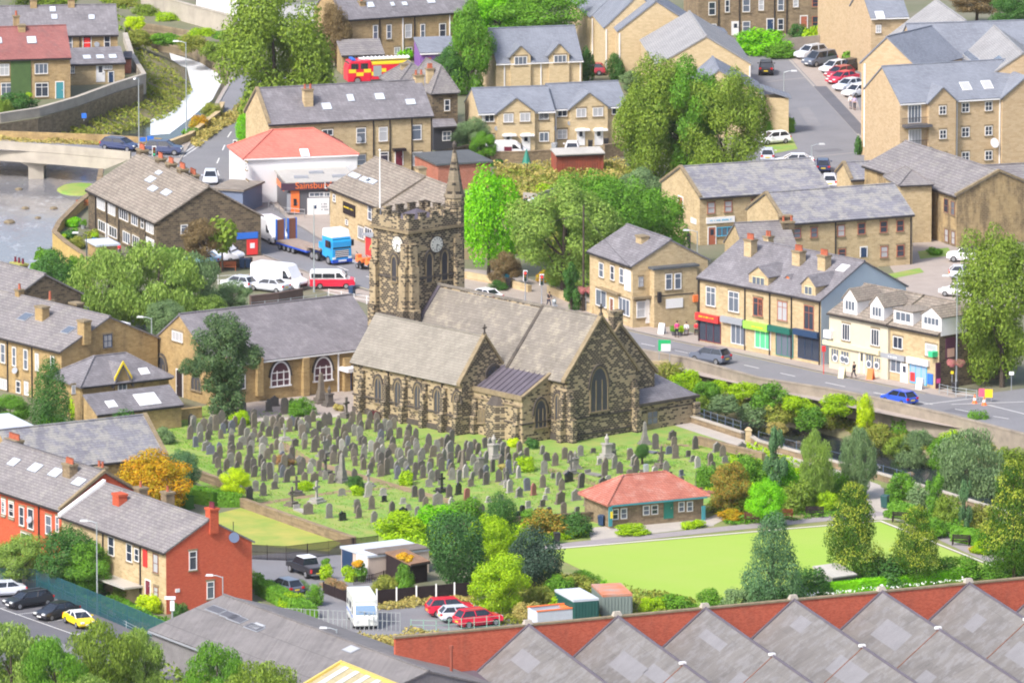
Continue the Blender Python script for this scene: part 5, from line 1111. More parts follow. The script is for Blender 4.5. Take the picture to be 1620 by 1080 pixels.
b=House('white_building','white rendered building with bright red hipped roof','building',(387,251),(565,244),5.2,8.5,2.5,roof='hip',wall=RENDERW,rm=RF_RED,oh=.2,gutter=WHITE);b.skyl('01',[(295,872,54,40)],fr=WHITE);b.win('l','00',[(1404,945,10,40,'s'),(1408,1055,12,50,'s')])
b=House('convenience_store','flat roofed convenience store with dark fascia and orange lettering','shop',(456,291),(562,288),3.6,9,.2,roof='flat',wall=DGREY,rm=RF_FELT,oh=.3)
b.panel('f','11',330,122,340,40,plain('plum_fascia',(.07,.035,.06),.5),'fascia',d1=.36);t_=b.text('f','11',355,121,"Sainsbury's",1.05,ORANGEP,d=.4);b.text('f','11',460,121,'Local',1.05,WHITE,d=.4)
b.panel('f','11',372,240,124,98,WHITE,'poster_board',d1=.2);b.marks('f','11',408,240,40,50,GREYP,rows=3,d=.21);b.panel('f','11',352,238,18,26,NAVYP,'poster_mark',d1=.22)
b.door('f','11',240,215,40,120,ORANGEP,frame=ORANGEP);b.panel('f','11',240,215,18,40,BLACK,'cash_machine',d1=.12);b.panel('f','11',205,215,22,100,GREYP,'window_panel')
b.win('f','11',[(365,172,90,26,'3'),(420,172,40,26,'w')],gl=GL[1],sur=None);m=MB();[m.box(1.0+i*2.2,2.6+i*2.2,2+(i%2)*3,2.6+(i%2)*3,3.82,4.1)for i in range(3)];m.build('roof_plant',GREYP,b.roof)
b.panel('l','11',152,110,52,30,ORANGEP,'orange_panel')
b=House('stone_pub','tan stone pub with dark stone slate roof and black sign board','pub',(522,296),(598,327),4.8,11,2.9,wall=ST_TAN,rm=RF_BRN,ext=(0,.2));b.panel('f','11',552,256,66,66,DWOOD,'sign_board',d1=.14);b.marks('f','11',552,250,54,12,YELP,d=.15)
b.win('f','11',[(465,192,14,44,'s'),(668,270,22,96,'s')]);b.win('f','11',[(618,390,34,70,'3'),(660,395,40,66,'3'),(536,330,14,30,'s')]);b.skyl('11',[(580,66,56,22),(642,90,56,22),(675,98,56,22)]);b.chim('11',955,15,66,t=.75,pots=0)
b=House('stone_pub_range','right hand range of the stone pub with its own brown slate roof','pub',(600,329),(660,352),4.6,11,3.0,wall=ST_TAN,rm=RF_BRN);b.win('f','11',[(732,330,14,60,'s')])
b=House('brick_yard_building','plain pink brick yard wall building with parapet behind the church tower','building',(693,262),(776,257),3.0,8,.15,roof='flat',wall=BR_PINK,rm=RF_FDK)
# --- right: corner building and shops
b=House('corner_building','tan stone corner building with hipped slate roof and flat roofed annex','building',(933,397),(1001,421),6.7,9,2.4,wall=ST_TAN,rm=RF_PUR,gutter=BLACK);b.win('f','12',[(546,602,26,84,'s'),(609,618,22,84,'s'),(662,634,24,88,'s')]);b.win('f','12',[(545,762,60,96,'w'),(677,810,62,96,'3')],gl=GL[1])
b.door('f','12',606,812,18,96,BROWN);b.panel('f','12',604,720,110,10,TRIMST,'ledge',d1=.5);b.panel('f','12',697,660,34,120,WHITE,'banner',d1=.1);b.chim('12',778,405,76,t=.35,pots=0)
b.win('r','12',[(770,668,26,56,'s')],fr=GREYP);b.door('r','12',812,838,22,132,WHITE);b.win('r','12',[(770,825,50,96,'s')],gl=GL[2]);b.panel('r','12',770,755,100,14,TRIMST,'ledge',d1=.5)
b2=House('corner_annex','flat roofed stone annex with white notice board beside the corner building','building',(1035,427),(1103,421),6.3,6,.1,roof='flat',wall=ST_TAN,rm=RF_FDK,oh=.2);b2.win('f','12',[(928,668,38,92,'h'),(980,665,38,92,'h')],gl=GL[1]);b2.panel('f','12',960,790,96,54,WHITE,'notice_board');b2.panel('f','12',960,742,220,5,PIPE,'cable',d1=.05);b2.panel('f','12',1083,762,34,38,ORANGEP,'orange_sign',d1=.2);b2.panel('f','12',872,755,18,60,PIPE,'wall_lamp',d1=.3)
b=House('shop_terrace','stone shop terrace with five shopfronts and pale blue end gable','shops',(1106,438),(1299,475),6.9,12.4,3.3,wall=ST_TAN,rm=RF_PUR,sidewall=RENDERB,coping=None);b.walls.data.materials[2]=RENDERB
b.win('f','12',[(1170,752,54,112,'t'),(1300,782,60,118,'t')]);b.win('f','12',[(1438,812,54,108,'t')],fr=RBROWN);b.win('f','13',[(12,815,24,100,'t'),(137,835,56,112,'t'),(288,872,56,140,'t')],fr=RBROWN)
SF=(('12',1160,872,130,40,REDP),('12',1300,888,126,34,GREYP),('12',1436,920,136,40,LIMEP),('13',130,940,126,34,plain('dark_green_paint',(.01,.12,.09),.5)),('13',280,960,140,34,NAVYP))
for k_,x_,y_,w_,h_,cm in SF:b.panel('f',k_,x_,y_,w_,h_,cm,'shop_fascia',d1=.45)
b.marks('f','12',1160,868,84,16,YELP,d=.46);b.marks('f','12',1450,925,60,14,YELP,d=.46)
for k_,x_,y_,w_,h_,cm,gg in(('22',1165,0+20,124,120,MAROON,GL[0]),('22',1326,20,82,140,WHITE,GL[1]),('22',1466,60,90,110,WHITE,plain('green_poster_glass',(.10,.55,.25),.3)),('23',150,82,100,150,GREENP,GL[1]),('23',286,110,120,130,NAVYP,GL[0])):
 b.win('f',k_,[(x_,y_,w_,h_,'3')],fr=cm,gl=gg,sur=None,name='shopfront')
b.pipe('f','12',[(1104,760),(1365,840)]);b.pipe('f','13',[(66,860),(190,860),(350,880)])
b.dormer('12',1440,665,70,50,wall=ST_TAN,st='3',fr=CREAM,t=.06,o_=.5);b.dormer('13',285,718,44,50,wall=ST_TAN,st='w',fr=CREAM,t=.04,o_=.45);b.dormer('13',168,685,26,40,wall=ORANGEP,st='s',fr=RBROWN,t=.3,apex=.5)
for k_,x_,y_,w_ in(('12',1395,425,70),('13',230,490,76),('13',375,515,74)):b.chim(k_,x_,y_,w_,t=.34,pots=4,potm=POT,ph=.6)
b.chim('12',1325,375,50,t=.8,pots=2);b.skyl('13',[(482,592,50,34)],fr=WHITE)
b=House('rear_range','small slate roofed rear range behind the shop terrace','building',(1180,402),(1262,398),4.0,8,2.6,wall=ST_TAN,rm=RF_GRY);b.chim('13',560,462,80,t=.5,pots=0,m_=ST_DRK);b.chim('13',655,490,80,t=.4,pots=2,m_=ST_DRK)
b=House('cream_shop','cream rendered shop with two white gabled dormers','shop',(1312,494),(1405,512.5),5.9,10,2.3,wall=RENDERC,rm=RF_BRN,verge=0)
b.dormer('13',522,803,54,58,t=.03,apex=1.1);b.dormer('13',675,838,52,58,t=.03,apex=1.1);b.win('f','13',[(500,955,44,96,'3'),(666,985,46,96,'3')]);b.panel('f','13',535,1040,320,26,CREAM,'shop_fascia',d1=.3);b.panel('f','13',406,965,42,44,WHITE,'air_conditioner',d1=.4)
b.win('f','23',[(437,150,46,80,'3'),(494,165,48,82,'3'),(636,185,48,84,'3'),(680,200,36,76,'3')],fr=CREAM,gl=GL[1],sur=None,name='shopfront');b.door('f','23',590,190,24,130,CREAM,glass=True)
for x_,y_ in((440,165),(482,170),(505,178),(632,200),(676,208)):a_,z_=b.fz('f',*c('23',x_,y_));m=MB();m.disc((a_,-.08,z_),(0,-1,0),.42,.03,16);m.build('window_roundel',WHITE,b.root);m=MB();m.disc((a_,-.11,z_),(0,-1,0),.3,.02,16);m.build('window_roundel',GL[1],b.root)
b=House('stone_shop','stone end shop with grey fascia, wide box dormers and dark side wall','shop',(1405.8,512.8),(1486,529),5.8,10,2.3,wall=ST_TAN,rm=RF_BRN,sidewall=ST_DRK,verge=.05);b.walls.data.materials[2]=ST_DRK
b.dormer('13',825,868,84,54,st='3',flat=True,t=.05);b.dormer('13',986,892,84,46,st='4',t=.04,apex=.9);b.win('f','13',[(795,1015,54,70,'w')],fr=WHITE);b.win('f','23',[(985,122,66,70,'s')],gl=GL[2]);b.panel('f','23',775,158,136,30,GREYP,'shop_fascia',d1=.35);b.panel('f','23',915,185,122,34,WHITE,'shop_fascia',d1=.35)
b.marks('f','23',915,186,96,10,GREYP,d=.36);b.marks('f','23',778,158,50,16,WHITE,d=.36)
b.win('f','23',[(770,208,90,76,'3')],gl=GL[1],sur=None,name='shopfront');b.door('f','23',832,255,36,110,WHITE,glass=True);b.win('f','23',[(912,262,96,130,'3')],fr=SKYP,gl=plain('poster_glass',(.28,.42,.62),.3),sur=None,name='shopfront');b.panel('f','23',880,272,26,50,REDP,'window_poster',d1=.1);b.panel('f','23',980,285,30,60,BLUEP,'window_poster',d1=.1)
b.panel('r','23',1092,108,54,118,plain('plum_paint',(.09,.025,.06),.5),'mural_sign');b.panel('r','23',1092,135,40,50,plain('biscuit_paint',(.6,.38,.3),.5),'mural_picture',d1=.1);b.panel('r','23',1020,265,26,150,plain('plum_paint',(.09,.025,.06),.5),'side_sign',d1=.12);b.panel('r','23',1020,295,20,26,PINKP,'side_sign',d1=.15)
b.panel('f','23',1010,140,24,30,plain('lamp_green',(.05,.6,.25),.4),'hanging_sign',d1=.8)
# --- left: stone terrace, lodge, hall
b=House('stone_terrace','tan stone terrace with tall chimneys and grey slate roof at the left edge','house',(-75,514),(97,556),5.6,12.3,2.8,wall=ST_HALL,rm=RF_GRY)
b.win('f','20',[(18,140,26,110,'s'),(82,158,22,110,'s'),(148,175,24,116,'s'),(212,190,20,100,'s'),(22,315,40,60,'3'),(106,345,26,100,'s'),(152,345,24,90,'s'),(300,195,20,80,'s')]);b.pipe('f','20',[(46,200),(185,240)])
b.win('r','10',[(612,1005,50,76,'q')],fr=NAVYP);b.chim('10',240,805,84,t=.3,pots=0);b.chim('10',480,885,76,t=.25,pots=0);b.chim('10',692,900,104,t=.9,pots=0,cap=WHITE,hmin=.3);b.chim('10',435,785,86,t=.95,pots=0,m_=ST_DRK,hmin=.8);b.chim('10',285,770,40,t=.7,pots=1,ph=.9);b.chim('10',112,800,44,t=.5,pots=1)
b.skyl('10',[(145,870,56,36),(390,945,50,34)],gl=GL[1]);b.dish('f','20',100,235)
b=House('stone_house','dark stone house with wide mossy chimney at the left edge','house',(-70,455),(14,478),6,9,2.4,wall=ST_DRK,rm=RF_GRY);b.chim('10',110,672,118,t=.6,pots=3,m_=ST_BRN,cap=plain('mossy_cap',(.34,.33,.08),.9),potm=MAROON,dd=.5)
b=House('lodge','small stone lodge with hipped slate roof and yellow bargeboard gable','house',(130,611),(267,596),3.7,6.5,2.3,roof='hip',wall=ST_HALL,rm=RF_PUR,oh=.4,gutter=BLACK)
p=b.wing(c('20',655,0)[0],c('20',742,0)[0],602,c('20',0,205)[1],proj=.2,depth=3);b.win('f','20',[(696,328,50,44,'w')],off=p,sur=None)
a_,z_=b.fz('f',*c('20',655,290),.3);e_,_=b.fz('f',*c('20',745,290),.3);_,zt=b.fz('f',*c('20',698,200),.3);m=MB();cx_=(a_+e_)/2
for s_ in(a_-.1,e_+.1):m.prism([(s_,-.42,z_-.1),(s_,-.3,z_-.1),(cx_,-.3,zt),(cx_,-.42,zt)],[(s_,-.42,z_+.2),(s_,-.3,z_+.2),(cx_,-.3,zt+.35),(cx_,-.42,zt+.35)])
m.build('bargeboard',YELP,b.root);b.skyl('20',[(820,243,56,34)],fr=WHITE);b.win('f','20',[(418,345,20,50,'w')])
b=House('lodge_extension','low slate roofed range with large roof window in front of the lodge','house',(153,655),(287,639),2.4,2.6,1.5,roof='lean',wall=ST_HALL,rm=RF_PUR);b.skyl('20',[(634,430,56,34),(838,402,130,62)],fr=WHITE)
b=House('low_hall','long low building with purple slate roof behind the dark evergreen','building',(60,742),(262,720),3.6,8.6,3.2,wall=ST_HALL,rm=RF_LICH,ext=(2,0),coping='r')
b=House('conservatory','pale blue roofed flat building at the left edge','building',(-60,692),(62,682),2.4,9,.2,roof='flat',wall=RENDERW,rm=RF_FLT)
b=House('church_hall','long stone church hall with purple slate roof and white framed arched windows','hall',(337,578),(608,546),4.3,13,4.2,wall=ST_HALL,rm=RF_HALL,gutter=WHITE)
for x_,w_,h_,y_ in((155,112,140,252),(398,106,136,224)):
 o=b.arch('f','21',x_,y_,w_,h_,fr=WHITE,mull=3,gl=plain('plum_glass',(.10,.045,.06),.3),hood=TRIMDK);b.panel('f','21',x_,y_-5,w_-8,5,WHITE,'transom',d0=.03,d1=.1,parent=o);b.panel('f','21',x_,y_+38,w_-8,5,WHITE,'transom',d0=.03,d1=.1,parent=o)
for x_ in(292,30,525,-150):b.panel('f','21',x_,270,34,220,ST_HALL,'buttress',d1=.5)
b.door('f','21',543,290,24,115,BLUEP,frame=BLUEP);b.panel('f','21',552,218,126,22,WHITE,'canopy',d1=1.8);b.panel('f','21',630,290,10,130,ST_HALL,'porch_wall',d1=1.6);b.win('f','20',[(1380,300,34,86,'h')]);b.pipe('f','21',[(485,240)],m_=WHITE)
b.win('l','10',[(1012,980,60,56,'3')]);b.arch('l','20',922,215,60,130,mull=3);b.arch('l','20',1120,300,60,100,mull=3,hood=None);b.door('l','20',1025,310,34,150,DWOOD)
# --- left bottom: brick and stone terraces
b=House('brick_terrace','red brick terrace with slate roof, white sash windows and stone chimneys','house',(-60,755),(97,806),5.9,9.6,3.0,wall=BR_RED,rm=RF_GRY,coping='r')
b.win('f','20',[(22,1010,24,88,'s'),(66,1025,30,90,'s')]);b.win('f','30',[(125,130,28,110,'s'),(176,145,34,120,'s'),(278,180,34,110,'s'),(328,175,18,90,'s'),(368,185,18,80,'s'),(20,85,20,90,'s'),(66,100,28,90,'s'),(150,240,60,30,'w')]);b.pipe('f','30',[(225,160)]);b.dish('f','30',186,148)
b.skyl('20',[(80,760,50,40),(202,792,60,44),(318,820,60,44),(450,872,60,40)],gl=SKYL);b.chim('20',398,765,92,t=.36,pots=4,m_=ST_BRN);b.chim('20',80,655,130,t=.6,pots=6,m_=ST_DRK);b.chim('20',575,785,70,t=.95,pots=2,m_=ST_BRN)
b=House('stone_and_brick_terrace','stone fronted terrace ending in a tall orange red brick gable','house',(97.5,815),(262.5,873),5.9,9.2,2.5,wall=ST_TAN,rm=RF_GRY);b.walls.data.materials[0]=ST_TAN
b.walls.data.materials[2]=stone('orange_brick',(.55,.10,.055),(.64,.145,.075),(.56,.14,.09),.23,.08,sootamt=.12,ms=.005);b.walls.data.polygons[1].material_index=2
m=MB();m.prism([(-.2,-.3,5.75),(.35,-.3,5.75),(.35,4.6,8.55),(-.2,4.6,8.55)],[(-.2,-.3,6.1),(.35,-.3,6.1),(.35,4.6,8.9),(-.2,4.6,8.9)]);b_c=m.build('coping',WHITE,b.roof)
b.win('f','30',[(635,300,34,110,'s'),(738,338,32,104,'s'),(780,350,26,76,'s')]);b.win('f','30',[(888,398,30,110,'s'),(890,560,26,60,'s')],gl=GL[2],fr=BROWN);b.panel('f','30',828,368,24,100,REDP,'red_shutter');b.door('f','30',845,540,26,90,MAROON);b.pipe('f','30',[(590,300),(802,400)])
b.win('r','30',[(1098,382,44,110,'h'),(1198,550,42,100,'h')]);b.panel('f','30',730,500,170,10,plain('clear_lean_to_roof',(.45,.44,.42),.3),'porch_roof',d1=2.0);b.panel('r','30',1010,552,24,20,WHITE,'meter_box')
b.chim('30',1212,110,64,t=.55,pots=3,m_=BR_RED,cap=BR_RED,potm=MAROON,hmin=1.4);b.chim('20',682,935,84,t=.34,pots=0,m_=BR_RED,cap=BR_RED);b.chim('20',680,858,76,t=.92,pots=1,m_=ST_BRN,hmin=.9);b.chim('20',955,925,70,t=.98,pots=1,m_=ST_BRN,hmin=1);b.dish('r','30',1322,248,.5,plain('dish_blue',(.12,.16,.26),.5))
b.panel('r','30',1328,205,3,90,PIPE,'aerial',d1=.05)
# --- pavilion
b=House('bowls_pavilion','small stone bowls pavilion with red tiled hipped roof and teal posts','pavilion',(965,797),(1113,783),2.4,5.6,2.1,roof='hip',wall=ST_BRN,rm=RF_PAV,oh=.5,gutter=TEALP)
b.win('f','32',[(624,118,36,62,'s'),(672,114,36,62,'s'),(800,96,38,56,'s'),(848,92,38,56,'s'),(1000,76,34,58,'s'),(1048,74,34,58,'s')]);b.door('f','32',926,92,44,102,GREENP,frame=GREENP)
for x_ in(586,1116):b.panel('f','32',x_,125,18,118,TEALP,'corner_post',d0=.3,d1=.5)
b.panel('f','32',590,118,14,40,YELP,'notice',d0=.5,d1=.53);m=MB();m.box(5.2,5.6,2.9,3.3,4.4,5.3);m.build('vent',LGREY,b.roof)
# --- garages and sheds
b=House('prefab_garage','cream prefab garage pair with pale flat roof and blue and white doors','garage',(540,867),(583,882),2.1,6.6,.12,roof='flat',wall=plain('pebble_dash',(.56,.46,.40),.9),rm=RF_FLT,oh=.1,z0=0);b.panel('f','31',540,375,58,120,NAVYP,'garage_door');b.panel('f','31',625,412,62,122,WHITE,'garage_door')
m=MB();m.box(b.L*.55,b.L+.15,.9,6.6,2.33,2.42);m.build('patched_roof',mat('mossy_felt',(.26,.22,.2),var=.4,sc=1.2),b.root)
b=House('timber_shed','rusty brown open sided timber shed right of the cream garage','shed',(648,893),(676,888),1.9,3.4,.6,roof='lean',wall=DWOOD,rm=mat('rusty_sheet_roof',(.33,.20,.13),var=.3,sc=1))
def container(lab,A_,B_,h_,D_,m1,m2,cat='container'):
 b=House('shipping_container',lab,cat,A_,B_,h_,D_,.05,roof='flat',wall=m1,rm=m2,oh=.03);m=MB();n=int(b.L/.3)
 for i in range(n):m.box(i*b.L/n+.06,i*b.L/n+.18,-.06,-.001,.1,h_-.1)
 for i in range(int(D_/.3)):m.box(-.06,-.001,i*.3+.06,i*.3+.18,.1,h_-.1);m.box(b.L+.001,b.L+.06,i*.3+.06,i*.3+.18,.1,h_-.1)
 m.build('corrugation',m1,b.root);return b
container('dark green container with pale blue roof behind the factory wall',(908,952),(947,949),2.2,5,plain('container_green',(.02,.10,.09),.5),RF_FLT)
container('grey ribbed container with rust patched roof behind the factory wall',(954,944),(1000,942),2.1,5,plain('container_grey',(.20,.25,.24),.6),mat('rusty_roof',(.34,.31,.29),var=.2,sc=.6,col2=(.55,.17,.07)))
b=House('red_fence_store','rusty red corrugated store with pale roof below the new houses','shed',(880,246),(955,243),2.2,2.5,.3,roof='lean',wall=RUST,rm=RF_FELT);m=MB();[m.box(i*.3,i*.3+.08,-.07,-.001,0,2.1)for i in range(int(b.L/.3))];m.build('corrugation',RUST,b.root)
b=House('bus_shelter','small red framed shelter in front of the stone pub','shelter',(578,372),(592,377),2.2,1.2,.05,roof='flat',wall=REDP,rm=GREYP)
b=House('summer_house','low open shelter with grey roof at the near edge of the green','shelter',(1316,914),(1352,909),1.4,3,.5,roof='lean',wall=plain('grey_boards',(.30,.31,.30),.8),rm=RF_FELT)
# --- industrial roofs at the bottom
b=House('workshop','large workshop with streaked grey sheet roof behind the palisade fence','workshop',(240,996),(560,1118),3.4,15,2.3,wall=CONC_D,rm=slate('sheet_roof',(.15,.142,.145),(.20,.188,.188),1.8,(.24,.225,.23),.5,.25,.4),gutter=GREYP)
b.skyl('30',[(1230,665,90,22),(1312,698,90,22),(1352,718,90,22),(1450,765,90,22)],gl=DGREY);b.skyl('31',[(20,760,60,24),(560,890,60,24)],gl=GL[2])
b=House('yellow_workshop','lower workshop roof with yellow verge and white translucent strips','workshop',(470,1096),(640,1166),5.6,9,2.0,wall=CREAM,rm=slate('yellow_sheet_roof',(.34,.30,.19),(.40,.355,.22),.9,None,0,.25,.2),verge=.3)
m=MB()
for i in range(7):x_=.8+i*2.0;k=2.0/4.5;m.slab([(x_,-.2,5.6-.2*k+.19),(x_+.8,-.2,5.6-.2*k+.19),(x_+.8,4.4,7.6+.17),(x_,4.4,7.6+.17)],-.02)
m.build('roof_light',plain('translucent_sheet',(.50,.52,.53),.4),b.roof);m=MB();k=2.0/4.5;m.prism([(-.35,-.3,5.5),(-.1,-.3,5.5),(-.1,4.5,7.65),(-.35,4.5,7.65)],[(-.35,-.3,5.9),(-.1,-.3,5.9),(-.1,4.5,8.05),(-.35,4.5,8.05)]);m.box(-.3,14,4.3,4.7,7.7,7.95);m.build('verge',plain('dull_yellow',(.60,.46,.12),.6),b.roof)
# --- sawtooth factory
ZW=6.6
pk=[(628,1010),(836,989),(978,976),(1115,962),(1253,948),(1394,935.5),(1533,923),(1672,910)]
pw=[P(x,y,ZW)for x,y in pk];d0=(pw[-1]-pw[1]).normalized();pw=[pw[1]+d0*((p-pw[1]).dot(d0))for p in pw]
e1=P(1512/3.6+1200,780+1022/3.6,ZW);rd=P(1554,1041,ZW)-pw[5];rd.z=0;rd.normalize()
fac=empty('sawtooth_factory',(pw[1].x,pw[1].y,0),math.atan2(d0.y,d0.x),'red brick factory with a row of pale grey sawtooth roofs','factory')
inv=Matrix.Rotation(-math.atan2(d0.y,d0.x),4,'Z')@Matrix.Translation(-Vector((pw[1].x,pw[1].y,0)))
rl=(inv.to_3x3()@rd);X=[(inv@p).x for p in pw];X.append(X[-1]+8.2)
m=MB();m.box(X[0],X[-1]+3,0,.35,-.3,ZW-.04);m.build('wall',BR_FAC,fac);m=MB();m.box(X[0]-.1,X[-1]+3,-.08,.43,ZW-.04,ZW+.12);m.build('coping',TRIMST,fac)
FR=slate('asbestos_roof',(.14,.133,.13),(.175,.167,.162),2.2,(.25,.25,.27),.35,2.4,.05,.5,.5,.56)
LEN=46
for i in range(1,len(X)):
 vx=X[i]-5.3;zr,zv=ZW-.05,ZW-4.1;a=Vector((X[i],-.02,zr));v=Vector((vx,-.02,zv));nx_=X[i+1]-5.3 if i+1<len(X)else X[i]+2.9
 m=MB();m.slab([v,v+rl*LEN,a+rl*LEN,a],-.12);m.build('roof',FR,fac)
 m=MB();m.slab([a,a+rl*LEN,Vector((nx_,-.02,zv))+rl*LEN,Vector((nx_,-.02,zv))],-.12);m.build('north_light',GL[1],fac)
 m=MB();m.tube([a+Vector((0,0,.12)),a+rl*LEN+Vector((0,0,.12))],.14,5);m.build('ridge',RF_LEAD,fac)
 m=MB();s_=rl*.35;m.prism([a+s_*0+Vector((0,0,.13)),a+s_+Vector((0,0,.13)),v+s_+Vector((0,0,.13)),v+Vector((0,0,.13))],[a+Vector((0,0,.3)),a+s_+Vector((0,0,.3)),v+s_+Vector((0,0,.3)),v+Vector((0,0,.3))]);m.build('flashing',RF_LEAD,fac)
 m=MB();m.frus(X[i]-.45,X[i]+.45,-.1,.45,ZW+.1,X[i]-.3,X[i]+.3,0,.35,ZW+.5);m.build('wall_cap',CONC,fac)
 sl=v-a;up_=Vector((0,0,.13));rr_=random.Random(i)
 for s0,s1,t0,t1 in[(s_,s_+rr_.uniform(3,9),t_,t_+rr_.uniform(.14,.34))for s_,t_ in((rr_.uniform(3,8),rr_.uniform(.1,.35)),(rr_.uniform(15,24),rr_.uniform(.2,.6)))]:
  q=[a+sl*t0+rl*s0,a+sl*t1+rl*s0,a+sl*t1+rl*s1,a+sl*t0+rl*s1];m=MB();m.prism([p+up_ for p in q],[p+up_+Vector((0,0,.03))for p in q]);m.build('replaced_sheet',mat('newer_sheet',(.235,.233,.25),var=.15,sc=.7),fac)
 if i>1:
  q=a.lerp(v,.55)+rl*(17 if i>4 else 21);q2=a+rl*(17 if i>4 else 21);m=MB();q_=v+rl*(17 if i>4 else 21);m.prism([q2+Vector((0,0,.1)),q_+Vector((0,0,.1)),q_+rl*.14+Vector((0,0,.1)),q2+rl*.14+Vector((0,0,.1))],[q2+Vector((0,0,.22)),q_+Vector((0,0,.22)),q_+rl*.14+Vector((0,0,.22)),q2+rl*.14+Vector((0,0,.22))]);m.build('fire_wall',mat('rusty_flashing',(.30,.14,.10),var=.4,sc=1),fac)
  m=MB();m.box(q2.x-.35,q2.x+.2,q2.y-.1,q2.y+.3,q2.z+.15,q2.z+.35);m.build('wall_cap',WHITE,fac)
m=MB();m.prism([(X[0],0,-.3),(X[0]+.35,0,-.3),(X[0]+.35+rl.x*LEN,rl.y*LEN,-.3),(X[0]+rl.x*LEN,rl.y*LEN,-.3)],[(X[0],0,ZW-3.4),(X[0]+.35,0,ZW-3.4),(X[0]+.35+rl.x*LEN,rl.y*LEN,ZW-3.4),(X[0]+rl.x*LEN,rl.y*LEN,ZW-3.4)]);m.build('wall',BR_FAC,fac)
m=MB();m.slab([(X[0],-.02,ZW-3.6),(X[1]-5.3,-.02,ZW-3.6),(X[1]-5.3+rl.x*LEN,rl.y*LEN,ZW-3.6),(X[0]+rl.x*LEN,rl.y*LEN,ZW-3.6)],.1);m.build('flat_roof',RF_LEAD,fac)
q=inv@P(714,1078,3.2);m=MB();m.tube([(q.x,q.y,2.5),(q.x,q.y,6.3)],.14,8);m.tube([(q.x,q.y,6.2),(q.x,q.y,6.5)],.2,8);m.build('flue_pipe',RUST,fac)
# ================================================================ BRIDGE, WALLS, FENCES
def polyline_solid(pts,z0,z1,wL,wR):
 w=[P(*p)for p in pts];n=len(w);mb=MB()
 for i in range(n-1):
  r_=[]
  for j in(i,i+1):
   d=w[min(j+1,n-1)]-w[max(j-1,0)];d.z=0;d.normalize();q=Vector((-d.y,d.x,0));r_.append((w[j],q))
  (a,qa),(b_,qb)=r_;mb.prism([(a+qa*wL).xy.to_3d()+Vector((0,0,z0)),(b_+qb*wL).xy.to_3d()+Vector((0,0,z0)),(b_-qb*wR).xy.to_3d()+Vector((0,0,z0)),(a-qa*wR).xy.to_3d()+Vector((0,0,z0))],[(a+qa*wL).xy.to_3d()+Vector((0,0,z1)),(b_+qb*wL).xy.to_3d()+Vector((0,0,z1)),(b_-qb*wR).xy.to_3d()+Vector((0,0,z1)),(a-qa*wR).xy.to_3d()+Vector((0,0,z1))])
 return mb
br=empty('road_bridge',(0,0,0),0,'pale concrete road bridge over the river with thick centre pier','bridge')
BP=[(-260,228,0),(0,236,0),(100,243,0),(208,253,0)]
polyline_solid(BP,-1.35,.02,6.8,.25).build('deck',CONC,br);polyline_solid(BP,.02,1.0,-.02,.3).build('parapet',CONC,br);polyline_solid([(-260,211,0),(0,220,0),(165,226,0),(255,232,0)],-.3,.95,.3,0).build('parapet',ST_HALL,br)
a=P(58,280,WZ);m=MB();m.box(a.x-.9,a.x+.9,a.y-1.5,a.y+6,WZ-.4,-1.9);m.frus(a.x-.9,a.x+.9,a.y-1.5,a.y+6,-1.9,a.x-1.9,a.x+1.9,a.y-1.7,a.y+6,-1.352);m.build('pier',CONC,br)
wallrun('retaining_wall','pale concrete topped retaining wall curving below the top left houses',[(-260,205),(0,194),(60,185),(120,168),(180,146),(228,131),(209,100),(198,66)],1.0,.5,CONC,zs=-1.1,cap=1.2)
wallrun('concrete_wall','tall pale concrete road wall above the overgrown bank at the top',[(225,8),(262,26),(320,42),(372,56)],2.3,.4,CONC,cap=1.3)
wallrun('river_parapet','low brown stone wall between the weir and the road',[(262,236),(300,222),(345,187),(352,172)],.7,.5,ST_TAN,cap=1.2)
wallrun('garden_wall','yellowish stone wall curving round the riverside gardens',[(160,282),(155,309),(122,337),(94,365),(86,381),(105,398),(139,421),(165,440)],1.0,.45,stone('yellow_stone',(.52,.36,.12),(.62,.45,.18),(.45,.33,.15),.5,.22,sootamt=.3),zs=-3.6,cap=1.3,capm=ST_BRN)
wallrun('road_parapet','long grey stone parapet wall between the main road and the river',[(955,555),(995,564),(1089,581.5),(1200,612.5),(1310,629.5),(1366,640),(1450,659),(1505,672),(1625,703),(1720,725)],.95,.42,mat('parapet_stone',(.36,.31,.25),var=.35,sc=.8,col2=(.22,.19,.16)),zs=-1.3,cap=1.25)
wallrun('promenade_wall','low river wall with pale coping beside the churchyard path',[(1088,666),(1135,681),(1175,694)],.6,.35,ST_BRN,zs=-3.6,cap=1.5,capm=CONC)
wallrun('promenade_wall','low river wall with pale coping behind the park shrubs',[(1186,698),(1200,707),(1280,729),(1375,754),(1480,784),(1562,810),(1640,833)],.6,.35,ST_BRN,zs=-3.6,cap=1.5,capm=CONC)
m=MB();g=G(1184,700);m.box(-.3,.3,-.3,.3,-.2,1.3);m.frus(-.38,.38,-.38,.38,1.3,-.1,.1,-.1,.1,1.6);o=m.build('gate_pillar',ST_TAN);o.location=g;tag(o,'square stone gate pillar at the end of the river railing','pillar')
wallrun('boundary_wall','low rubble wall at the river corner of the churchyard',[(1104,703),(1208,730)],.75,.45,ST_BRN,cap=1.15)
wallrun('boundary_wall','mossy rubble wall between the churchyard and the dry grass field',[(383,802),(400,808),(470,833),(560,864)],.8,.5,ST_BRN,cap=1.1)
wallrun('boundary_wall','stone wall at the lodge corner of the churchyard',[(222,672),(318,660)],1.0,.4,ST_HALL,cap=1.2)
wallrun('boundary_wall','dark stone wall between the graves and the pavilion shrubs',[(700,848),(815,832),(940,824)],.8,.4,ST_DRK,cap=1.2)
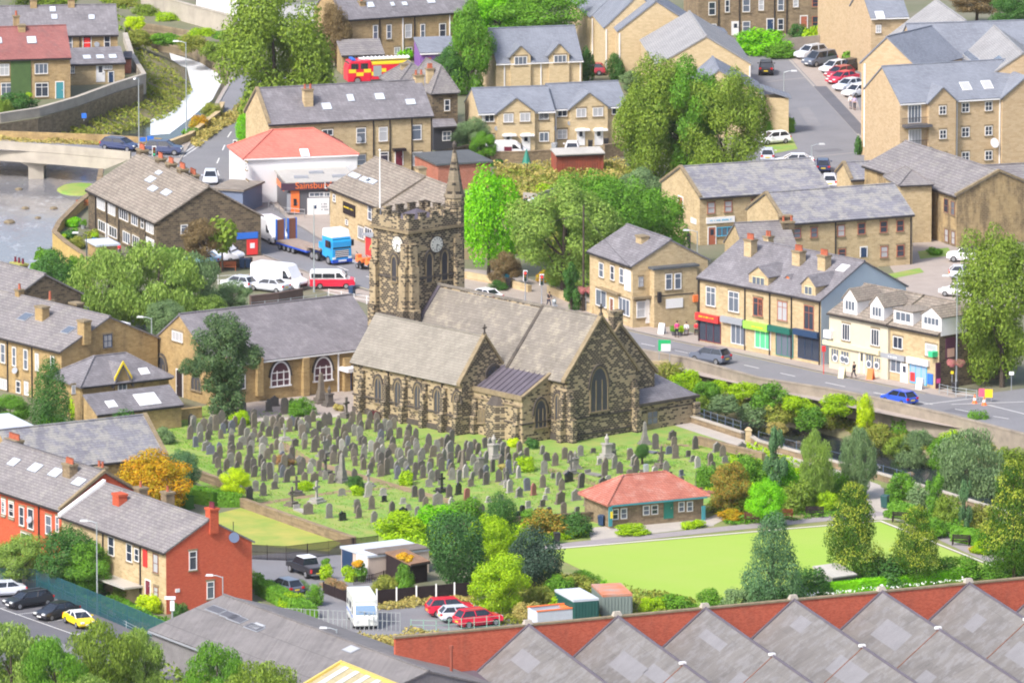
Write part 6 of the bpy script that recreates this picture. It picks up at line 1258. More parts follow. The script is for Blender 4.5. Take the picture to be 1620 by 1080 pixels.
wallrun('boundary_wall','short dark wall behind the orange leaved tree',[(312,757),(352,772),(380,790)],.8,.4,ST_BRN,cap=1.2)
wallrun('square_wall','dark wall in front of the parked white box van',[(300,430),(345,427),(398,420)],.8,.35,ST_DRK,cap=1.2)
wallrun('square_wall','dark brown curved wall below the red and white minibus',[(396,484),(440,479),(478,472)],1.0,.35,plain('dark_brick',(.12,.08,.07),.8),cap=1.1)
wallrun('yard_wall','stone yard wall below the white campervan',[(776,258),(830,257),(880,254)],1.2,.4,ST_BRN,cap=1.2);wallrun('yard_wall','stone yard wall right of the rusty red store',[(955,252),(985,248)],1.6,.4,ST_BRN,cap=1.2)
wallrun('timber_fence','grey timber fence below the dark terrace beside the parked cars',[(1246,82),(1308,76)],1.7,.1,mat('grey_timber',(.42,.39,.37),var=.2,sc=1.5),cat='fence')
wallrun('planter_wall','low stone planter wall beside the traffic lights',[(735,440),(800,452),(838,462)],.6,.5,ST_TAN,cap=1.1);wallrun('planter_wall','low curved stone wall in front of the corner building',[(868,463),(905,480),(940,496)],.7,.4,ST_TAN,cap=1.2)
def fence_panels(label,pts,h,m_,post=CONC,sp=1.85):
 w=[G(*p)for p in pts];rt=empty('panel_fence',w[0],0,label,'fence')
 for a,b_ in zip(w,w[1:]):
  d=b_-a;L=d.length;k=max(1,round(L/sp));d.normalize();q=Vector((-d.y,d.x,0))*.03
  for i in range(k):
   p=a+d*(L*i/k)-w[0];r_=a+d*(L*(i+1)/k)-w[0];m=MB();m.prism([(v.x,v.y,.05)for v in(p+q,r_+q,r_-q,p-q)],[(v.x,v.y,h)for v in(p+q,r_+q,r_-q,p-q)]);m.build('panel',m_,rt)
   m=MB();m.box(p.x-.07,p.x+.07,p.y-.07,p.y+.07,-.2,h+.12);m.build('post',post,rt)
 return rt
fence_panels('dark panel fence with white concrete posts behind the red cars',[(596,957),(690,949),(748,944)],1.45,DWOOD,WHITE);fence_panels('short dark panel fence by the flower bed and motorhome',[(512,938),(548,952),(556,958)],1.0,DWOOD,DWOOD)
railing('picket_fence','dark brown picket fence behind the black pickup',[(392,884),(453,887),(520,879),(598,870)],1.45,DWOOD,n=2,sp=2.4,cat='fence',pale=.125)
railing('picket_fence','short brown picket fence in front of the sunflower bed',[(560,925),(590,921),(640,905)],.8,DWOOD,n=2,sp=2,cat='fence',pale=.22)
railing('palisade_fence','grey steel palisade fence in front of the white motorhome',[(442,990),(520,994),(633,998)],1.75,plain('palisade_grey',(.30,.33,.34),.5),n=2,sp=2.7,cat='fence',pale=.42)
railing('wire_fence','green post fence between the drive and the brick factory wall',[(650,1005),(690,1006),(730,1003),(790,998)],1.5,plain('fence_green',(.25,.45,.36),.5),n=3,sp=1.5,cat='fence')
railing('palisade_fence','tall dark green palisade fence round the corner car park',[(-60,932),(58,935),(180,984),(311,1040)],2.15,plain('palisade_green',(.02,.10,.13),.5),n=2,sp=2.7,cat='fence',pale=.15)
railing('guard_rail','galvanised crash barrier in front of the green palisade fence',[(86,935),(155,970),(230,1008),(308,1048)],.6,LGREY,n=2,sp=2.5)
railing('river_railing','curved blue grey railing on the churchyard river wall',[(1093,664,.6),(1135,679,.6),(1172,690,.6)],1.55,plain('railing_blue',(.10,.14,.2),.5),n=3,sp=1.4)
railing('river_railing','dark railing on the river wall behind the park trees',[(1200,705),(1280,727),(1330,740)],1.5,plain('railing_blue',(.10,.14,.2),.5),n=2,sp=2.2);railing('river_railing','dark railing on the river wall above the park litter bin',[(1376,752),(1440,770)],1.4,plain('railing_blue',(.10,.14,.2),.5),n=2,sp=2.2)
railing('hand_rail','grey ramp railing above the church hall roof',[(398,494),(440,490),(500,482),(518,478)],1.1,LGREY,n=3,sp=1.5);railing('hand_rail','white railing beside the pavement left of the church tower',[(520,470),(560,478),(600,484)],.9,WHITE,n=2,sp=2)
railing('hand_rail','white railing round the paved square by the riverside terrace',[(302,446),(345,450),(400,448)],1.0,WHITE,n=2,sp=1.8);railing('guard_rail','grey pedestrian railing at the junction by the stone shop',[(1486,622),(1512,628),(1545,632)],1.0,LGREY,n=3,sp=1.6)
railing('hand_rail','steel ramp railing in front of the convenience store',[(425,330),(450,342),(482,345)],1.0,STEEL,n=2,sp=1.6);railing('hand_rail','black fence of the stone office steps',[(1068,335),(1080,362),(1092,395)],1.6,BLACK,n=4,sp=.8)
# ================================================================ VEHICLES
SILV=paint('silver',(.62,.66,.74));PBL=paint('black',(.018,.018,.025));PNV=paint('navy',(.025,.04,.12));PRD=paint('red',(.68,.015,.05));PWH=paint('white',(.82,.82,.86));PBU=paint('blue',(.03,.09,.55));PYE=paint('yellow',(.88,.66,.01));PGY=paint('grey',(.12,.14,.19));PLB=paint('light_blue',(.25,.48,.75));PDR=paint('dark_red',(.35,.02,.04))
# label, centre x, y, heading point x, y, type, paint
for lab,x,y,hx,hy,t,p_,rl_ in(('dark navy estate car crossing the bridge behind the lamp post',190,237,230,241,'estate',PNV,True),('dark navy hatchback turning off the bridge by the traffic lights',259,244,300,245,'suv',PNV,False),('silver blue car driving down the road between riverside terrace and white building',333,289,330,330,'hatch',SILV,False),('black car seen from behind near the car park hedge',1212,116,1214,90,'suv',PBL,False),('silver four wheel drive parked topmost in the flats row',1283,92,1252,97,'suv',SILV,True),('dark people carrier parked second in the flats row',1297,103,1264,108,'mpv',PGY,False),('pale silver hatchback parked third in the flats row',1320,114,1292,119,'hatch',SILV,False),('dark grey car parked above the red cars in the flats row',1340,112,1312,117,'hatch',PBL,False),('dark red hatchback parked above the bright red saloon',1328,123,1300,128,'hatch',PDR,False),('bright red saloon parked in the flats row',1333,131,1305,136,'saloon',PRD,False),('silver blue car parked below the red saloon',1344,142,1316,147,'saloon',SILV,False),('white car nearest the people in the flats row',1356,152,1328,157,'hatch',PWH,False),('small white hatchback parked at the hedge end beside the tall trees',1223,227,1190,230,'hatch',PWH,False),('silver hatchback seen from behind beside the tree group',1214,253,1213,230,'hatch',SILV,False),('white car half hidden behind the clipped hedge',1216,184,1190,186,'hatch',PWH,False),('dark hatchback seen from behind above the stone office roof',1302,270,1300,245,'hatch',PNV,False),('small white hatchback parked at the stone office corner',1312,294,1306,270,'hatch',PWH,False),('white car with only its roof showing above the stone office',1257,262,1230,262,'saloon',PWH,False),('white four wheel drive with black roof beside the stone hall',1530,413,1490,412,'suv',PWH,False),('pale silver hatchback behind the shop terrace',1530,440,1560,440,'hatch',SILV,False),('white car tucked behind the stone shop roof',1516,468,1490,466,'hatch',PWH,False),('white hatchback seen from behind outside the new houses',905,242,905,222,'hatch',PWH,False),('pale blue car parked by the riverside terrace gable',318,418,280,416,'saloon',PLB,False),('silver car half hidden behind the low square wall',378,456,350,452,'hatch',SILV,False),('pale blue car in front of the white box van',426,460,400,457,'saloon',SILV,False),('white saloon car passing behind the church tower',766,476,735,470,'saloon',PWH,False),('dark grey blue hatchback on the main road near the river parapet',1124,573,1090,568,'suv',PGY,False),('bright blue hatchback driving past the stone shop',1423,638,1385,630,'hatch',PBU,False),('red hatchback furthest in the drive by the panel fence',712,972,750,970,'suv',PRD,False),('silver hatchback between the two red cars',728,981,765,979,'hatch',SILV,False),('red four wheel drive nearest the brick factory wall',756,989,800,984,'suv',PRD,True),('black estate car in the corner car park by the green fence',45,958,5,964,'estate',PBL,True),('black saloon between the estate and the yellow coupe',90,976,52,984,'saloon',PBL,False),('bright yellow sports coupe in the corner car park',126,988,158,1004,'coupe',PYE,False),('pale car at the edge behind the black estate',2,942,-30,944,'saloon',SILV,False),('dark car half hidden behind the clipped drive hedge',452,937,430,930,'hatch',PGY,False),('dark car on the road at the top edge',333,5,310,2,'saloon',PBL,False),('dark red car behind the upper pair of new houses',932,118,905,118,'hatch',PDR,False)):
 car(lab,x,y,hx,hy,t,p_,rail=rl_,roofc=PBL if 'black roof' in lab else PWH if t=='coupe' else None,group='cars parked along the flats' if 'flats row' in lab else None,name='moving_car' if('driving' in lab or 'crossing' in lab or 'passing' in lab)else 'parked_car')
van('tall white delivery van following the blue lorry',430,381,446,389,PWH,L=5.9,H=2.6,W_=2.0)
v=van('red and white camper minibus on the road left of the tower',526,455,570,455,PWH,L=4.9,H=1.95,W_=1.9,nose=1.2,two=PRD,win=True)
v=van('long white box van parked left of the minibus',442,455,480,459,PWH,L=6.2,H=2.7,W_=2.1);m=MB();m.box(-3.13,-3.1,-.9,.9,.5,2.5);m.build('rear_door',GREYP,v)
van('white van parked by the riverside terrace gable',351,414,380,416,PWH,L=4.8,H=1.95,W_=1.9,nose=1.2)
v=van('white campervan in front of the new houses',803,250,850,250,PWH,L=5.2,H=2.0,W_=2.0,nose=1.3);m=MB();m.box(-.4,.5,-1.03,-1.0,1.0,1.5);m.build('side_window',MAROON,v)
# motorhome
rt=vehicle('motorhome','white motorhome with raised front cab parked behind the palisade fence','motorhome',573,985,585,1006,.05);MH=paint('cream_white',(.80,.84,.80))
m=MB();m.prism([(2.9,-1.1,.3),(3.0,-1.1,1.2),(2.75,-1.1,1.35),(2.2,-1.1,2.2),(2.3,-1.1,2.75),(1.9,-1.1,2.95),(-3.0,-1.1,2.85),(-3.0,-1.1,.3)],[(2.9,1.1,.3),(3.0,1.1,1.2),(2.75,1.1,1.35),(2.2,1.1,2.2),(2.3,1.1,2.75),(1.9,1.1,2.95),(-3.0,1.1,2.85),(-3.0,1.1,.3)]);m.build('body',MH,rt,bevel=.1)
m=MB();m.prism([(2.82,-.95,1.4),(2.82,.95,1.4),(2.32,.9,2.15),(2.32,-.9,2.15)],[(2.72,-.95,1.36),(2.72,.95,1.36),(2.22,.9,2.12),(2.22,-.9,2.12)]);m.build('windscreen',plain('pale_screen',(.18,.28,.42),.1),rt)
for s_ in(-1,1):
 m=MB();m.box(-.6,.5,s_*1.1-.02,s_*1.1+.02,1.5,2.1);m.build('side_window',GLCAR,rt);m=MB();m.box(-2.4,-1.5,s_*1.1-.02,s_*1.1+.02,1.5,2.0);m.build('side_window',GLCAR,rt);m=MB();m.box(1.5,2.0,s_*1.1-.02,s_*1.1+.02,1.3,2.0);m.build('cab_window',GLCAR,rt)
 for wx in(2.0,-1.7):wheel(rt,wx,s_*.98,.33)
 m=MB();m.box(2.9,3.02,s_*.85-.12,s_*.85+.12,.75,1.0);m.build('headlight',plain('headlamp',(.75,.78,.8),.1),rt)
m=MB();m.box(-2.9,1.9,-1.12,1.12,.95,1.05);m.build('blue_stripe',BLUEP,rt);m=MB();m.box(-1.2,-.4,-.4,.4,2.86,3.0);m.box(.2,.9,-.35,.35,2.88,3.0);m.build('roof_hatch',WHITE,rt)
# pickup
rt=vehicle('pickup_truck','black double cab pickup by the brown picket fence','pickup truck',485,908,455,896,.05);m=MB()
m.prism([(2.6,-.92,.45),(2.6,-.92,.9),(1.3,-.92,1.08),(-2.6,-.92,1.08),(-2.6,-.92,.45)],[(2.6,.92,.45),(2.6,.92,.9),(1.3,.92,1.08),(-2.6,.92,1.08),(-2.6,.92,.45)]);m.build('body',PBL,rt,bevel=.06)
m=MB();m.frus(-.95,1.45,-.82,.82,1.06,-.75,.75,-.65,.65,1.72);m.build('window',GLCAR,rt);m=MB();m.box(-.8,.8,-.68,.68,1.7,1.78);m.build('roof',PWH,rt,bevel=.04);m=MB();m.box(-2.45,-1.05,-.75,.75,1.085,1.13);m.build('load_cover',DGREY,rt)
for s_ in(-1,1):
 for wx in(1.65,-1.65):wheel(rt,wx,s_*.84,.38,.24)
 m=MB();m.box(-2.65,-2.5,s_*.82-.09,s_*.82+.09,.65,1.0);m.build('tail_light',REDP,rt);m=MB();m.box(2.5,2.64,s_*.7-.15,s_*.7+.15,.68,.86);m.build('headlight',plain('headlamp',(.75,.78,.8),.1),rt)
m=MB();m.box(-2.66,-2.6,-.28,.28,.48,.62);m.build('number_plate',plain('rear_plate',(.8,.6,.05),.4),rt);m=MB();m.box(-2.75,-2.55,-.85,.85,.42,.55);m.build('bumper',STEEL,rt)
# blue low loader lorry
a,b_=P(452,392,.04),P(541,419,.04);L=(b_-a).length;rt=vehicle('lorry','blue and white low loader lorry with raised ramps on the main road','lorry',452,392,541,419,.04);LB=paint('lorry_blue',(.02,.33,.72))
m=MB();m.prism([(L,-1.25,.4),(L,-1.25,2.6),(L-.25,-1.25,3.1),(L-2.3,-1.25,3.1),(L-2.3,-1.25,.9)],[(L,1.25,.4),(L,1.25,2.6),(L-.25,1.25,3.1),(L-2.3,1.25,3.1),(L-2.3,1.25,.9)]);m.build('cab',LB,rt,bevel=.1)
m=MB();m.prism([(L-.2,-1.2,3.05),(L-.2,1.2,3.05),(L-.5,1.15,3.85),(L-.5,-1.15,3.85)],[(L-2.3,-1.2,3.05),(L-2.3,1.2,3.05),(L-2.3,1.15,3.9),(L-2.3,-1.15,3.9)]);m.build('wind_deflector',PWH,rt,bevel=.06)
m=MB();m.prism([(L+.02,-1.12,1.85),(L+.02,1.12,1.85),(L-.12,1.08,2.9),(L-.12,-1.08,2.9)],[(L-.15,-1.12,1.85),(L-.15,1.12,1.85),(L-.3,1.08,2.9),(L-.3,-1.08,2.9)]);m.build('windscreen',GLCAR,rt)
m=MB();m.box(L-.1,L+.03,-.85,.85,.85,1.7);m.build('grille',PBL,rt);m=MB();[m.box(L-.1,L+.06,-.85,.85,.95+i*.2,1.02+i*.2)for i in range(4)];m.build('grille_bar',PWH,rt);m=MB();m.box(L-.3,L+.12,-1.25,1.25,.3,.62);m.build('bumper',paint('lorry_dark_blue',(.02,.08,.5)),rt);m=MB();m.box(L+.1,L+.15,-.5,.5,.42,.6);m.build('number_plate',WHITE,rt)
for s_ in(-1,1):
 m=MB();m.box(L-1.5,L-.5,s_*1.25-.02,s_*1.25+.02,1.9,2.7);m.build('side_window',GLCAR,rt);m=MB();m.box(L-.02,L+.09,s_*1.0-.2,s_*1.0+.2,.7,.92);m.build('headlight',plain('headlamp',(.75,.78,.8),.1),rt);m=MB();m.box(L-.35,L-.15,s_*1.5-.12,s_*1.5+.12,2.0,2.7);m.build('mirror',BLACK,rt)
 for wx in(L-.9,L-3.5,L-4.6):wheel(rt,wx,s_*1.1,.5,.3)
 for wx in(.8,1.8,2.8,3.8):wheel(rt,wx,s_*1.1,.38,.3)
m=MB();m.box(L-5.4,L-2.2,-.6,.6,.6,.95);m.build('chassis',paint('lorry_dark_blue',(.02,.08,.5)),rt);m=MB();m.box(0,L-5.6,-1.27,1.27,.82,1.0);m.box(L-6.2,L-2.7,-1.27,1.27,1.3,1.48);m.build('deck',mat('lorry_deck',(.42,.33,.28),var=.3,sc=2),rt);m=MB();m.box(.1,L-5.6,-1.3,1.3,.62,.819);m.build('deck_frame',paint('lorry_dark_blue',(.02,.08,.5)),rt)
for s_ in(-.75,.75):
 m=MB();m.box(.05,.2,s_-.45,s_+.45,1.0,3.3);r_=m.build('ramp',BROWN,rt);m=MB();m.box(.0,.25,s_+.451,s_+.56,1.0,3.35);m.box(.0,.25,s_-.56,s_-.451,1.0,3.35);m.build('ramp_edge',BLUEP,r_)
m=MB();m.box(L-3.6,L-2.9,-.9,-.1,1.48,2.2);m.build('tool_box',LB,rt)
# fire engine
rt=vehicle('fire_engine','red and yellow fire engine behind the long slate roofed terrace','fire engine',596,131,545,133,.05)
m=MB();m.prism([(3.9,-1.25,.4),(3.9,-1.25,2.0),(3.6,-1.25,2.9),(1.0,-1.25,3.0),(1.0,-1.25,.4)],[(3.9,1.25,.4),(3.9,1.25,2.0),(3.6,1.25,2.9),(1.0,1.25,3.0),(1.0,1.25,.4)]);m.build('cab',PRD,rt,bevel=.08)
m=MB();m.box(-4,.95,-1.25,1.25,.6,2.7);m.build('body',PRD,rt,bevel=.05);m=MB()
for i in range(8):
 for s_ in(-1,1):z=1.1 if i%2 else 1.5;m.box(3.8-i*.95-.9,3.8-i*.95,s_*1.26-.015,s_*1.26+.015,z,z+.45)
m.box(-4,.9,-1.28,1.28,2.45,2.72);m.build('yellow_marking',YELP,rt);m=MB();m.prism([(3.9,-1.15,1.9),(3.9,1.15,1.9),(3.66,1.1,2.75),(3.66,-1.1,2.75)],[(3.8,-1.15,1.9),(3.8,1.15,1.9),(3.5,1.1,2.75),(3.5,-1.1,2.75)]);m.build('windscreen',GLCAR,rt)
for s_ in(-1,1):
 m=MB();m.box(2.6,3.5,s_*1.25-.02,s_*1.25+.03,1.95,2.65);m.build('side_window',GLCAR,rt);m=MB();m.box(1.4,2.3,s_*1.25-.02,s_*1.25+.03,1.95,2.65);m.build('side_window',GLCAR,rt)
 for wx in(2.7,-2.3):wheel(rt,wx,s_*1.1,.52,.3)
 m=MB();m.box(-.3,.7,s_*1.25-.02,s_*1.25+.035,1.0,2.3);m.build('locker_shutter',LGREY,rt)
m=MB();m.box(-4,2.2,-.7,.7,3.02,3.12);[m.box(-4+i*.5,-3.93+i*.5,-.7,.7,3.12,3.25)for i in range(12)];m.build('ladder',PWH,rt);m=MB();m.box(2.9,3.3,-1,1,3.0,3.18);m.build('light_bar',BLUEP,rt)
# trailer with orange machines
rt=vehicle('trailer','small grey trailer parked beside the lorry cab','trailer',580,424,606,432,.05);m=MB();m.box(-1.8,1.8,-.8,.8,.45,.55);m.box(-1.8,1.8,-.8,-.75,.55,.8);m.box(-1.8,1.8,.75,.8,.55,.8);m.build('bed',GREYP,rt)
for s_ in(-1,1):
 for wx in(-.4,.4):wheel(rt,wx,s_*.9,.28)
m=MB();m.tube([(1.8,0,.5),(2.8,0,.5)],.05,6);m.build('drawbar',GREYP,rt)
for lab,x,y in(('orange road machine at the rear of the trailer',571,419),('orange road machine at the front of the trailer',586,424)):
 r2=vehicle('road_machine',lab,'machine',x,y,x+20,y+5,.55);m=MB();m.box(-.6,.6,-.35,.35,.3,.8);m.box(-.6,-.2,-.3,.3,.8,1.15);m.build('body',ORANGEP,r2,bevel=.05);m=MB();m.tube([(.3,-.4,.3),(.3,.4,.3)],.3,12);m.build('drum',BLACK,r2);m=MB();m.tube([(-.5,0,1.1),(-.9,0,1.4)],.04,6);m.build('handle',BLACK,r2)
rt=vehicle('open_skip','long white trailer skip with rusty orange rim behind the factory wall','skip',883,985,925,981,.05);m=MB()
for q in((-2.6,2.6,-1.1,-1.0),(-2.6,2.6,1.0,1.1),(-2.6,-2.5,-1,1),(2.5,2.6,-1,1)):m.box(*q,.3,1.5)
m.box(-2.5,2.5,-1,1,.3,.4);m.build('body',RF_FLT,rt);m=MB();m.box(-2.65,2.65,-1.15,-.95,1.5,1.6);m.box(-2.65,2.65,.95,1.15,1.5,1.6);m.box(.6,1.0,-1,1,1.3,1.5);m.build('rim',ORANGEP,rt)
# ================================================================ STREET FURNITURE
for lab,x,yb,yt,arm in(('tall pale lamp post on the river bank by the weir',295,218,68,(-1,.2)),('tall pale lamp post at the bridge end beside the navy car',220,246,124,(-.3,-1)),('grey lamp post in front of the red hipped roof',535,290,222,(-1,.1)),('grey lamp post at the shop terrace corner',1103,445,366,(-1,.1)),('grey lamp post in front of the lodge trees',240,545,503,(-1,.1)),('tall grey lamp post by the corner car park in front of the brick terrace',154,972,825,(-1,.15)),('grey lamp post in front of the orange red gable',353,1032,911,(-1,.1)),('grey lamp post above the large workshop roof',533,1090,994,(-1,.1)),('grey lamp post beside the stone shop and large tree',1513,618,438,(-1,.1)),('thin lamp post in the middle of the flats car park',1240,175,114,(1,0)),('short lamp post beside the flats car park entrance',1284,262,230,(1,.2)),('thin lamp post in the convenience store forecourt',497,462,322,(.1,-1))):
 lamp(lab,x,yb,yt,arm)
lamp('dark lamp post in front of the stone terrace chimneys',141,580,486,(-1,.3),m_=plain('dark_post',(.06,.07,.10),.5));lamp('dark lamp post on the riverside garden wall',137,425,370,(-1,.1),m_=plain('dark_post',(.06,.07,.10),.5),r=.06)
lamp('wooden telegraph pole in front of the spreading street trees',923,492,325,m_=BARK,head=False,r=.13,name='telegraph_pole',cat='pole');
r_=lamp('camera pole with white dome cameras behind the green fence',273,1026,944,m_=LGREY,head=False,r=.1,name='camera_pole',cat='camera pole');m=MB();m.box(-.2,.2,-.2,.2,3.6,4.5);m.build('camera_box',WHITE,r_);m=MB();m.box(-.7,.3,-.15,.15,4.65,4.9);m.build('camera',WHITE,r_)
r_=lamp('short white mast with twin floodlights above the workshop roof',497,1095,1055,m_=LGREY,head=False,r=.1,name='floodlight_mast',cat='lamp');m=MB();m.box(-.6,-.1,-.2,.2,2.2,2.6);m.box(.1,.6,-.2,.2,2.2,2.6);m.build('floodlight',WHITE,r_)
def sig(lab,x,yb,yt,red=True,n=1):
 rt=lamp(lab,x,yb,yt,head=False,r=.055,name='traffic_light',cat='traffic light',m_=GREYP);h=(yb-yt)/SCL(x,yb);m=MB();m.box(-.16,.16,-.3,-.06,h-1.05,h);m.build('signal_head',BLACK,rt);m=MB();m.box(-.24,.24,-.05,-.03,h-1.15,h+.1);m.build('backboard',WHITE,rt)
 for i,cc in enumerate(((.9,.03,.02),(.25,.15,.02),(.02,.25,.12))):m=MB();m.disc((0,-.3,h-.18-i*.33),(0,-1,0),.11,.04,10);m.build('signal_lamp',plain('signal_%d_%d'%(i,red),cc if(i==0)==red or i==1 else tuple(q*.2 for q in cc),.3,emit=1.2 if(red and i==0)or(not red and i==2)else 0),rt)
sig('traffic light showing red beside the banner planter',831,481,428);sig('traffic light showing red nearest the man with the pushchair',857,487,434);sig('traffic light at the bridge junction in front of the navy hatchback',244,262,232,False);sig('upper traffic light beside the long terrace and white building',372,262,222,False);sig('lower traffic light beside the white building',368,286,240,False)
def sign(name,lab,x,yb,yt,w,h,m_,two=False,z=0,cat='sign',txt=None,tm=None,ts=.3,rz=0,th=.06,pm=GREYP):
 g=P(x,yb,z);sc_=SCL(x,yb);H_=(yb-yt)/sc_;rt=empty(name,g,R(rz),lab,cat);ps=(-w/2+.1,w/2-.1)if two else(0,)
 for q in ps:m=MB();m.tube([(q,0,-.1),(q,0,H_)],.045,6);m.build('post',pm,rt)
 m=MB();m.box(-w/2,w/2,-.06-th,-.05,H_-h,H_);m.build('panel',m_,rt)
 if txt:
  cu=bpy.data.curves.new('t','FONT');cu.body=txt;cu.size=ts;cu.extrude=.01;cu.align_x='CENTER';cu.align_y='CENTER';cu.materials.append(tm or WHITE);t_=bpy.data.objects.new('t',cu);COL.objects.link(t_);bpy.context.view_layer.update()
  me=bpy.data.meshes.new_from_object(t_.evaluated_get(bpy.context.evaluated_depsgraph_get()));bpy.data.objects.remove(t_);o=bpy.data.objects.new('lettering',me);COL.objects.link(o);o.parent=rt;o.location=(0,-.07-th,H_-h/2);o.rotation_euler=(pi/2,0,0)
 return rt
s_=sign('town_sign','green and white town sign on two posts by the road parapet',1051,584,537,1.3,1.15,WHITE,True);m=MB();m.box(-.65,.65,-.14,-.121,2.75,3.15);m.box(-.65,-.35,-.14,-.121,2.0,2.75);m.build('green_band',plain('sign_green',(.02,.45,.16),.5),s_)
s_=sign('banner','turquoise and pink banner in the planter behind the tower',796,452,433,1.5,.8,SKYP,True);m=MB();m.box(-.55,.55,-.14,-.121,.55,.85);m.build('pink_band',PINKP,s_)
sign('road_sign','round red road sign in front of the white box van',446,446,414,.62,.62,REDP);sign('road_sign','blue road sign beyond the bridge end',226,232,217,.7,.5,BLUEP);sign('road_sign','blue arrow sign at the bridge junction',238,232,215,.8,.6,BLUEP);sign('road_sign','blue sign standing against the curved retaining wall',133,190,179,.6,.6,BLUEP)
sign('bus_stop','red bus stop post outside the cream shop',1303,592,546,.4,.6,REDP,pm=REDP);sign('road_sign','yellow sign beside the hanging basket post',1506,615,586,.3,.3,YELP);sign('road_sign','small white sign under the large roadside tree',1600,617,587,.5,.35,WHITE);sign('road_sign','small red sign on the shop terrace corner',1338/3.6+1200,560,540,.3,.3,REDP)
sign('roadworks_sign','red roadworks board beside the yellow board',1553,634,614,.62,.8,plain('pink_red',(.9,.12,.22),.5),True);sign('roadworks_sign','yellow roadworks board at the junction',1564,636,615,.8,.85,plain('amber',(.95,.6,.02),.5),True)
for lab,x,y in(('orange and white traffic cone left of the roadworks boards',1542,638),('orange and white traffic cone below the roadworks boards',1557,641)):
 r_=empty('traffic_cone',G(x,y),0,lab,'traffic cone','traffic cones');m=MB();m.box(-.28,.28,-.28,.28,0,.06);m.tube([(0,0,.05),(0,0,.95)],[.24,.05],10);m.build('cone',ORANGEP,r_);m=MB();m.tube([(0,0,.35),(0,0,.6)],[.178,.13],10);m.build('white_band',WHITE,r_)
for lab,x,y,m_ in(('white folding board outside the corner building',1047,528,WHITE),('orange folding board outside the cream shop',1377,600,ORANGEP),('cream folding board left of the walking person',1332,598,CREAM),('small white folding board outside the stone shop',1455,615,WHITE)):
 r_=empty('folding_board',G(x,y),R(-30),lab,'sign');m=MB()
 m.prism([(-.35,-.3,0),(.35,-.3,0),(.35,0,1.15),(-.35,0,1.15)],[(-.35,-.25,0),(.35,-.25,0),(.35,.05,1.15),(-.35,.05,1.15)]);m.build('front_panel',m_,r_);m=MB();m.prism([(-.35,.35,0),(.35,.35,0),(.35,.06,1.15),(-.35,.06,1.15)],[(-.35,.4,0),(.35,.4,0),(.35,.11,1.15),(-.35,.11,1.15)]);m.build('rear_panel',m_,r_)
for lab,x,y,m_ in(('dark bin beside the picket lamp outside the corner building',908,482,DGREY),('dark bin left of the corner building door',921,486,BLACK),('dark bin beside the banner planter',804,455,BLACK),('dark bin by the pavilion left corner',952,831,NAVYP),('dark litter bin on the path left of the green',881,859,BLACK),('black bin by the new house doors',934,236,BLACK),('dark bin right of the new house doors',959,233,BLACK),('black bins by the square wall, left one',383,424,NAVYP),('black bins by the square wall, right one',392,424,NAVYP),('dark bin in front of the minibus',557,467,NAVYP),('black bin outside the stone shop side wall',1511,620,BLACK),('black bin at the stepped houses hedge',1227,160,BLACK),('blue grey bin beside the left new houses',877,240,GREYP)):
 wbin(lab,x,y,m_)
r_=wbin('large dark green litter bin on the park path by the river wall',1400,803,plain('bin_green',(.02,.08,.08),.5),s=1.2,name='litter_bin')
for lab,x,y,hx,hy,m_ in(('brown bench left of the pavilion door',1028,826,1029,840,WOOD),('brown bench right of the pavilion door',1090,820,1091,834,WOOD),('orange brown bench beyond the far edge of the green',1240,821,1241,835,OWOOD),('dark bench beside the orange brown bench',1289,817,1290,831,DWOOD),('dark bench half hidden by shrubs right of the pavilion',1192,826,1193,840,WOOD),('dark bench inside the clipped hedge nook by the path',1425,826,1415,836,DWOOD),('dark bench in the second hedge nook by the green',1520,862,1508,874,DWOOD),('pale bench beside the square wall',361,428,361,440,OWOOD),('blue seat in front of the ivy house',66,155,66,165,BLUEP),('timber bench in the riverside garden',133,330,137,345,OWOOD)):
 bench(lab,x,y,hx,hy,m_)
for lab,x,y in(('hanging basket post with pink flowers by the corner building',927,492),('hanging basket post with pink flowers by the stone shop',1512,622)):
 r_=empty('flower_post',G(x,y),0,lab,'flower basket');z=2.3 if x<1000 else 3.2;m=MB();m.tube([(0,0,0),(0,0,z+.3)],.05,6);m.build('post',GREYP,r_)
 for s_ in(-.45,.45):o=bpy.data.objects.new('flowers',crown('small',1));COL.objects.link(o);o.parent=r_;o.location=(s_,-.1,z);o.scale=(.45,.45,.38);o.material_slots[0].link='OBJECT';o.material_slots[0].material=leafmat('pink_flowers',(.30,.12,.12),(.75,.18,.30),(.15,.3,.06))
r_=vehicle('pushchair','grey pushchair pushed along the pavement by the man in black','pushchair',878,489,890,495,.02);m=MB();m.box(-.3,.3,-.22,.22,.35,.5);m.prism([(-.3,-.22,.5),(-.3,.22,.5),(-.42,.22,1.0),(-.42,-.22,1.0)],[(-.2,-.22,.5),(-.2,.22,.5),(-.3,.22,1.0),(-.3,-.22,1.0)]);m.build('seat',GREYP,r_);m=MB();m.ball((-.2,0,.85),.3,.24,.25,8,5);m.build('hood',LGREY,r_)
for q in((-.35,.25),(-.35,-.25),(.35,.2),(.35,-.2)):m=MB();m.tube([(q[0],q[1]-.02,.14),(q[0],q[1]+.02,.14)],.14,10);m.build('wheel',RUBBER,r_)
m=MB();m.tube([(-.4,-.2,.95),(-.7,-.2,1.05),(-.7,.2,1.05),(-.4,.2,.95)],.02,5);m.build('handle',BLACK,r_)
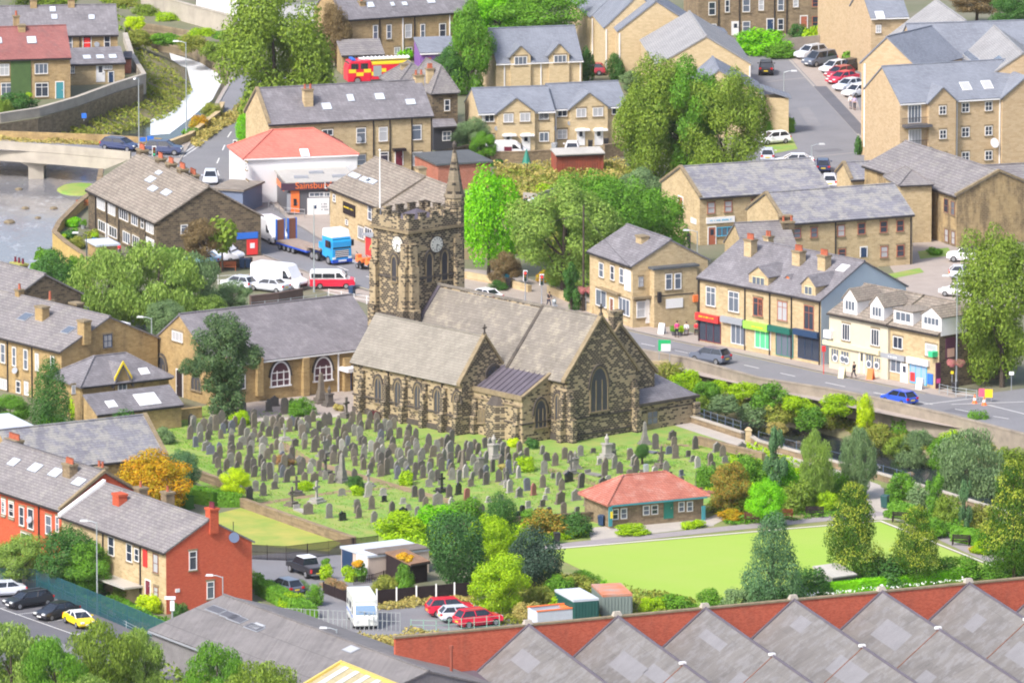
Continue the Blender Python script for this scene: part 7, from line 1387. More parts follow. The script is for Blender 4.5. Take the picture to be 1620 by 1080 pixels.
# ================================================================ PEOPLE
J=lambda n,cc:plain(n+'_cloth',cc,.8)
person('man in black leaning forward and pushing a pushchair',868,486,880,491,J('black',(.02,.02,.035)),J('navy',(.03,.035,.07)),push=True,bend=.35,stride=.7)
person('woman in a bright pink jacket walking by the corner building',1071,533,1062,528,J('pink',(.85,.05,.28)),J('black',(.02,.02,.035)),stride=.3)
person('person in dark clothes walking past the cream shop',1351,598,1330,594,J('black',(.02,.02,.035)),J('black',(.02,.02,.035)),stride=.45)
person('seated person in white outside the corner annex',1086,529,1080,540,J('white',(.75,.75,.78)),J('grey',(.15,.15,.18)),sit=True)
person('seated person in red outside the corner annex',1102,528,1095,540,J('red',(.65,.03,.05)),J('black',(.02,.02,.035)),sit=True)
person('person in a green vest outside the stone pub',589,408,575,412,J('green',(.15,.55,.2)),J('navy',(.03,.035,.07)))
person('person in white standing by the flats row of cars',1346,172,1340,180,J('white',(.75,.75,.78)),J('grey',(.15,.15,.18)))
person('person in pale purple beside the person in white',1352,174,1346,180,J('lilac',(.45,.38,.6)),J('black',(.02,.02,.035)))
person('person in black standing in the riverside garden',152,356,140,360,J('black',(.02,.02,.035)),J('navy',(.03,.035,.07)))
person('person in black bending by the riverside terrace',206,408,196,412,J('black',(.02,.02,.035)),J('black',(.02,.02,.035)),bend=.4)
person('person in red at the end of the riverside garden',188,402,180,406,J('red',(.65,.03,.05)),J('grey',(.15,.15,.18)),sit=True)
for i,(x,y,lab)in enumerate(((832,328,'person in a dark top seated leftmost on the terrace under the trees'),(838,330,'person in a white top seated on the terrace under the trees'),(844,327,'person in pale blue seated rightmost on the terrace under the trees'))):
 person(lab,x,y,x-6,y+6,J(('black','white','pale_blue')[i],((.02,.02,.035),(.75,.75,.78),(.4,.5,.65))[i]),J('grey',(.15,.15,.18)),sit=True)
for i,(x,y,lab)in enumerate(((1086,531,'dark cafe chair of the person in white'),(1102,530,'dark cafe chair of the person in red'),(832,330,'terrace chair, leftmost under the trees'),(838,332,'terrace chair, middle one under the trees'),(844,329,'terrace chair, rightmost under the trees'),(188,404,'garden chair at the end of the riverside garden'))):
 r_=vehicle('chair',lab,'chair',x,y-2,x-6,y+9,.03);m=MB();m.box(-.22,.22,-.22,.22,.4,.45);m.build('seat',BROWN,r_);m=MB();m.box(-.24,-.2,-.22,.22,.45,.9);m.build('backrest',BROWN,r_)
 for q in((-.2,-.2),(-.2,.2),(.2,-.2),(.2,.2)):m=MB();m.box(q[0]-.02,q[0]+.02,q[1]-.02,q[1]+.02,0,.4);m.build('leg',BROWN,r_)
wallrun('panel_wall','grey timber panel wall beside the seated people under the trees',[(828,326),(850,328),(880,318)],1.6,.12,mat('grey_timber',(.42,.39,.37),var=.2,sc=1.5),cat='wall')
wallrun('yard_wall','dark stone yard wall right of the long terrace',[(690,262),(725,256),(752,250)],1.6,.4,ST_DRK,cap=1.2)
wallrun('yard_wall','brown wall with dark openings at the road bend by the church',[(1002,585),(1030,592),(1058,592)],1.3,.3,ST_TAN,cap=1.1)
r_=empty('garden_parasol',G(833,268),0,'folded green garden parasol below the white campervan','parasol');m=MB();m.tube([(0,0,0),(0,0,2.4)],.04,6);m.build('pole',WHITE,r_);m=MB();m.tube([(0,0,.7),(0,0,2.4)],[.55,.06],8);m.build('canopy',GREENP,r_)
rr_=random.Random(5)
for i,(x,y,lab,cc)in enumerate(((118,375,'terracotta planter in the middle of the riverside garden',POT),(150,382,'blue planter by the riverside terrace doors',BLUEP),(132,362,'grey planter behind the garden shrubs',GREYP),(100,385,'terracotta planter at the garden wall bend',POT),(1066,531,'dark planter left of the seated person in white',DGREY),(1076,531,'dark planter beside the seated person in white',DGREY),(515,900,'white planter beside the pickup',WHITE),(46,160,'orange flower trough by the ivy house',POT))):
 r_=empty('planter',G(x,y),0,lab,'planter');m=MB();m.tube([(0,0,0),(0,0,.5)],[.22,.32],8);m.build('pot',cc,r_);o=bpy.data.objects.new('plant',crown('small',i));COL.objects.link(o);o.parent=r_;o.location=(0,0,.7);o.scale=(.4,.4,.35);o.material_slots[0].link='OBJECT';o.material_slots[0].material=L_YG if i%2 else L_GREEN
def wire(lab,a,b_,za,zb,r=.025):
 p,q=P(*a,0),P(*b_,0);p.z=za;q.z=zb;m=MB();n=8;m.tube([tuple(p.lerp(q,i/n)-Vector((0,0,1.2*(i/n)*(1-i/n))))for i in range(n+1)],r,4);o=m.build('overhead_wire',PIPE);tag(o,lab,'wire')
wire('overhead wire from the telegraph pole to the corner building',(923,492),(1000,521),10.8,6.6);wire('overhead wire from the telegraph pole towards the church tower',(923,492),(800,470),10.8,7.5)
for x,y,s in((40,330,.5),(15,352,.7),(60,345,.4),(85,330,.5),(30,300,.5),(1262,700,.4),(1440,750,.5),(1500,770,.5),(1290,706,.35),(170,285,.4)):
 m=MB();m.ball((0,0,0),s,s*1.3,s*.5,8,5);o=m.build('river_stone',RIVW);o.location=P(x,y,WZ);tag(o,'grey boulder breaking the water of the %s'%('brook by the road' if x>1000 else 'wide river below the bridge'),'boulder','boulders in the rivers')
# ================================================================ GRAVES
TONES={'dark sooty':mat('grave_dark',(.085,.08,.085),var=.4,sc=2,col2=(.14,.125,.105)),'grey brown':mat('grave_brown',(.21,.18,.145),var=.35,sc=2,col2=(.12,.105,.09)),'weathered grey':mat('grave_grey',(.27,.26,.24),var=.35,sc=2,col2=(.15,.145,.13)),'pale':mat('grave_pale',(.44,.42,.39),var=.25,sc=2),'polished black':plain('grave_black',(.02,.02,.028),.15,0,.8),'blue grey':mat('grave_blue',(.17,.18,.22),var=.25,sc=2),'brown red':mat('grave_red',(.34,.15,.12),var=.25,sc=2)}
def arc(w,z0,z1,n=8,pw=1.0):return[(w*cos(pi*i/n),z0+(z1-z0)*sin(pi*i/n)**pw)for i in range(n+1)]
def gshape(k):
 m=MB();t=.09
 if k=='round-topped':m.py([(.36,0)]+arc(.36,1.15,1.5)+[(-.36,0)],-t,t);m.box(-.45,.45,-.16,.16,-.2,.12)
 if k=='tall round-topped':m.py([(.38,0)]+arc(.38,1.5,1.88)+[(-.38,0)],-t,t);m.box(-.48,.48,-.17,.17,-.2,.15)
 if k=='pointed':m.py([(.36,0),(.36,1.05),(.3,1.3),(.16,1.52),(0,1.66),(-.16,1.52),(-.3,1.3),(-.36,1.05),(-.36,0)],-t,t);m.box(-.45,.45,-.16,.16,-.2,.14)
 if k=='shouldered':m.py([(.38,0),(.38,1.2),(.27,1.22)]+arc(.24,1.28,1.55,6)+[(-.27,1.22),(-.38,1.2),(-.38,0)],-t,t);m.box(-.46,.46,-.16,.16,-.2,.16)
 if k=='broad shouldered':m.py([(.5,0),(.5,.95),(.38,1.05),(.2,1.1),(0,1.3),(-.2,1.1),(-.38,1.05),(-.5,.95),(-.5,0)],-t,t);m.box(-.58,.58,-.17,.17,-.2,.16)
 if k=='low square':m.py([(.33,0),(.33,.72),(.2,.78),(-.2,.78),(-.33,.72),(-.33,0)],-.06,.06);m.box(-.42,.42,-.17,.17,-.1,.12)
 if k=='low round-topped':m.py([(.33,0)]+arc(.33,.62,.82,6)+[(-.33,0)],-.06,.06);m.box(-.42,.42,-.17,.17,-.1,.12)
 if k=='flat kerbed':m.box(-.45,.45,-2.0,-.1,0,.16);m.py([(.38,0),(.38,.5),(-.38,.55),(-.38,0)],-.08,.06)
 if k=='leaning':m.py([(.35,0)]+[(x+.12,z)for x,z in arc(.35,1.1,1.45)]+[(-.35,0)],-t,t)
 return m
def meshof(mb,name):
 me=bpy.data.meshes.new(name);me.from_pydata(mb.v,[],mb.f);me.update();me.materials.append(None);return me
GS={k:meshof(gshape(k),'headstone')for k in('round-topped','tall round-topped','pointed','shouldered','broad shouldered','low square','low round-topped','flat kerbed','leaning')}
grr=random.Random(21);GN=[0];GRP='headstones in the churchyard'
def zone(x,y):
 if x>1010:return 'on the lawn near the river corner' if y>712 else 'below the low vestry of the church'
 if x>880:return 'in front of the big east gable' if y<735 else 'on the lawn behind the pavilion'
 if y<672 and x<540:return 'in the row by the church hall'
 if x>560 and y<672+(x-560)*.22+22:return 'close under the church side wall'
 if x<440:return 'at the hedge side of the churchyard' if y<740 else 'above the rubble wall'
 if y<712:return 'in the crowded upper rows'
 if y<762:return 'in the crowded rows beside the dirt path' if x<700 else 'in the rows below the church chapel'
 return 'on the open lawn below the dirt path' if x<700 else 'on the open lawn left of the pavilion'
def stone_at(p,x,y,shape,tone,s=1,rz=0,tilt=0,lab=None):
 o=bpy.data.objects.new('gravestone',GS[shape]);COL.objects.link(o);o.location=p;o.rotation_euler=(tilt,tilt*.6,R(41)+rz+(-.25 if x<700 else 0));o.scale=(s*grr.uniform(.95,1.1),1.15,s*grr.uniform(.9,1.08));o.material_slots[0].link='OBJECT';o.material_slots[0].material=TONES[tone]
 tag(o,lab or '%s %s headstone %s'%(tone,shape,zone(x,y)),'gravestone',GRP);GN[0]+=1;return o
def topix(p):
 d=p-CP;z=d.dot(FW);return 810+F0*d.dot(RT)/z,540-F0*d.dot(UP)/z
YARD=[(285,672),(420,640),(545,656),(580,668),(745,706),(835,714),(890,718),(1085,690),(1185,722),(1135,765),(1120,778),(935,776),(930,820),(700,842),(560,852),(470,820),(400,795),(345,755),(310,715)]
PTH=[[(440,700),(483,728),(600,762),(711,793),(760,812)],[(395,800),(440,792),(535,778),(620,772)],[(864,742),(905,752),(950,768)],[(398,664),(470,662),(530,658),(575,650)]]
def inside(x,y,poly):
 c_=False;n=len(poly)
 for i in range(n):
  (x0,y0),(x1,y1)=poly[i],poly[(i+1)%n]
  if(y0>y)!=(y1>y)and x<(x1-x0)*(y-y0)/(y1-y0)+x0:c_=not c_
 return c_
def near(x,y,pl_,d):
 for(x0,y0),(x1,y1)in zip(pl_,pl_[1:]):
  t=max(0,min(1,((x-x0)*(x1-x0)+(y-y0)*(y1-y0)*9)/((x1-x0)**2+(y1-y0)**2*9+1e-6)));dx=x-x0-t*(x1-x0);dy=(y-y0-t*(y1-y0))*3
  if dx*dx+dy*dy<d*d:return True
 return False
MON=[('pale stone cross on steps near the top of the crowded rows',450,697,'cross','pale',1.0),('grey cross monument in the crowded rows left of the path',513,722,'cross','weathered grey',1.2),('dark cross on stepped base left of the round bush',515,752,'cross','dark sooty',1.25),('small black cross on a tall base on the open lawn',699,778,'cross','polished black',1.1),('dark thin cross by the dry flower clump',469,783,'cross','dark sooty',1.1),('pale cross on steps by the lower dirt path',501,795,'cross','pale',1.25),('tall grey obelisk among the crowded rows',541,762,'obelisk','weathered grey',1.3),('grey obelisk with urn between path and chapel',733,745,'obelisk','grey brown',1.0),('tall pale pedestal monument below the chapel bay',781,726,'pedestal','pale',1.3),('white statue on a pedestal in front of the east gable',960,725,'pedestal','pale',1.3),('tall dark pointed obelisk below the vestry window',1020,703,'obelisk','weathered grey',1.05),('brown cross monument above the pavilion roof',1046,740,'cross','grey brown',1.25),('grey cross on the lawn left of the pavilion roof',903,750,'cross','weathered grey',1.1),('dark stepped monument below the chapel doorway',910,742,'pedestal','weathered grey',1.0),('thin grey cross beside the church hall path',548,660,'cross','dark sooty',1.2),('tall memorial pillar against the church hall buttress',508,637,'obelisk','grey brown',1.4),('dark capped memorial beside the hall pillar',521,642,'pedestal','dark sooty',1.1),('grey draped urn monument at the right of the crowded rows',760,742,'pedestal','weathered grey',1.0),('pale cross near the light green round bush',801,766,'cross','weathered grey',1.0),('grey cross above the rubble wall',462,800,'cross','grey brown',1.1),('pale wheel cross in the rows right of the path',583,770,'cross','pale',1.0)]
mp=[]
for lab,x,y,k,tn,s in MON:
 p=G(x,y);mp.append(p);r_=empty('grave_monument',p,R(41)+grr.uniform(-.3,.3),lab,'grave monument');r_.scale=(s,s,s);tm_=TONES[tn];m=MB();m.box(-.6,.6,-.5,.5,-.2,.18);m.box(-.45,.45,-.36,.36,.18,.4);m.build('base',tm_,r_);m=MB()
 if k=='cross':m.box(-.09,.09,-.07,.07,.4,1.75);m.box(-.36,.36,-.065,.065,1.15,1.32);m.build('cross',tm_,r_)
 elif k=='obelisk':m.frus(-.3,.3,-.3,.3,.4,-.24,.24,-.24,.24,.9);m.frus(-.2,.2,-.2,.2,.9,-.12,.12,-.12,.12,2.1);m.frus(-.12,.12,-.12,.12,2.1,-.01,.01,-.01,.01,2.3);m.build('obelisk',tm_,r_)
 else:m.box(-.28,.28,-.26,.26,.4,1.1);m.box(-.36,.36,-.34,.34,1.1,1.2);m.build('pedestal',tm_,r_);m=MB();m.tube([(0,0,1.2),(0,0,1.35),(0,0,1.6),(0,0,1.75),(0,0,1.95)],[.1,.14,.2,.1,.03],8);m.build('urn',tm_,r_)
chk=[G(x,y)for _,x,y,*_ in MON];placed=[]
a=-22.0
rows=[]
def tryrow(a,step,dense):
 b_=-45.0+grr.uniform(0,1)
 while b_<30:
  b_+=step*grr.uniform(.8,1.25);aa=a+grr.uniform(-.35,.35);p=CW(aa,b_);x,y=topix(p)
  if not inside(x,y,YARD):continue
  if-1.2<aa<33 and-6.6<b_<18:continue
  if any(near(x,y,q,13)for q in PTH):continue
  dn=y<765 and x<860 and not(x>830 and y>720)
  if y<672 and x<560:dn=grr.random()<.6
  if dn!=dense:continue
  if grr.random()<(.16 if dense else .3):continue
  if any((p-q).length<1.3 for q in mp)or any((p-q).length<.95 for q in placed[-60:]):continue
  placed.append(p);rows.append((p,x,y,dense))
a=-30.0
while a<58:tryrow(a,1.35,True);a+=1.95
a=-30.0
while a<40:tryrow(a,1.9,False);a+=2.4
grr.shuffle(rows)
nd=sum(1 for r in rows if r[3])
print('GRAVES',len(rows),nd)
EXT=MB()
for p,x,y,dense in rows[292:]:
 mb_=gshape(grr.choice(['round-topped','pointed','shouldered','tall round-topped']));M_=Matrix.Translation(p)@Matrix.Rotation(R(30)+grr.uniform(-.2,.2),4,'Z')@Matrix.Diagonal((.85,1,grr.uniform(.7,.9),1));EXT.cur=grr.choice([0,0,1,1,2]);EXT.add([M_@Vector(v)for v in mb_.v],mb_.f)
tag(EXT.build('headstones',[TONES['dark sooty'],TONES['grey brown'],TONES['weathered grey']]),kind='stuff')
rows=sorted(rows[:292],key=lambda r:r[1])
for p,x,y,dense in rows:
 if dense:
  sh=grr.choice(['round-topped','tall round-topped','tall round-topped','pointed','pointed','shouldered','shouldered','broad shouldered','leaning']);tn=grr.choice(['dark sooty']*4+['grey brown']*3+['weathered grey']*3+(['pale']if y>700 else[])+['blue grey']);s=grr.uniform(.64,.9)
 else:
  sh=grr.choice(['low square','low square','low round-topped','low round-topped','round-topped','flat kerbed','shouldered','broad shouldered']);tn=grr.choice(['weathered grey','grey brown','pale','polished black','blue grey','dark sooty','weathered grey','brown red' if grr.random()<.3 else 'pale']);s=grr.uniform(.75,1.0)
 stone_at(p,x,y,sh,tn,s,grr.uniform(-.12,.12),grr.uniform(-.09,.09))
# ================================================================ HEDGES, WEEDS
def leafbox(name,label,pts,h,w,lm,leaf=.11,dens=42,z0=0,cat='hedge',group=None):
 """clipped hedge along photo points: leaves over the faces of a solid core"""
 r=np.random.RandomState(len(pts)*7+int(pts[0][0]));W=[P(q[0],q[1],z0)for q in pts];V=[];core=MB()
 for a,b_ in zip(W,W[1:]):
  d=b_-a;L=d.length;d.normalize();q=Vector((-d.y,d.x,0));n=int(L*(2*h+w)*dens);hw=w/2*.93;core.prism([(v.x,v.y,z0)for v in(a+q*hw,b_+q*hw,b_-q*hw,a-q*hw)],[(v.x,v.y,z0+h*.95)for v in(a+q*hw,b_+q*hw,b_-q*hw,a-q*hw)])
  for i in range(n):
   t=r.uniform(-.02,1.02)*L;u=r.rand()*(2*h+w)
   if u<h:off,z,nr=w/2,u,q
   elif u<2*h:off,z,nr=-w/2,u-h,-q
   else:off,z,nr=(u-2*h)-w/2,h,Vector((0,0,1))
   if r.rand()<.06 and t<L*.5:t=0
   p=a+d*t+q*off+nr*(r.uniform(-.06,.07)+.05*math.sin(t*2.1));V.append((p.x,p.y,z0+z+nr.z*.0,nr.x,nr.y,nr.z))
 V=np.array(V);me=quads(name,V[:,:3],V[:,3:],leaf,r);me.materials.append(lm);o=bpy.data.objects.new(name,me);COL.objects.link(o);tag(o,label,cat,group)
 cm=core.build('core',lm,o);return o
def quads(name,p,d,leaf,r,up=.35,asp0=.5):
 n=len(p);nr=d*.9+r.normal(size=(n,3))*.5+np.array([0,0,up]);nr/=np.linalg.norm(nr,axis=1)[:,None];t=np.cross(nr,r.normal(size=(n,3)));t/=np.linalg.norm(t,axis=1)[:,None];b=np.cross(nr,t)
 s=leaf*r.uniform(.6,1.35,n)[:,None];asp=r.uniform(asp0,.9,n)[:,None];v=np.empty((n,4,3));v[:,0]=p-t*s*asp;v[:,1]=p-b*s;v[:,2]=p+t*s*asp;v[:,3]=p+b*s
 me=bpy.data.meshes.new(name);me.vertices.add(n*4);me.vertices.foreach_set('co',v.reshape(-1));me.loops.add(n*4);me.loops.foreach_set('vertex_index',np.arange(n*4,dtype=np.int32));me.polygons.add(n)
 me.polygons.foreach_set('loop_start',np.arange(0,n*4,4,dtype=np.int32));me.polygons.foreach_set('loop_total',np.full(n,4,dtype=np.int32));me.update();return me
def weeds(name,top,bot,n,lm,hmax=.6,leaf=.16,seed=1,thr=.35,lift=0):
 """ground cover between two photo polylines of (x, y, z)"""
 r=np.random.RandomState(seed);A_=np.array([P(*q)for q in top]);B_=np.array([P(*q)for q in bot]);k=len(A_)-1
 t=r.uniform(0,k,n);i=np.minimum(t.astype(int),k-1);f=(t-i)[:,None];s=r.rand(n)[:,None];p=(A_[i]*(1-f)+A_[i+1]*f)*(1-s)+(B_[i]*(1-f)+B_[i+1]*f)*s
 h=.5+.5*np.sin(p[:,0]*.9+seed)*np.sin(p[:,1]*.7+2*seed)+.35*np.sin(p[:,0]*2.3+p[:,1]*1.7);kp=h>thr*r.uniform(.4,1.2,n);p=p[kp];h=h[kp]
 p[:,2]+=lift+np.clip(h,.1,1.2)*hmax*r.rand(len(p))**.7;d=r.normal(size=p.shape)*.6;me=quads(name,p,d,leaf,r,.5);me.materials.append(lm);o=bpy.data.objects.new(name,me);COL.objects.link(o)
 return tag(o,kind='stuff')
# ================================================================ TREES AND SHRUBS
T=tree
T('huge olive green roadside tree by the weir',440,92,92,112,208,L_OLIVE,'big');T('dark brown leaved tree behind the huge roadside tree',532,55,24,48,108,L_BROWN,'tree');T('pale green small tree between the road and long terrace',392,212,18,34,255,L_BRIGHT,'egg')
T('tall green tree left of the upper new houses',745,75,34,72,150,L_GREEN,'tree');T('bright green tree crown behind the upper new houses',850,18,66,34,95,L_GREEN,'tree');T('broad green tree behind the new houses at the top',790,22,50,40,90,L_BRIGHT,'tree');T('small dark tree beside the stone hipped house',712,110,26,34,150,L_DARK,'tree');T('grey green bush tree below the stone hipped house',748,215,30,28,248,L_GREY,'tree');T('small green ivy covered tree by the brick yard',765,232,20,22,258,L_GREEN,'tree')
T('tall olive tree leftmost of the group by the car park',1035,185,62,92,290,L_OLIVE,'big');T('middle olive tree of the group by the car park',1085,190,60,92,292,L_GREEN,'big');T('largest olive tree rightmost of the group by the car park',1148,205,62,86,296,L_OLIVE,'big');T('grey green tree below the tree group',1015,300,42,32,335,L_GREY,'tree');T('small bush tree behind the left end of the new houses',1000,128,18,16,145,L_GREY,'tree')
T('bright lime green tree behind the church tower',773,342,46,72,440,L_BRIGHT,'egg');T('dark purple small tree below the lime green tree',800,425,24,26,452,L_BROWN,'tree')
T('spreading green street tree behind the telegraph pole',892,372,82,78,470,L_WIL,'big');T('spreading green street tree left of the corner building',955,352,72,74,452,L_GREEN,'big');T('green tree touching the stone office end gable',1030,355,56,52,430,L_GREEN,'tree');T('dark ivy column tree left of the corner building',903,455,15,38,492,L_DARK,'column')
T('large dark olive tree shading the road at the right edge',1585,482,66,112,612,L_OLIVE,'big')
T('drooping pale green tree above the church hall',170,455,60,58,520,L_WIL,'willow');T('drooping pale green tree left of the square',245,452,70,60,525,L_WIL,'willow');T('grey green drooping tree behind the lamp post',300,455,45,50,512,L_GREY,'willow');T('dark rounded conifer on the river bank',84,440,34,44,492,L_DARK,'egg');T('small bright conifer beside the dark river bank conifer',118,440,16,36,478,L_GREEN,'column');T('light green tree left of the hall gable',262,502,32,26,540,L_GREY,'tree');T('light green tree above the hall roof',330,492,36,24,525,L_WIL,'tree');T('rounded green tree beside the ramp wall',365,468,30,22,500,L_GREY,'tree');T('thin brownish tree in front of the riverside gable',322,378,32,30,430,L_BROWN,'tree');T('thin bare branched tree right of the riverside gable',352,372,22,26,430,L_OLIVE,'small');T('thin young tree in front of the pub',598,425,12,30,475,L_BROWN,'small');T('small green bush tree in front of the riverside gable',268,405,22,14,430,L_GREEN,'bush')
# ivy-clad old tree in front of the hall
rt=T('ivy smothered old tree in front of the church hall',350,545,44,48,662,L_IVY,'tree')
for x,y,w,h in((395,562,22,18),(305,580,20,14),(352,600,30,24),(358,632,26,30)):
 s=SCL(x,662);g=G(x,662);b0=rt.matrix_basis.to_translation();o=bpy.data.objects.new('ivy_clump',crown('bush',x));COL.objects.link(o);o.parent=rt;an=-rt.rotation_euler.z;d=Vector((g.x-b0.x,0,0));d=Matrix.Rotation(an,3,'Z')@d;o.location=(d.x,d.y,(662-y)/s);o.scale=(w/s,w/s,h/s);o.material_slots[0].link='OBJECT';o.material_slots[0].material=L_IVY
T('dark conifer in front of the stone terrace',78,622,34,54,680,L_DARK,'cone');T('green shrub tree at the left edge by the stone terrace',18,648,30,22,680,L_GREEN,'tree');T('dark evergreen in front of the low hall roof',194,702,38,50,765,L_DARK,'egg');T('orange and green maple tree beside the brick terrace',238,762,56,46,812,L_ORANGE,'tree');T('blue green tree behind the orange maple',290,742,26,28,780,L_BLUE,'tree')
T('glowing lime yellow small tree in front of the graves',373,760,22,20,798,L_LIME,'tree');T('large dense dark green dome tree above the panel fence',718,868,48,56,938,leafmat('dome_leaves',(.03,.09,.025),(.055,.14,.035),(.08,.19,.05)),'dense');T('dark conifer behind the dome tree',792,815,24,34,862,L_DARK,'egg');T('dark blue green round tree at the green corner',846,880,40,44,938,leafmat('dark_blue_leaves',(.02,.045,.028),(.04,.08,.05),(.07,.12,.08)),'egg');T('light green leafy tree above the red cars',790,922,44,46,972,L_YG,'tree');T('yellow green tree behind the dome tree',778,855,34,38,910,L_YG,'tree')
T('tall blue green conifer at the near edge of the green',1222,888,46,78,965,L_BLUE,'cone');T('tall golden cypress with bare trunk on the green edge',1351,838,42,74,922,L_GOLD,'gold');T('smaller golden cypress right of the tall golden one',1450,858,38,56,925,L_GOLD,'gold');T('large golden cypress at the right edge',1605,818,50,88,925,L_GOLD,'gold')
T('young narrow conifer beside the river path',1227,722,18,46,775,L_BLUE,'column');T('pale feathery tree in the park',1292,735,26,52,800,L_WIL,'willow');T('grey green feathery tree by the river wall',1358,728,28,50,788,L_GREY,'willow');T('young thin conifer in the shrubs near the path',1526,800,10,42,850,L_BLUE,'column');T('green pointed tree beside the litter bin hedge',1478,782,14,32,825,L_GREEN,'column');T('round orange berried tree near the pavilion',1158,768,32,36,815,leafmat('berry_leaves',(.08,.15,.03),(.14,.22,.04),(.60,.25,.03)),'tree');T('topiary ball tree on a short stem among the graves',1016,713,11,11,734,L_DARK,'dense')
T('bright green park tree above the benches',1212,792,30,32,832,L_BRIGHT,'tree')
for i,(x,y,hw,hh,lab)in enumerate(((20,1035,60,60,'leftmost willowy tree below the corner car park'),(90,1052,50,56,'second willowy tree below the corner car park'),(165,1030,56,60,'willowy tree below the yellow coupe'),(222,1035,36,52,'slim willowy tree right of the one below the yellow coupe'),(342,1062,46,54,'willowy tree in front of the workshop left end'),(410,1080,60,48,'willowy tree in front of the workshop roof'),(130,1085,70,30,'low pale willowy tree at the bottom edge'))):
 y+=14;T(lab,x,y,hw,hh,y+hh+42,(L_WIL,L_GREEN,L_OLIVE)[i%3],'willow')
T('light green tree at the left edge in front of the brick terrace',32,880,44,34,930,L_WIL,'tree');T('dark green tree in front of the brick terrace',108,880,46,44,940,L_DARK,'tree');T('dark round leaved tree beside the brick terrace lamp post',140,895,36,38,945,L_GREEN,'tree')
B=bush
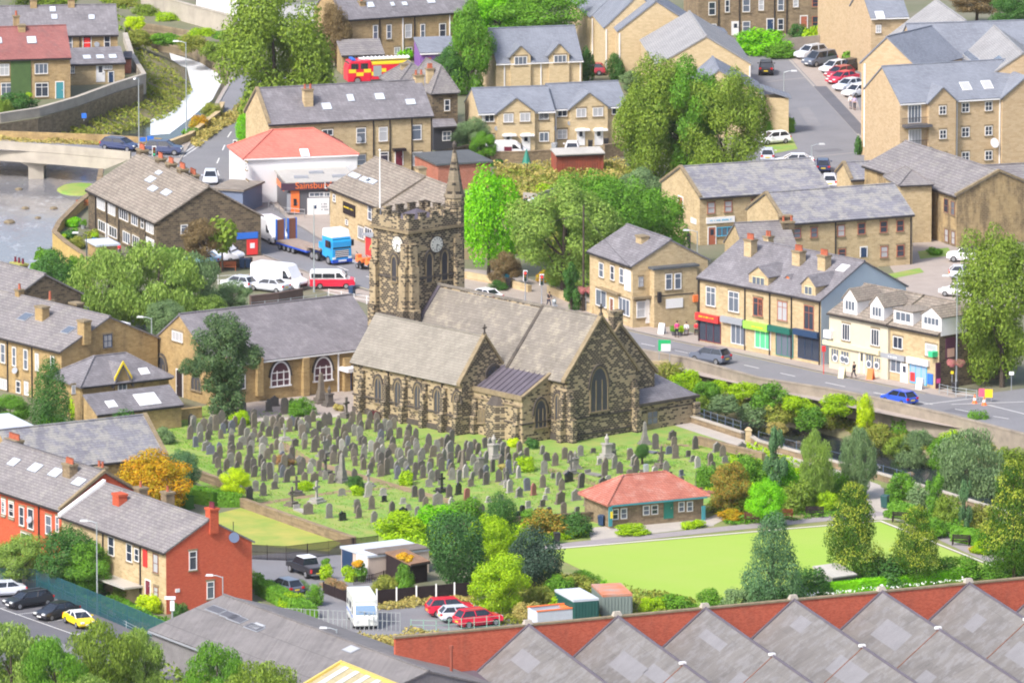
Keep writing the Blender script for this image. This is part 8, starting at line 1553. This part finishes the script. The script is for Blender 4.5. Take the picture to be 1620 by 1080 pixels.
for x,y,hw,hh,lm,lab in((478,645,21,15,L_GREEN,'green bush beside the row by the church hall'),(561,763,13,11,L_DARK,'small dark round bush among the graves'),(828,735,18,12,L_YG,'light green clipped bush below the chapel'),(536,645,8,6,L_STRAW,'small yellow flowering bush by the hall path'),(642,757,12,12,L_YG,'yellow green bush behind a pointed headstone'),(451,728,14,9,leafmat('pink_bush',(.12,.16,.04),(.3,.2,.08),(.6,.15,.12)),'reddish flowering bush in the crowded rows'),(485,768,15,7,L_YG,'yellow green plant clump by the lower dirt path'),(565,776,10,9,L_YG,'yellow green plant clump beside the dark round bush'),(594,657,8,8,leafmat('maroon_bush',(.06,.01,.015),(.12,.02,.03),(.2,.03,.04)),'maroon bush against the church side wall'),(812,700,9,8,L_LIME,'lime yellow bush at the chapel corner'),(380,662,16,12,L_YG,'yellow green bush by the ivy smothered tree'),(262,690,16,14,L_GREY,'grey green bush by the lodge wall'),(842,702,10,9,L_DARK,'dark bush at the chapel wall foot'),(798,738,10,5,L_STRAW,'dry orange plant clump below the chapel'),(640,830,34,20,L_YG,'yellow green shrub left of the shrub bank by the garages'),(690,822,34,22,L_BRIGHT,'bright green shrub by the garages'),(735,812,30,24,L_GREEN,'green shrub behind the dome tree'),(870,828,34,22,leafmat('berry_leaves',(.08,.15,.03),(.14,.22,.04),(.60,.25,.03)),'orange berried shrub left of the pavilion'),(912,832,26,20,L_DARK,'dark shrub at the pavilion left end'),(845,820,20,14,L_GREEN,'green shrub below the dark grave wall'),(238,955,22,16,L_LIME,'bright lime round bush in front of the brick gable'),(284,965,14,12,L_DARK,'dark round bush at the brick gable foot'),(195,935,16,13,L_OLIVE,'olive bush under the porch roof'),(407,920,12,15,L_GREEN,'clipped round bush at the top of the drive hedge'),(462,952,22,14,L_YG,'yellow green bush at the drive hedge'),(498,943,14,18,L_GREEN,'green bush at the right end of the drive hedge'),(473,928,14,12,L_GREY,'grey green bush behind the drive hedge'),(516,905,10,14,L_YG,'small yellow green shrub beside the pickup'),(553,908,11,14,L_YG,'small shrub before the blue garage door'),(530,925,20,10,leafmat('rose_bush',(.12,.18,.05),(.3,.25,.1),(.7,.3,.2)),'pinkish flowering shrub by the short panel fence'),(610,925,26,14,L_WEED,'weedy shrub under the sunflowers'),(640,918,14,26,L_GREEN,'tall sunflower plants by the cream garage wall'),(571,905,9,18,L_GREEN,'tall sunflower plants by the white garage door'),(1105,828,12,7,L_YG,'clipped low bush right of the pavilion steps'),(1088,831,12,6,L_YG,'clipped low bush beside the pavilion steps'),(1000,838,26,8,L_YG,'long clipped low bush left of the pavilion steps'),(1120,755,18,20,L_GREEN,'green shrub behind the pavilion right end'),(1175,800,26,18,L_OLIVE,'olive shrub beside the berried tree'),(1258,788,30,26,L_OLIVE,'grey olive shrub behind the orange bench'),(1288,770,24,24,L_GREEN,'green shrub behind the dark bench'),(1310,795,18,16,L_YG,'yellow green shrub behind the dark bench'),(1188,745,24,26,L_GREEN,'green shrub at the river corner of the park'),(1242,752,22,22,L_BRIGHT,'bright green shrub beside the young conifer'),(1322,772,26,24,L_GREEN,'green shrub left of the tall golden cypress'),(1425,770,22,24,L_GREEN,'green shrub above the litter bin hedge'),(1462,792,26,26,L_GREY,'pale feathery shrub by the hedge nook'),(1500,808,24,24,L_OLIVE,'reddish olive shrub by the river wall'),(1552,825,26,26,L_WEED,'weedy pale shrub left of the right golden cypress'),(1480,836,24,16,L_GREEN,'green shrub behind the second hedge nook'),(1560,865,22,12,L_YG,'yellow green shrub near the path end'),(1545,868,12,7,L_ORANGE,'orange flowering shrub at the second hedge nook'),(1408,812,10,8,L_GREEN,'small green shrub at the litter bin'),(1140,800,24,12,L_WEED,'weedy flowering shrub right of the pavilion'),(1160,815,20,9,L_ORANGE,'orange flowering shrub right of the pavilion path'),(1400,905,44,24,L_DARK,'dark green shrub below the smaller golden cypress'),(1520,900,36,18,L_GREEN,'green shrub in the flower hedge'),(1280,925,34,24,L_DARK,'dark shrub right of the tall blue green conifer'),(1225,945,40,20,L_DARK,'dark shrub at the foot of the blue green conifer'),(1170,950,30,20,L_GREY,'grey green shrub left of the blue green conifer'),(1125,948,20,16,L_GREEN,'small green shrub at the green edge'),(1070,955,32,14,L_GREEN,'green shrub right of the containers'),(1032,958,22,14,L_YG,'yellow green shrub beside the grey container'),(905,925,34,18,L_WEED,'weedy shrub above the green container'),(880,930,26,20,L_GREEN,'green shrub left of the containers'),(925,918,24,16,L_GREEN,'green shrub behind the containers'),(955,935,7,18,L_BRIGHT,'narrow bright conifer between the containers'),(1590,905,40,16,L_GREEN,'green shrub before the right golden cypress'),(893,958,24,18,L_YG,'yellow green shrub behind the open skip'),(848,945,26,20,L_WEED,'weedy shrub right of the red cars'),(835,968,24,16,L_STRAW,'straw coloured weeds beside the skip'),(1205,68,42,20,L_BRIGHT,'large bright hedge bush below the dark terrace'),(1235,82,24,12,L_GREEN,'darker bush beside the large bright hedge bush'),(1282,60,12,18,L_YG,'yellow bush by the grey timber fence'),(1262,50,14,12,L_DARK,'dark bush against the dark terrace'),(1300,48,9,10,L_LIME,'lime bush at the dark terrace end'),(1345,92,12,14,L_GREEN,'green bush at the flats corner by the cars'),(1232,175,12,8,L_YG,'small yellow bush by the stepped houses'),(1218,168,11,10,L_DARK,'small dark clipped bush by the stepped houses'),(1358,232,7,16,L_DARK,'dark climbing shrub at the blank gable foot'),(212,36,16,10,L_LIME,'bright lime bush on the far river bank'),(28,162,28,16,L_DARK,'dark clipped bush before the ivy house'),(6,172,14,14,L_OLIVE,'olive bush at the left edge by the ivy house'),(120,385,16,10,L_WEED,'garden shrub in the riverside garden'),(108,372,12,8,L_DARK,'dark garden shrub in the riverside garden'),(145,372,12,9,L_WEED,'potted garden shrub by the riverside terrace'),(115,352,12,8,L_BRIGHT,'bright garden shrub at the river wall bend'),(250,225,14,6,L_GREEN,'low bush beside the navy hatchback'),(315,195,14,12,L_ORANGE,'orange tinted bush by the tall river lamp post'),(335,175,16,12,L_WEED,'weedy bush on the roadside by the weir'),(300,210,12,8,L_GREEN,'green bush at the foot of the river lamp post'),(395,240,14,16,L_DARK,'dark bush left of the long terrace'),(882,90,12,10,L_GREEN,'green bush left of the stepped row'),(975,108,14,22,L_DARK,'dark bush between the upper houses and stepped row'),(930,105,10,30,L_DARK,'dark ivy bush at the upper houses right end'),(845,130,12,5,L_BROWN,'brown red shrub behind the lower new houses'),(640,88,12,10,L_BRIGHT,'bright bush between the rear extensions'),(860,438,12,10,L_ORANGE,'yellow flowers in the planter by the lights'),(890,440,20,14,L_GREEN,'low green shrub under the street trees'),(790,452,14,8,L_DARK,'dark shrub behind the banner'),(1478,398,12,6,L_GREEN,'small bush by the stone hall wing'),(0,680,20,10,L_GREEN,'green bush by the pale blue flat roof'),(85,668,22,12,L_BRIGHT,'bright green bush below the dark conifer'),(122,640,12,26,L_YG,'yellow green climber at the lodge corner'),(640,470,18,5,L_YG,'low hedge strip by the pavement'),(600,1035,22,10,L_WEED,'weedy bush at the factory wall end')):
 B(lab,x,y,hw,hh,lm,'bush' if hw>12 else 'small')
for x,y,r_ in((636,878,.5),(646,882,.42),(566,890,.45)):
 g=P(x,935 if x>600 else 920,0);z=((935 if x>600 else 920)-y)/SCL(x,920);o=bpy.data.objects.new('sunflower_heads',crown('small',0));COL.objects.link(o);o.location=(g.x,g.y,z);o.scale=(.5,.5,.32);o.material_slots[0].link='OBJECT';o.material_slots[0].material=leafmat('sunflower_petals',(.7,.35,.01),(.85,.5,.02),(.3,.25,.03));tag(o,'cluster of yellow sunflower heads %s'%('above the white garage door' if x<600 else 'left of the dome tree, taller cluster' if y<880 else 'left of the dome tree, lower cluster'),'flowers')
# river bank shrubs, right
RB=((1050,590,30,18,L_WEED),(1085,605,28,18,L_YG),(1118,618,22,16,L_GREEN),(1060,622,24,18,L_GREEN),(1102,640,22,14,L_OLIVE),(1145,640,24,14,L_GREY),(1140,612,18,10,L_YG),(1180,618,26,12,L_YG),(1215,628,26,24,L_GREEN),(1195,655,30,16,L_GREY),(1240,655,30,18,L_WEED),(1262,640,24,14,L_YG),(1285,660,24,18,L_GREEN),(1325,640,28,16,L_YG),(1350,638,18,14,L_GREEN),(1370,650,14,26,L_LIME),(1400,660,30,14,L_YG),(1395,690,24,18,L_WEED),(1440,672,30,16,L_GREEN),(1470,680,28,14,L_GREEN),(1418,705,20,16,L_OLIVE),(1510,700,24,18,L_YG),(1545,675,18,26,L_GREEN),(1600,690,24,10,L_YG),(1580,712,30,14,L_WEED),(1230,678,16,10,L_STRAW),(1290,625,20,8,L_GREEN),(1600,725,26,18,L_OLIVE))
nm={'weed_leaves':'weedy pale','yellow_green_leaves':'yellow green','green_leaves':'green','olive_leaves':'olive','grey_green_leaves':'grey green','lime_leaves':'lime yellow','straw_leaves':'straw coloured'}
for x,y,hw,hh,lm in RB:
 B('%s %s shrub on the steep river bank %s'%(('large' if hw>25 else 'small' if hw<19 else 'middling')+(' upper' if y<640 else ' waterside' if y>675 else ''),nm[lm.name],'near the vestry' if x<1110 else 'below the shop terrace cars' if x<1250 else 'opposite the cream shop' if x<1390 else 'below the roadworks junction'),x,y,hw,hh,lm,z0=-.9 if y<655 else-2.2,group='shrubs on the river bank')
B('large grey green willow bush standing in the river',1545,735,56,52,L_GREY,'willow',z0=-3.3);B('grey green willow bush left of the large river willow',1455,712,34,30,L_GREY,'willow',z0=-3.3);B('dark green willow bush between the two river willows',1500,722,30,28,L_GREEN,'willow',z0=-3.3)
for x,y,hw,hh,lm,ps in((222,60,22,12,L_WEED,'at the bend'),(262,62,26,10,L_GREEN,'above the dark pool'),(305,68,24,12,L_WEED,'below the concrete wall'),(340,80,22,14,L_OLIVE,'beside the huge tree'),(270,30,24,10,L_YG,'highest, under the concrete wall'),(320,55,22,10,L_YG,'against the concrete wall'),(232,20,24,12,L_OLIVE,'at the top edge'),(190,8,26,10,L_WEED,'behind the rear terrace'),(350,60,16,10,L_GREEN,'at the wall end by the huge tree')):
 B('%s shrub on the far river bank %s'%(nm[lm.name],ps),x,y,hw,hh,lm,z0=-.6)
# hedges
leafbox('hedge','clipped dark hedge beside the orange maple tree',[(300,792),(345,800),(382,800)],1.5,1.6,L_GREEN);leafbox('hedge','long clipped hedge along the drive',[(415,938),(455,960),(490,980)],1.3,1.6,L_GREEN);leafbox('hedge','clipped hedge in front of the half hidden white car',[(1206,212),(1250,208)],1.7,2.2,L_GREEN)
leafbox('hedge','bright clipped hedge nook beside the litter bin',[(1408,818),(1440,822),(1448,832)],1.5,.9,L_GREEN);leafbox('hedge','bright clipped hedge nook near the path end',[(1508,855),(1545,862),(1555,872)],1.5,.9,L_GREEN);leafbox('hedge','clipped green hedge behind the dark bench',[(1272,806),(1316,803)],1.4,1.0,L_GREEN);leafbox('hedge','low hedge with white flowers along the factory wall',[(1262,945),(1370,934),(1480,922),(1540,914)],1.1,1.2,L_BRIGHT)
w_=weeds('flowers',[(1270,940,.9),(1400,928,.9),(1530,914,.9)],[(1270,944,.9),(1400,932,.9),(1530,918,.9)],260,plain('white_petals',(.8,.82,.8),.7),.3,.09,3,-5)
leafbox('hedge','dark hedge at the left of the maple tree',[(262,800),(300,806)],1.3,1.4,L_DARK)
# ground cover
weeds('undergrowth',[(1000,566,-.6),(1200,612,-.6),(1366,640,-.6),(1505,672,-.6),(1700,720,-.6)],[(1045,624,-3.0),(1180,656,-3.0),(1330,684,-3.0),(1470,716,-3.0),(1700,768,-3.0)],26000,L_WEED,.9,.15,2,.1)
weeds('undergrowth',[(0,222,-2.2),(120,192,-2.2),(226,148,-1.8),(212,112,-1.2),(200,50,-.4)],[(60,226,-3.3),(190,212,-3.3),(275,182,-3.3),(306,142,-3.3),(236,75,-3.3)],11000,L_WEED,.6,.15,4,.15)
weeds('undergrowth',[(150,-10,0),(220,0,0),(290,20,0),(380,50,0)],[(190,60,-.4),(232,60,-3.2),(300,82,-3.2),(362,120,-3.2)],16000,L_OLIVE,1.0,.2,5,.0)
weeds('undergrowth',[(300,226,0),(345,190,0),(385,165,0)],[(312,236,0),(352,205,0),(392,185,0)],4000,L_STRAW,.8,.15,6,.0)
weeds('undergrowth',[(780,262,0),(880,262,0),(990,258,0)],[(800,340,0),(900,350,0),(1000,340,0)],15000,L_STRAW,.9,.16,7,.3);weeds('undergrowth',[(780,270,0),(880,270,0),(1010,262,0)],[(800,400,0),(900,420,0),(1040,400,0)],22000,L_WEED,.8,.17,8,.1)
weeds('undergrowth',[(560,1012,0),(640,1004,0),(700,1008,0)],[(570,1045,0),(640,1060,0),(700,1040,0)],7000,L_STRAW,.9,.13,9,.1);weeds('undergrowth',[(595,955,0),(690,948,0),(750,944,0)],[(600,966,0),(690,958,0),(750,955,0)],3000,L_STRAW,.6,.12,10,.0)
weeds('undergrowth',[(780,925,0),(860,900,0),(960,930,0),(1100,950,0)],[(780,990,0),(870,985,0),(960,990,0),(1100,975,0)],12000,L_WEED,.7,.15,11,.1);weeds('undergrowth',[(1120,800,0),(1200,745,0),(1360,775,0)],[(1150,832,0),(1250,825,0),(1380,812,0)],9000,L_GREEN,.6,.14,12,.2);weeds('undergrowth',[(1400,790,0),(1500,815,0),(1640,850,0)],[(1420,820,0),(1520,858,0),(1640,905,0)],9000,L_GREEN,.6,.14,13,.2)
weeds('undergrowth',[(1180,700,0),(1280,740,0),(1370,768,0)],[(1110,780,0),(1200,790,0),(1370,790,0)],9000,L_YG,.5,.14,14,.2);weeds('undergrowth',[(590,838,0),(700,828,0),(860,822,0),(935,835,0)],[(640,885,0),(720,880,0),(860,860,0),(930,850,0)],12000,L_YG,.9,.15,15,.0)
weeds('undergrowth',[(95,925,0),(200,975,0),(316,1045,0)],[(88,928,0),(180,972,0),(305,1050,0)],2500,L_STRAW,.5,.12,16,.2);weeds('undergrowth',[(160,925,0),(240,975,0),(300,1010,0)],[(60,925,0),(180,978,0),(300,1030,0)],6000,L_GREEN,.8,.15,17,.1)
weeds('undergrowth',[(0,218.5,0.0),(80,221,0),(165,225,0)],[(0,224,0),(80,228,0),(165,231,0)],1800,L_STRAW,.5,.12,18,-.5);weeds('undergrowth',[(60,395,-1.5),(100,400,-1.0),(140,425,-1)],[(40,445,-3.2),(60,460,-3),(140,455,-3)],6000,L_GREEN,.6,.15,19,.0)
weeds('undergrowth',[(-60,1060,0),(150,1062,0),(300,1080,0),(480,1100,0)],[(-60,1150,0),(150,1150,0),(300,1150,0),(480,1150,0)],14000,L_OLIVE,1.6,.2,20,.0)
for i,(pt,q)in enumerate((([(225,668),(330,645),(560,660),(740,712)],[(340,770),(400,800),(560,855),(700,845)]),([(740,712),(890,718),(1085,690),(1190,722)],[(700,845),(930,780),(1120,775),(1160,760)]))):
 weeds('grass',[(*a_,0)for a_ in pt],[(*a_,0)for a_ in q],26000,leafmat('grass_blades',(.10,.26,.03),(.16,.35,.045),(.32,.38,.07)),.14,.07,30+i,.25)
T('dark tree at the top right corner beyond the flats',1600,22,34,30,70,L_DARK,'tree');T('brownish tree at the top edge right of the rear flats',1545,2,40,18,40,L_BROWN,'tree');T('olive tree at the top left edge behind the houses',70,-8,60,20,30,L_OLIVE,'tree')
B('low dark hedge bush at the brick yard right end',785,258,10,6,L_DARK,'small');B('climbing green bush on the panel wall of the terrace',862,300,14,9,L_YG,'small')
# ================================================================ THE AIR
m=MB();m.box(-420,420,-1120,420,-6,206)
hz,nt,b_=newmat('haze');nt.nodes.remove(b_);pv=nt.nodes.new('ShaderNodeVolumePrincipled');pv.inputs['Color'].default_value=(.88,.9,1,1);pv.inputs['Density'].default_value=.000018
nt.links.new(pv.outputs[0],nt.nodes['Material Output'].inputs['Volume']);tag(m.build('haze',hz),kind='stuff');SC.cycles.volume_bounces=0;SC.cycles.volume_step_rate=5
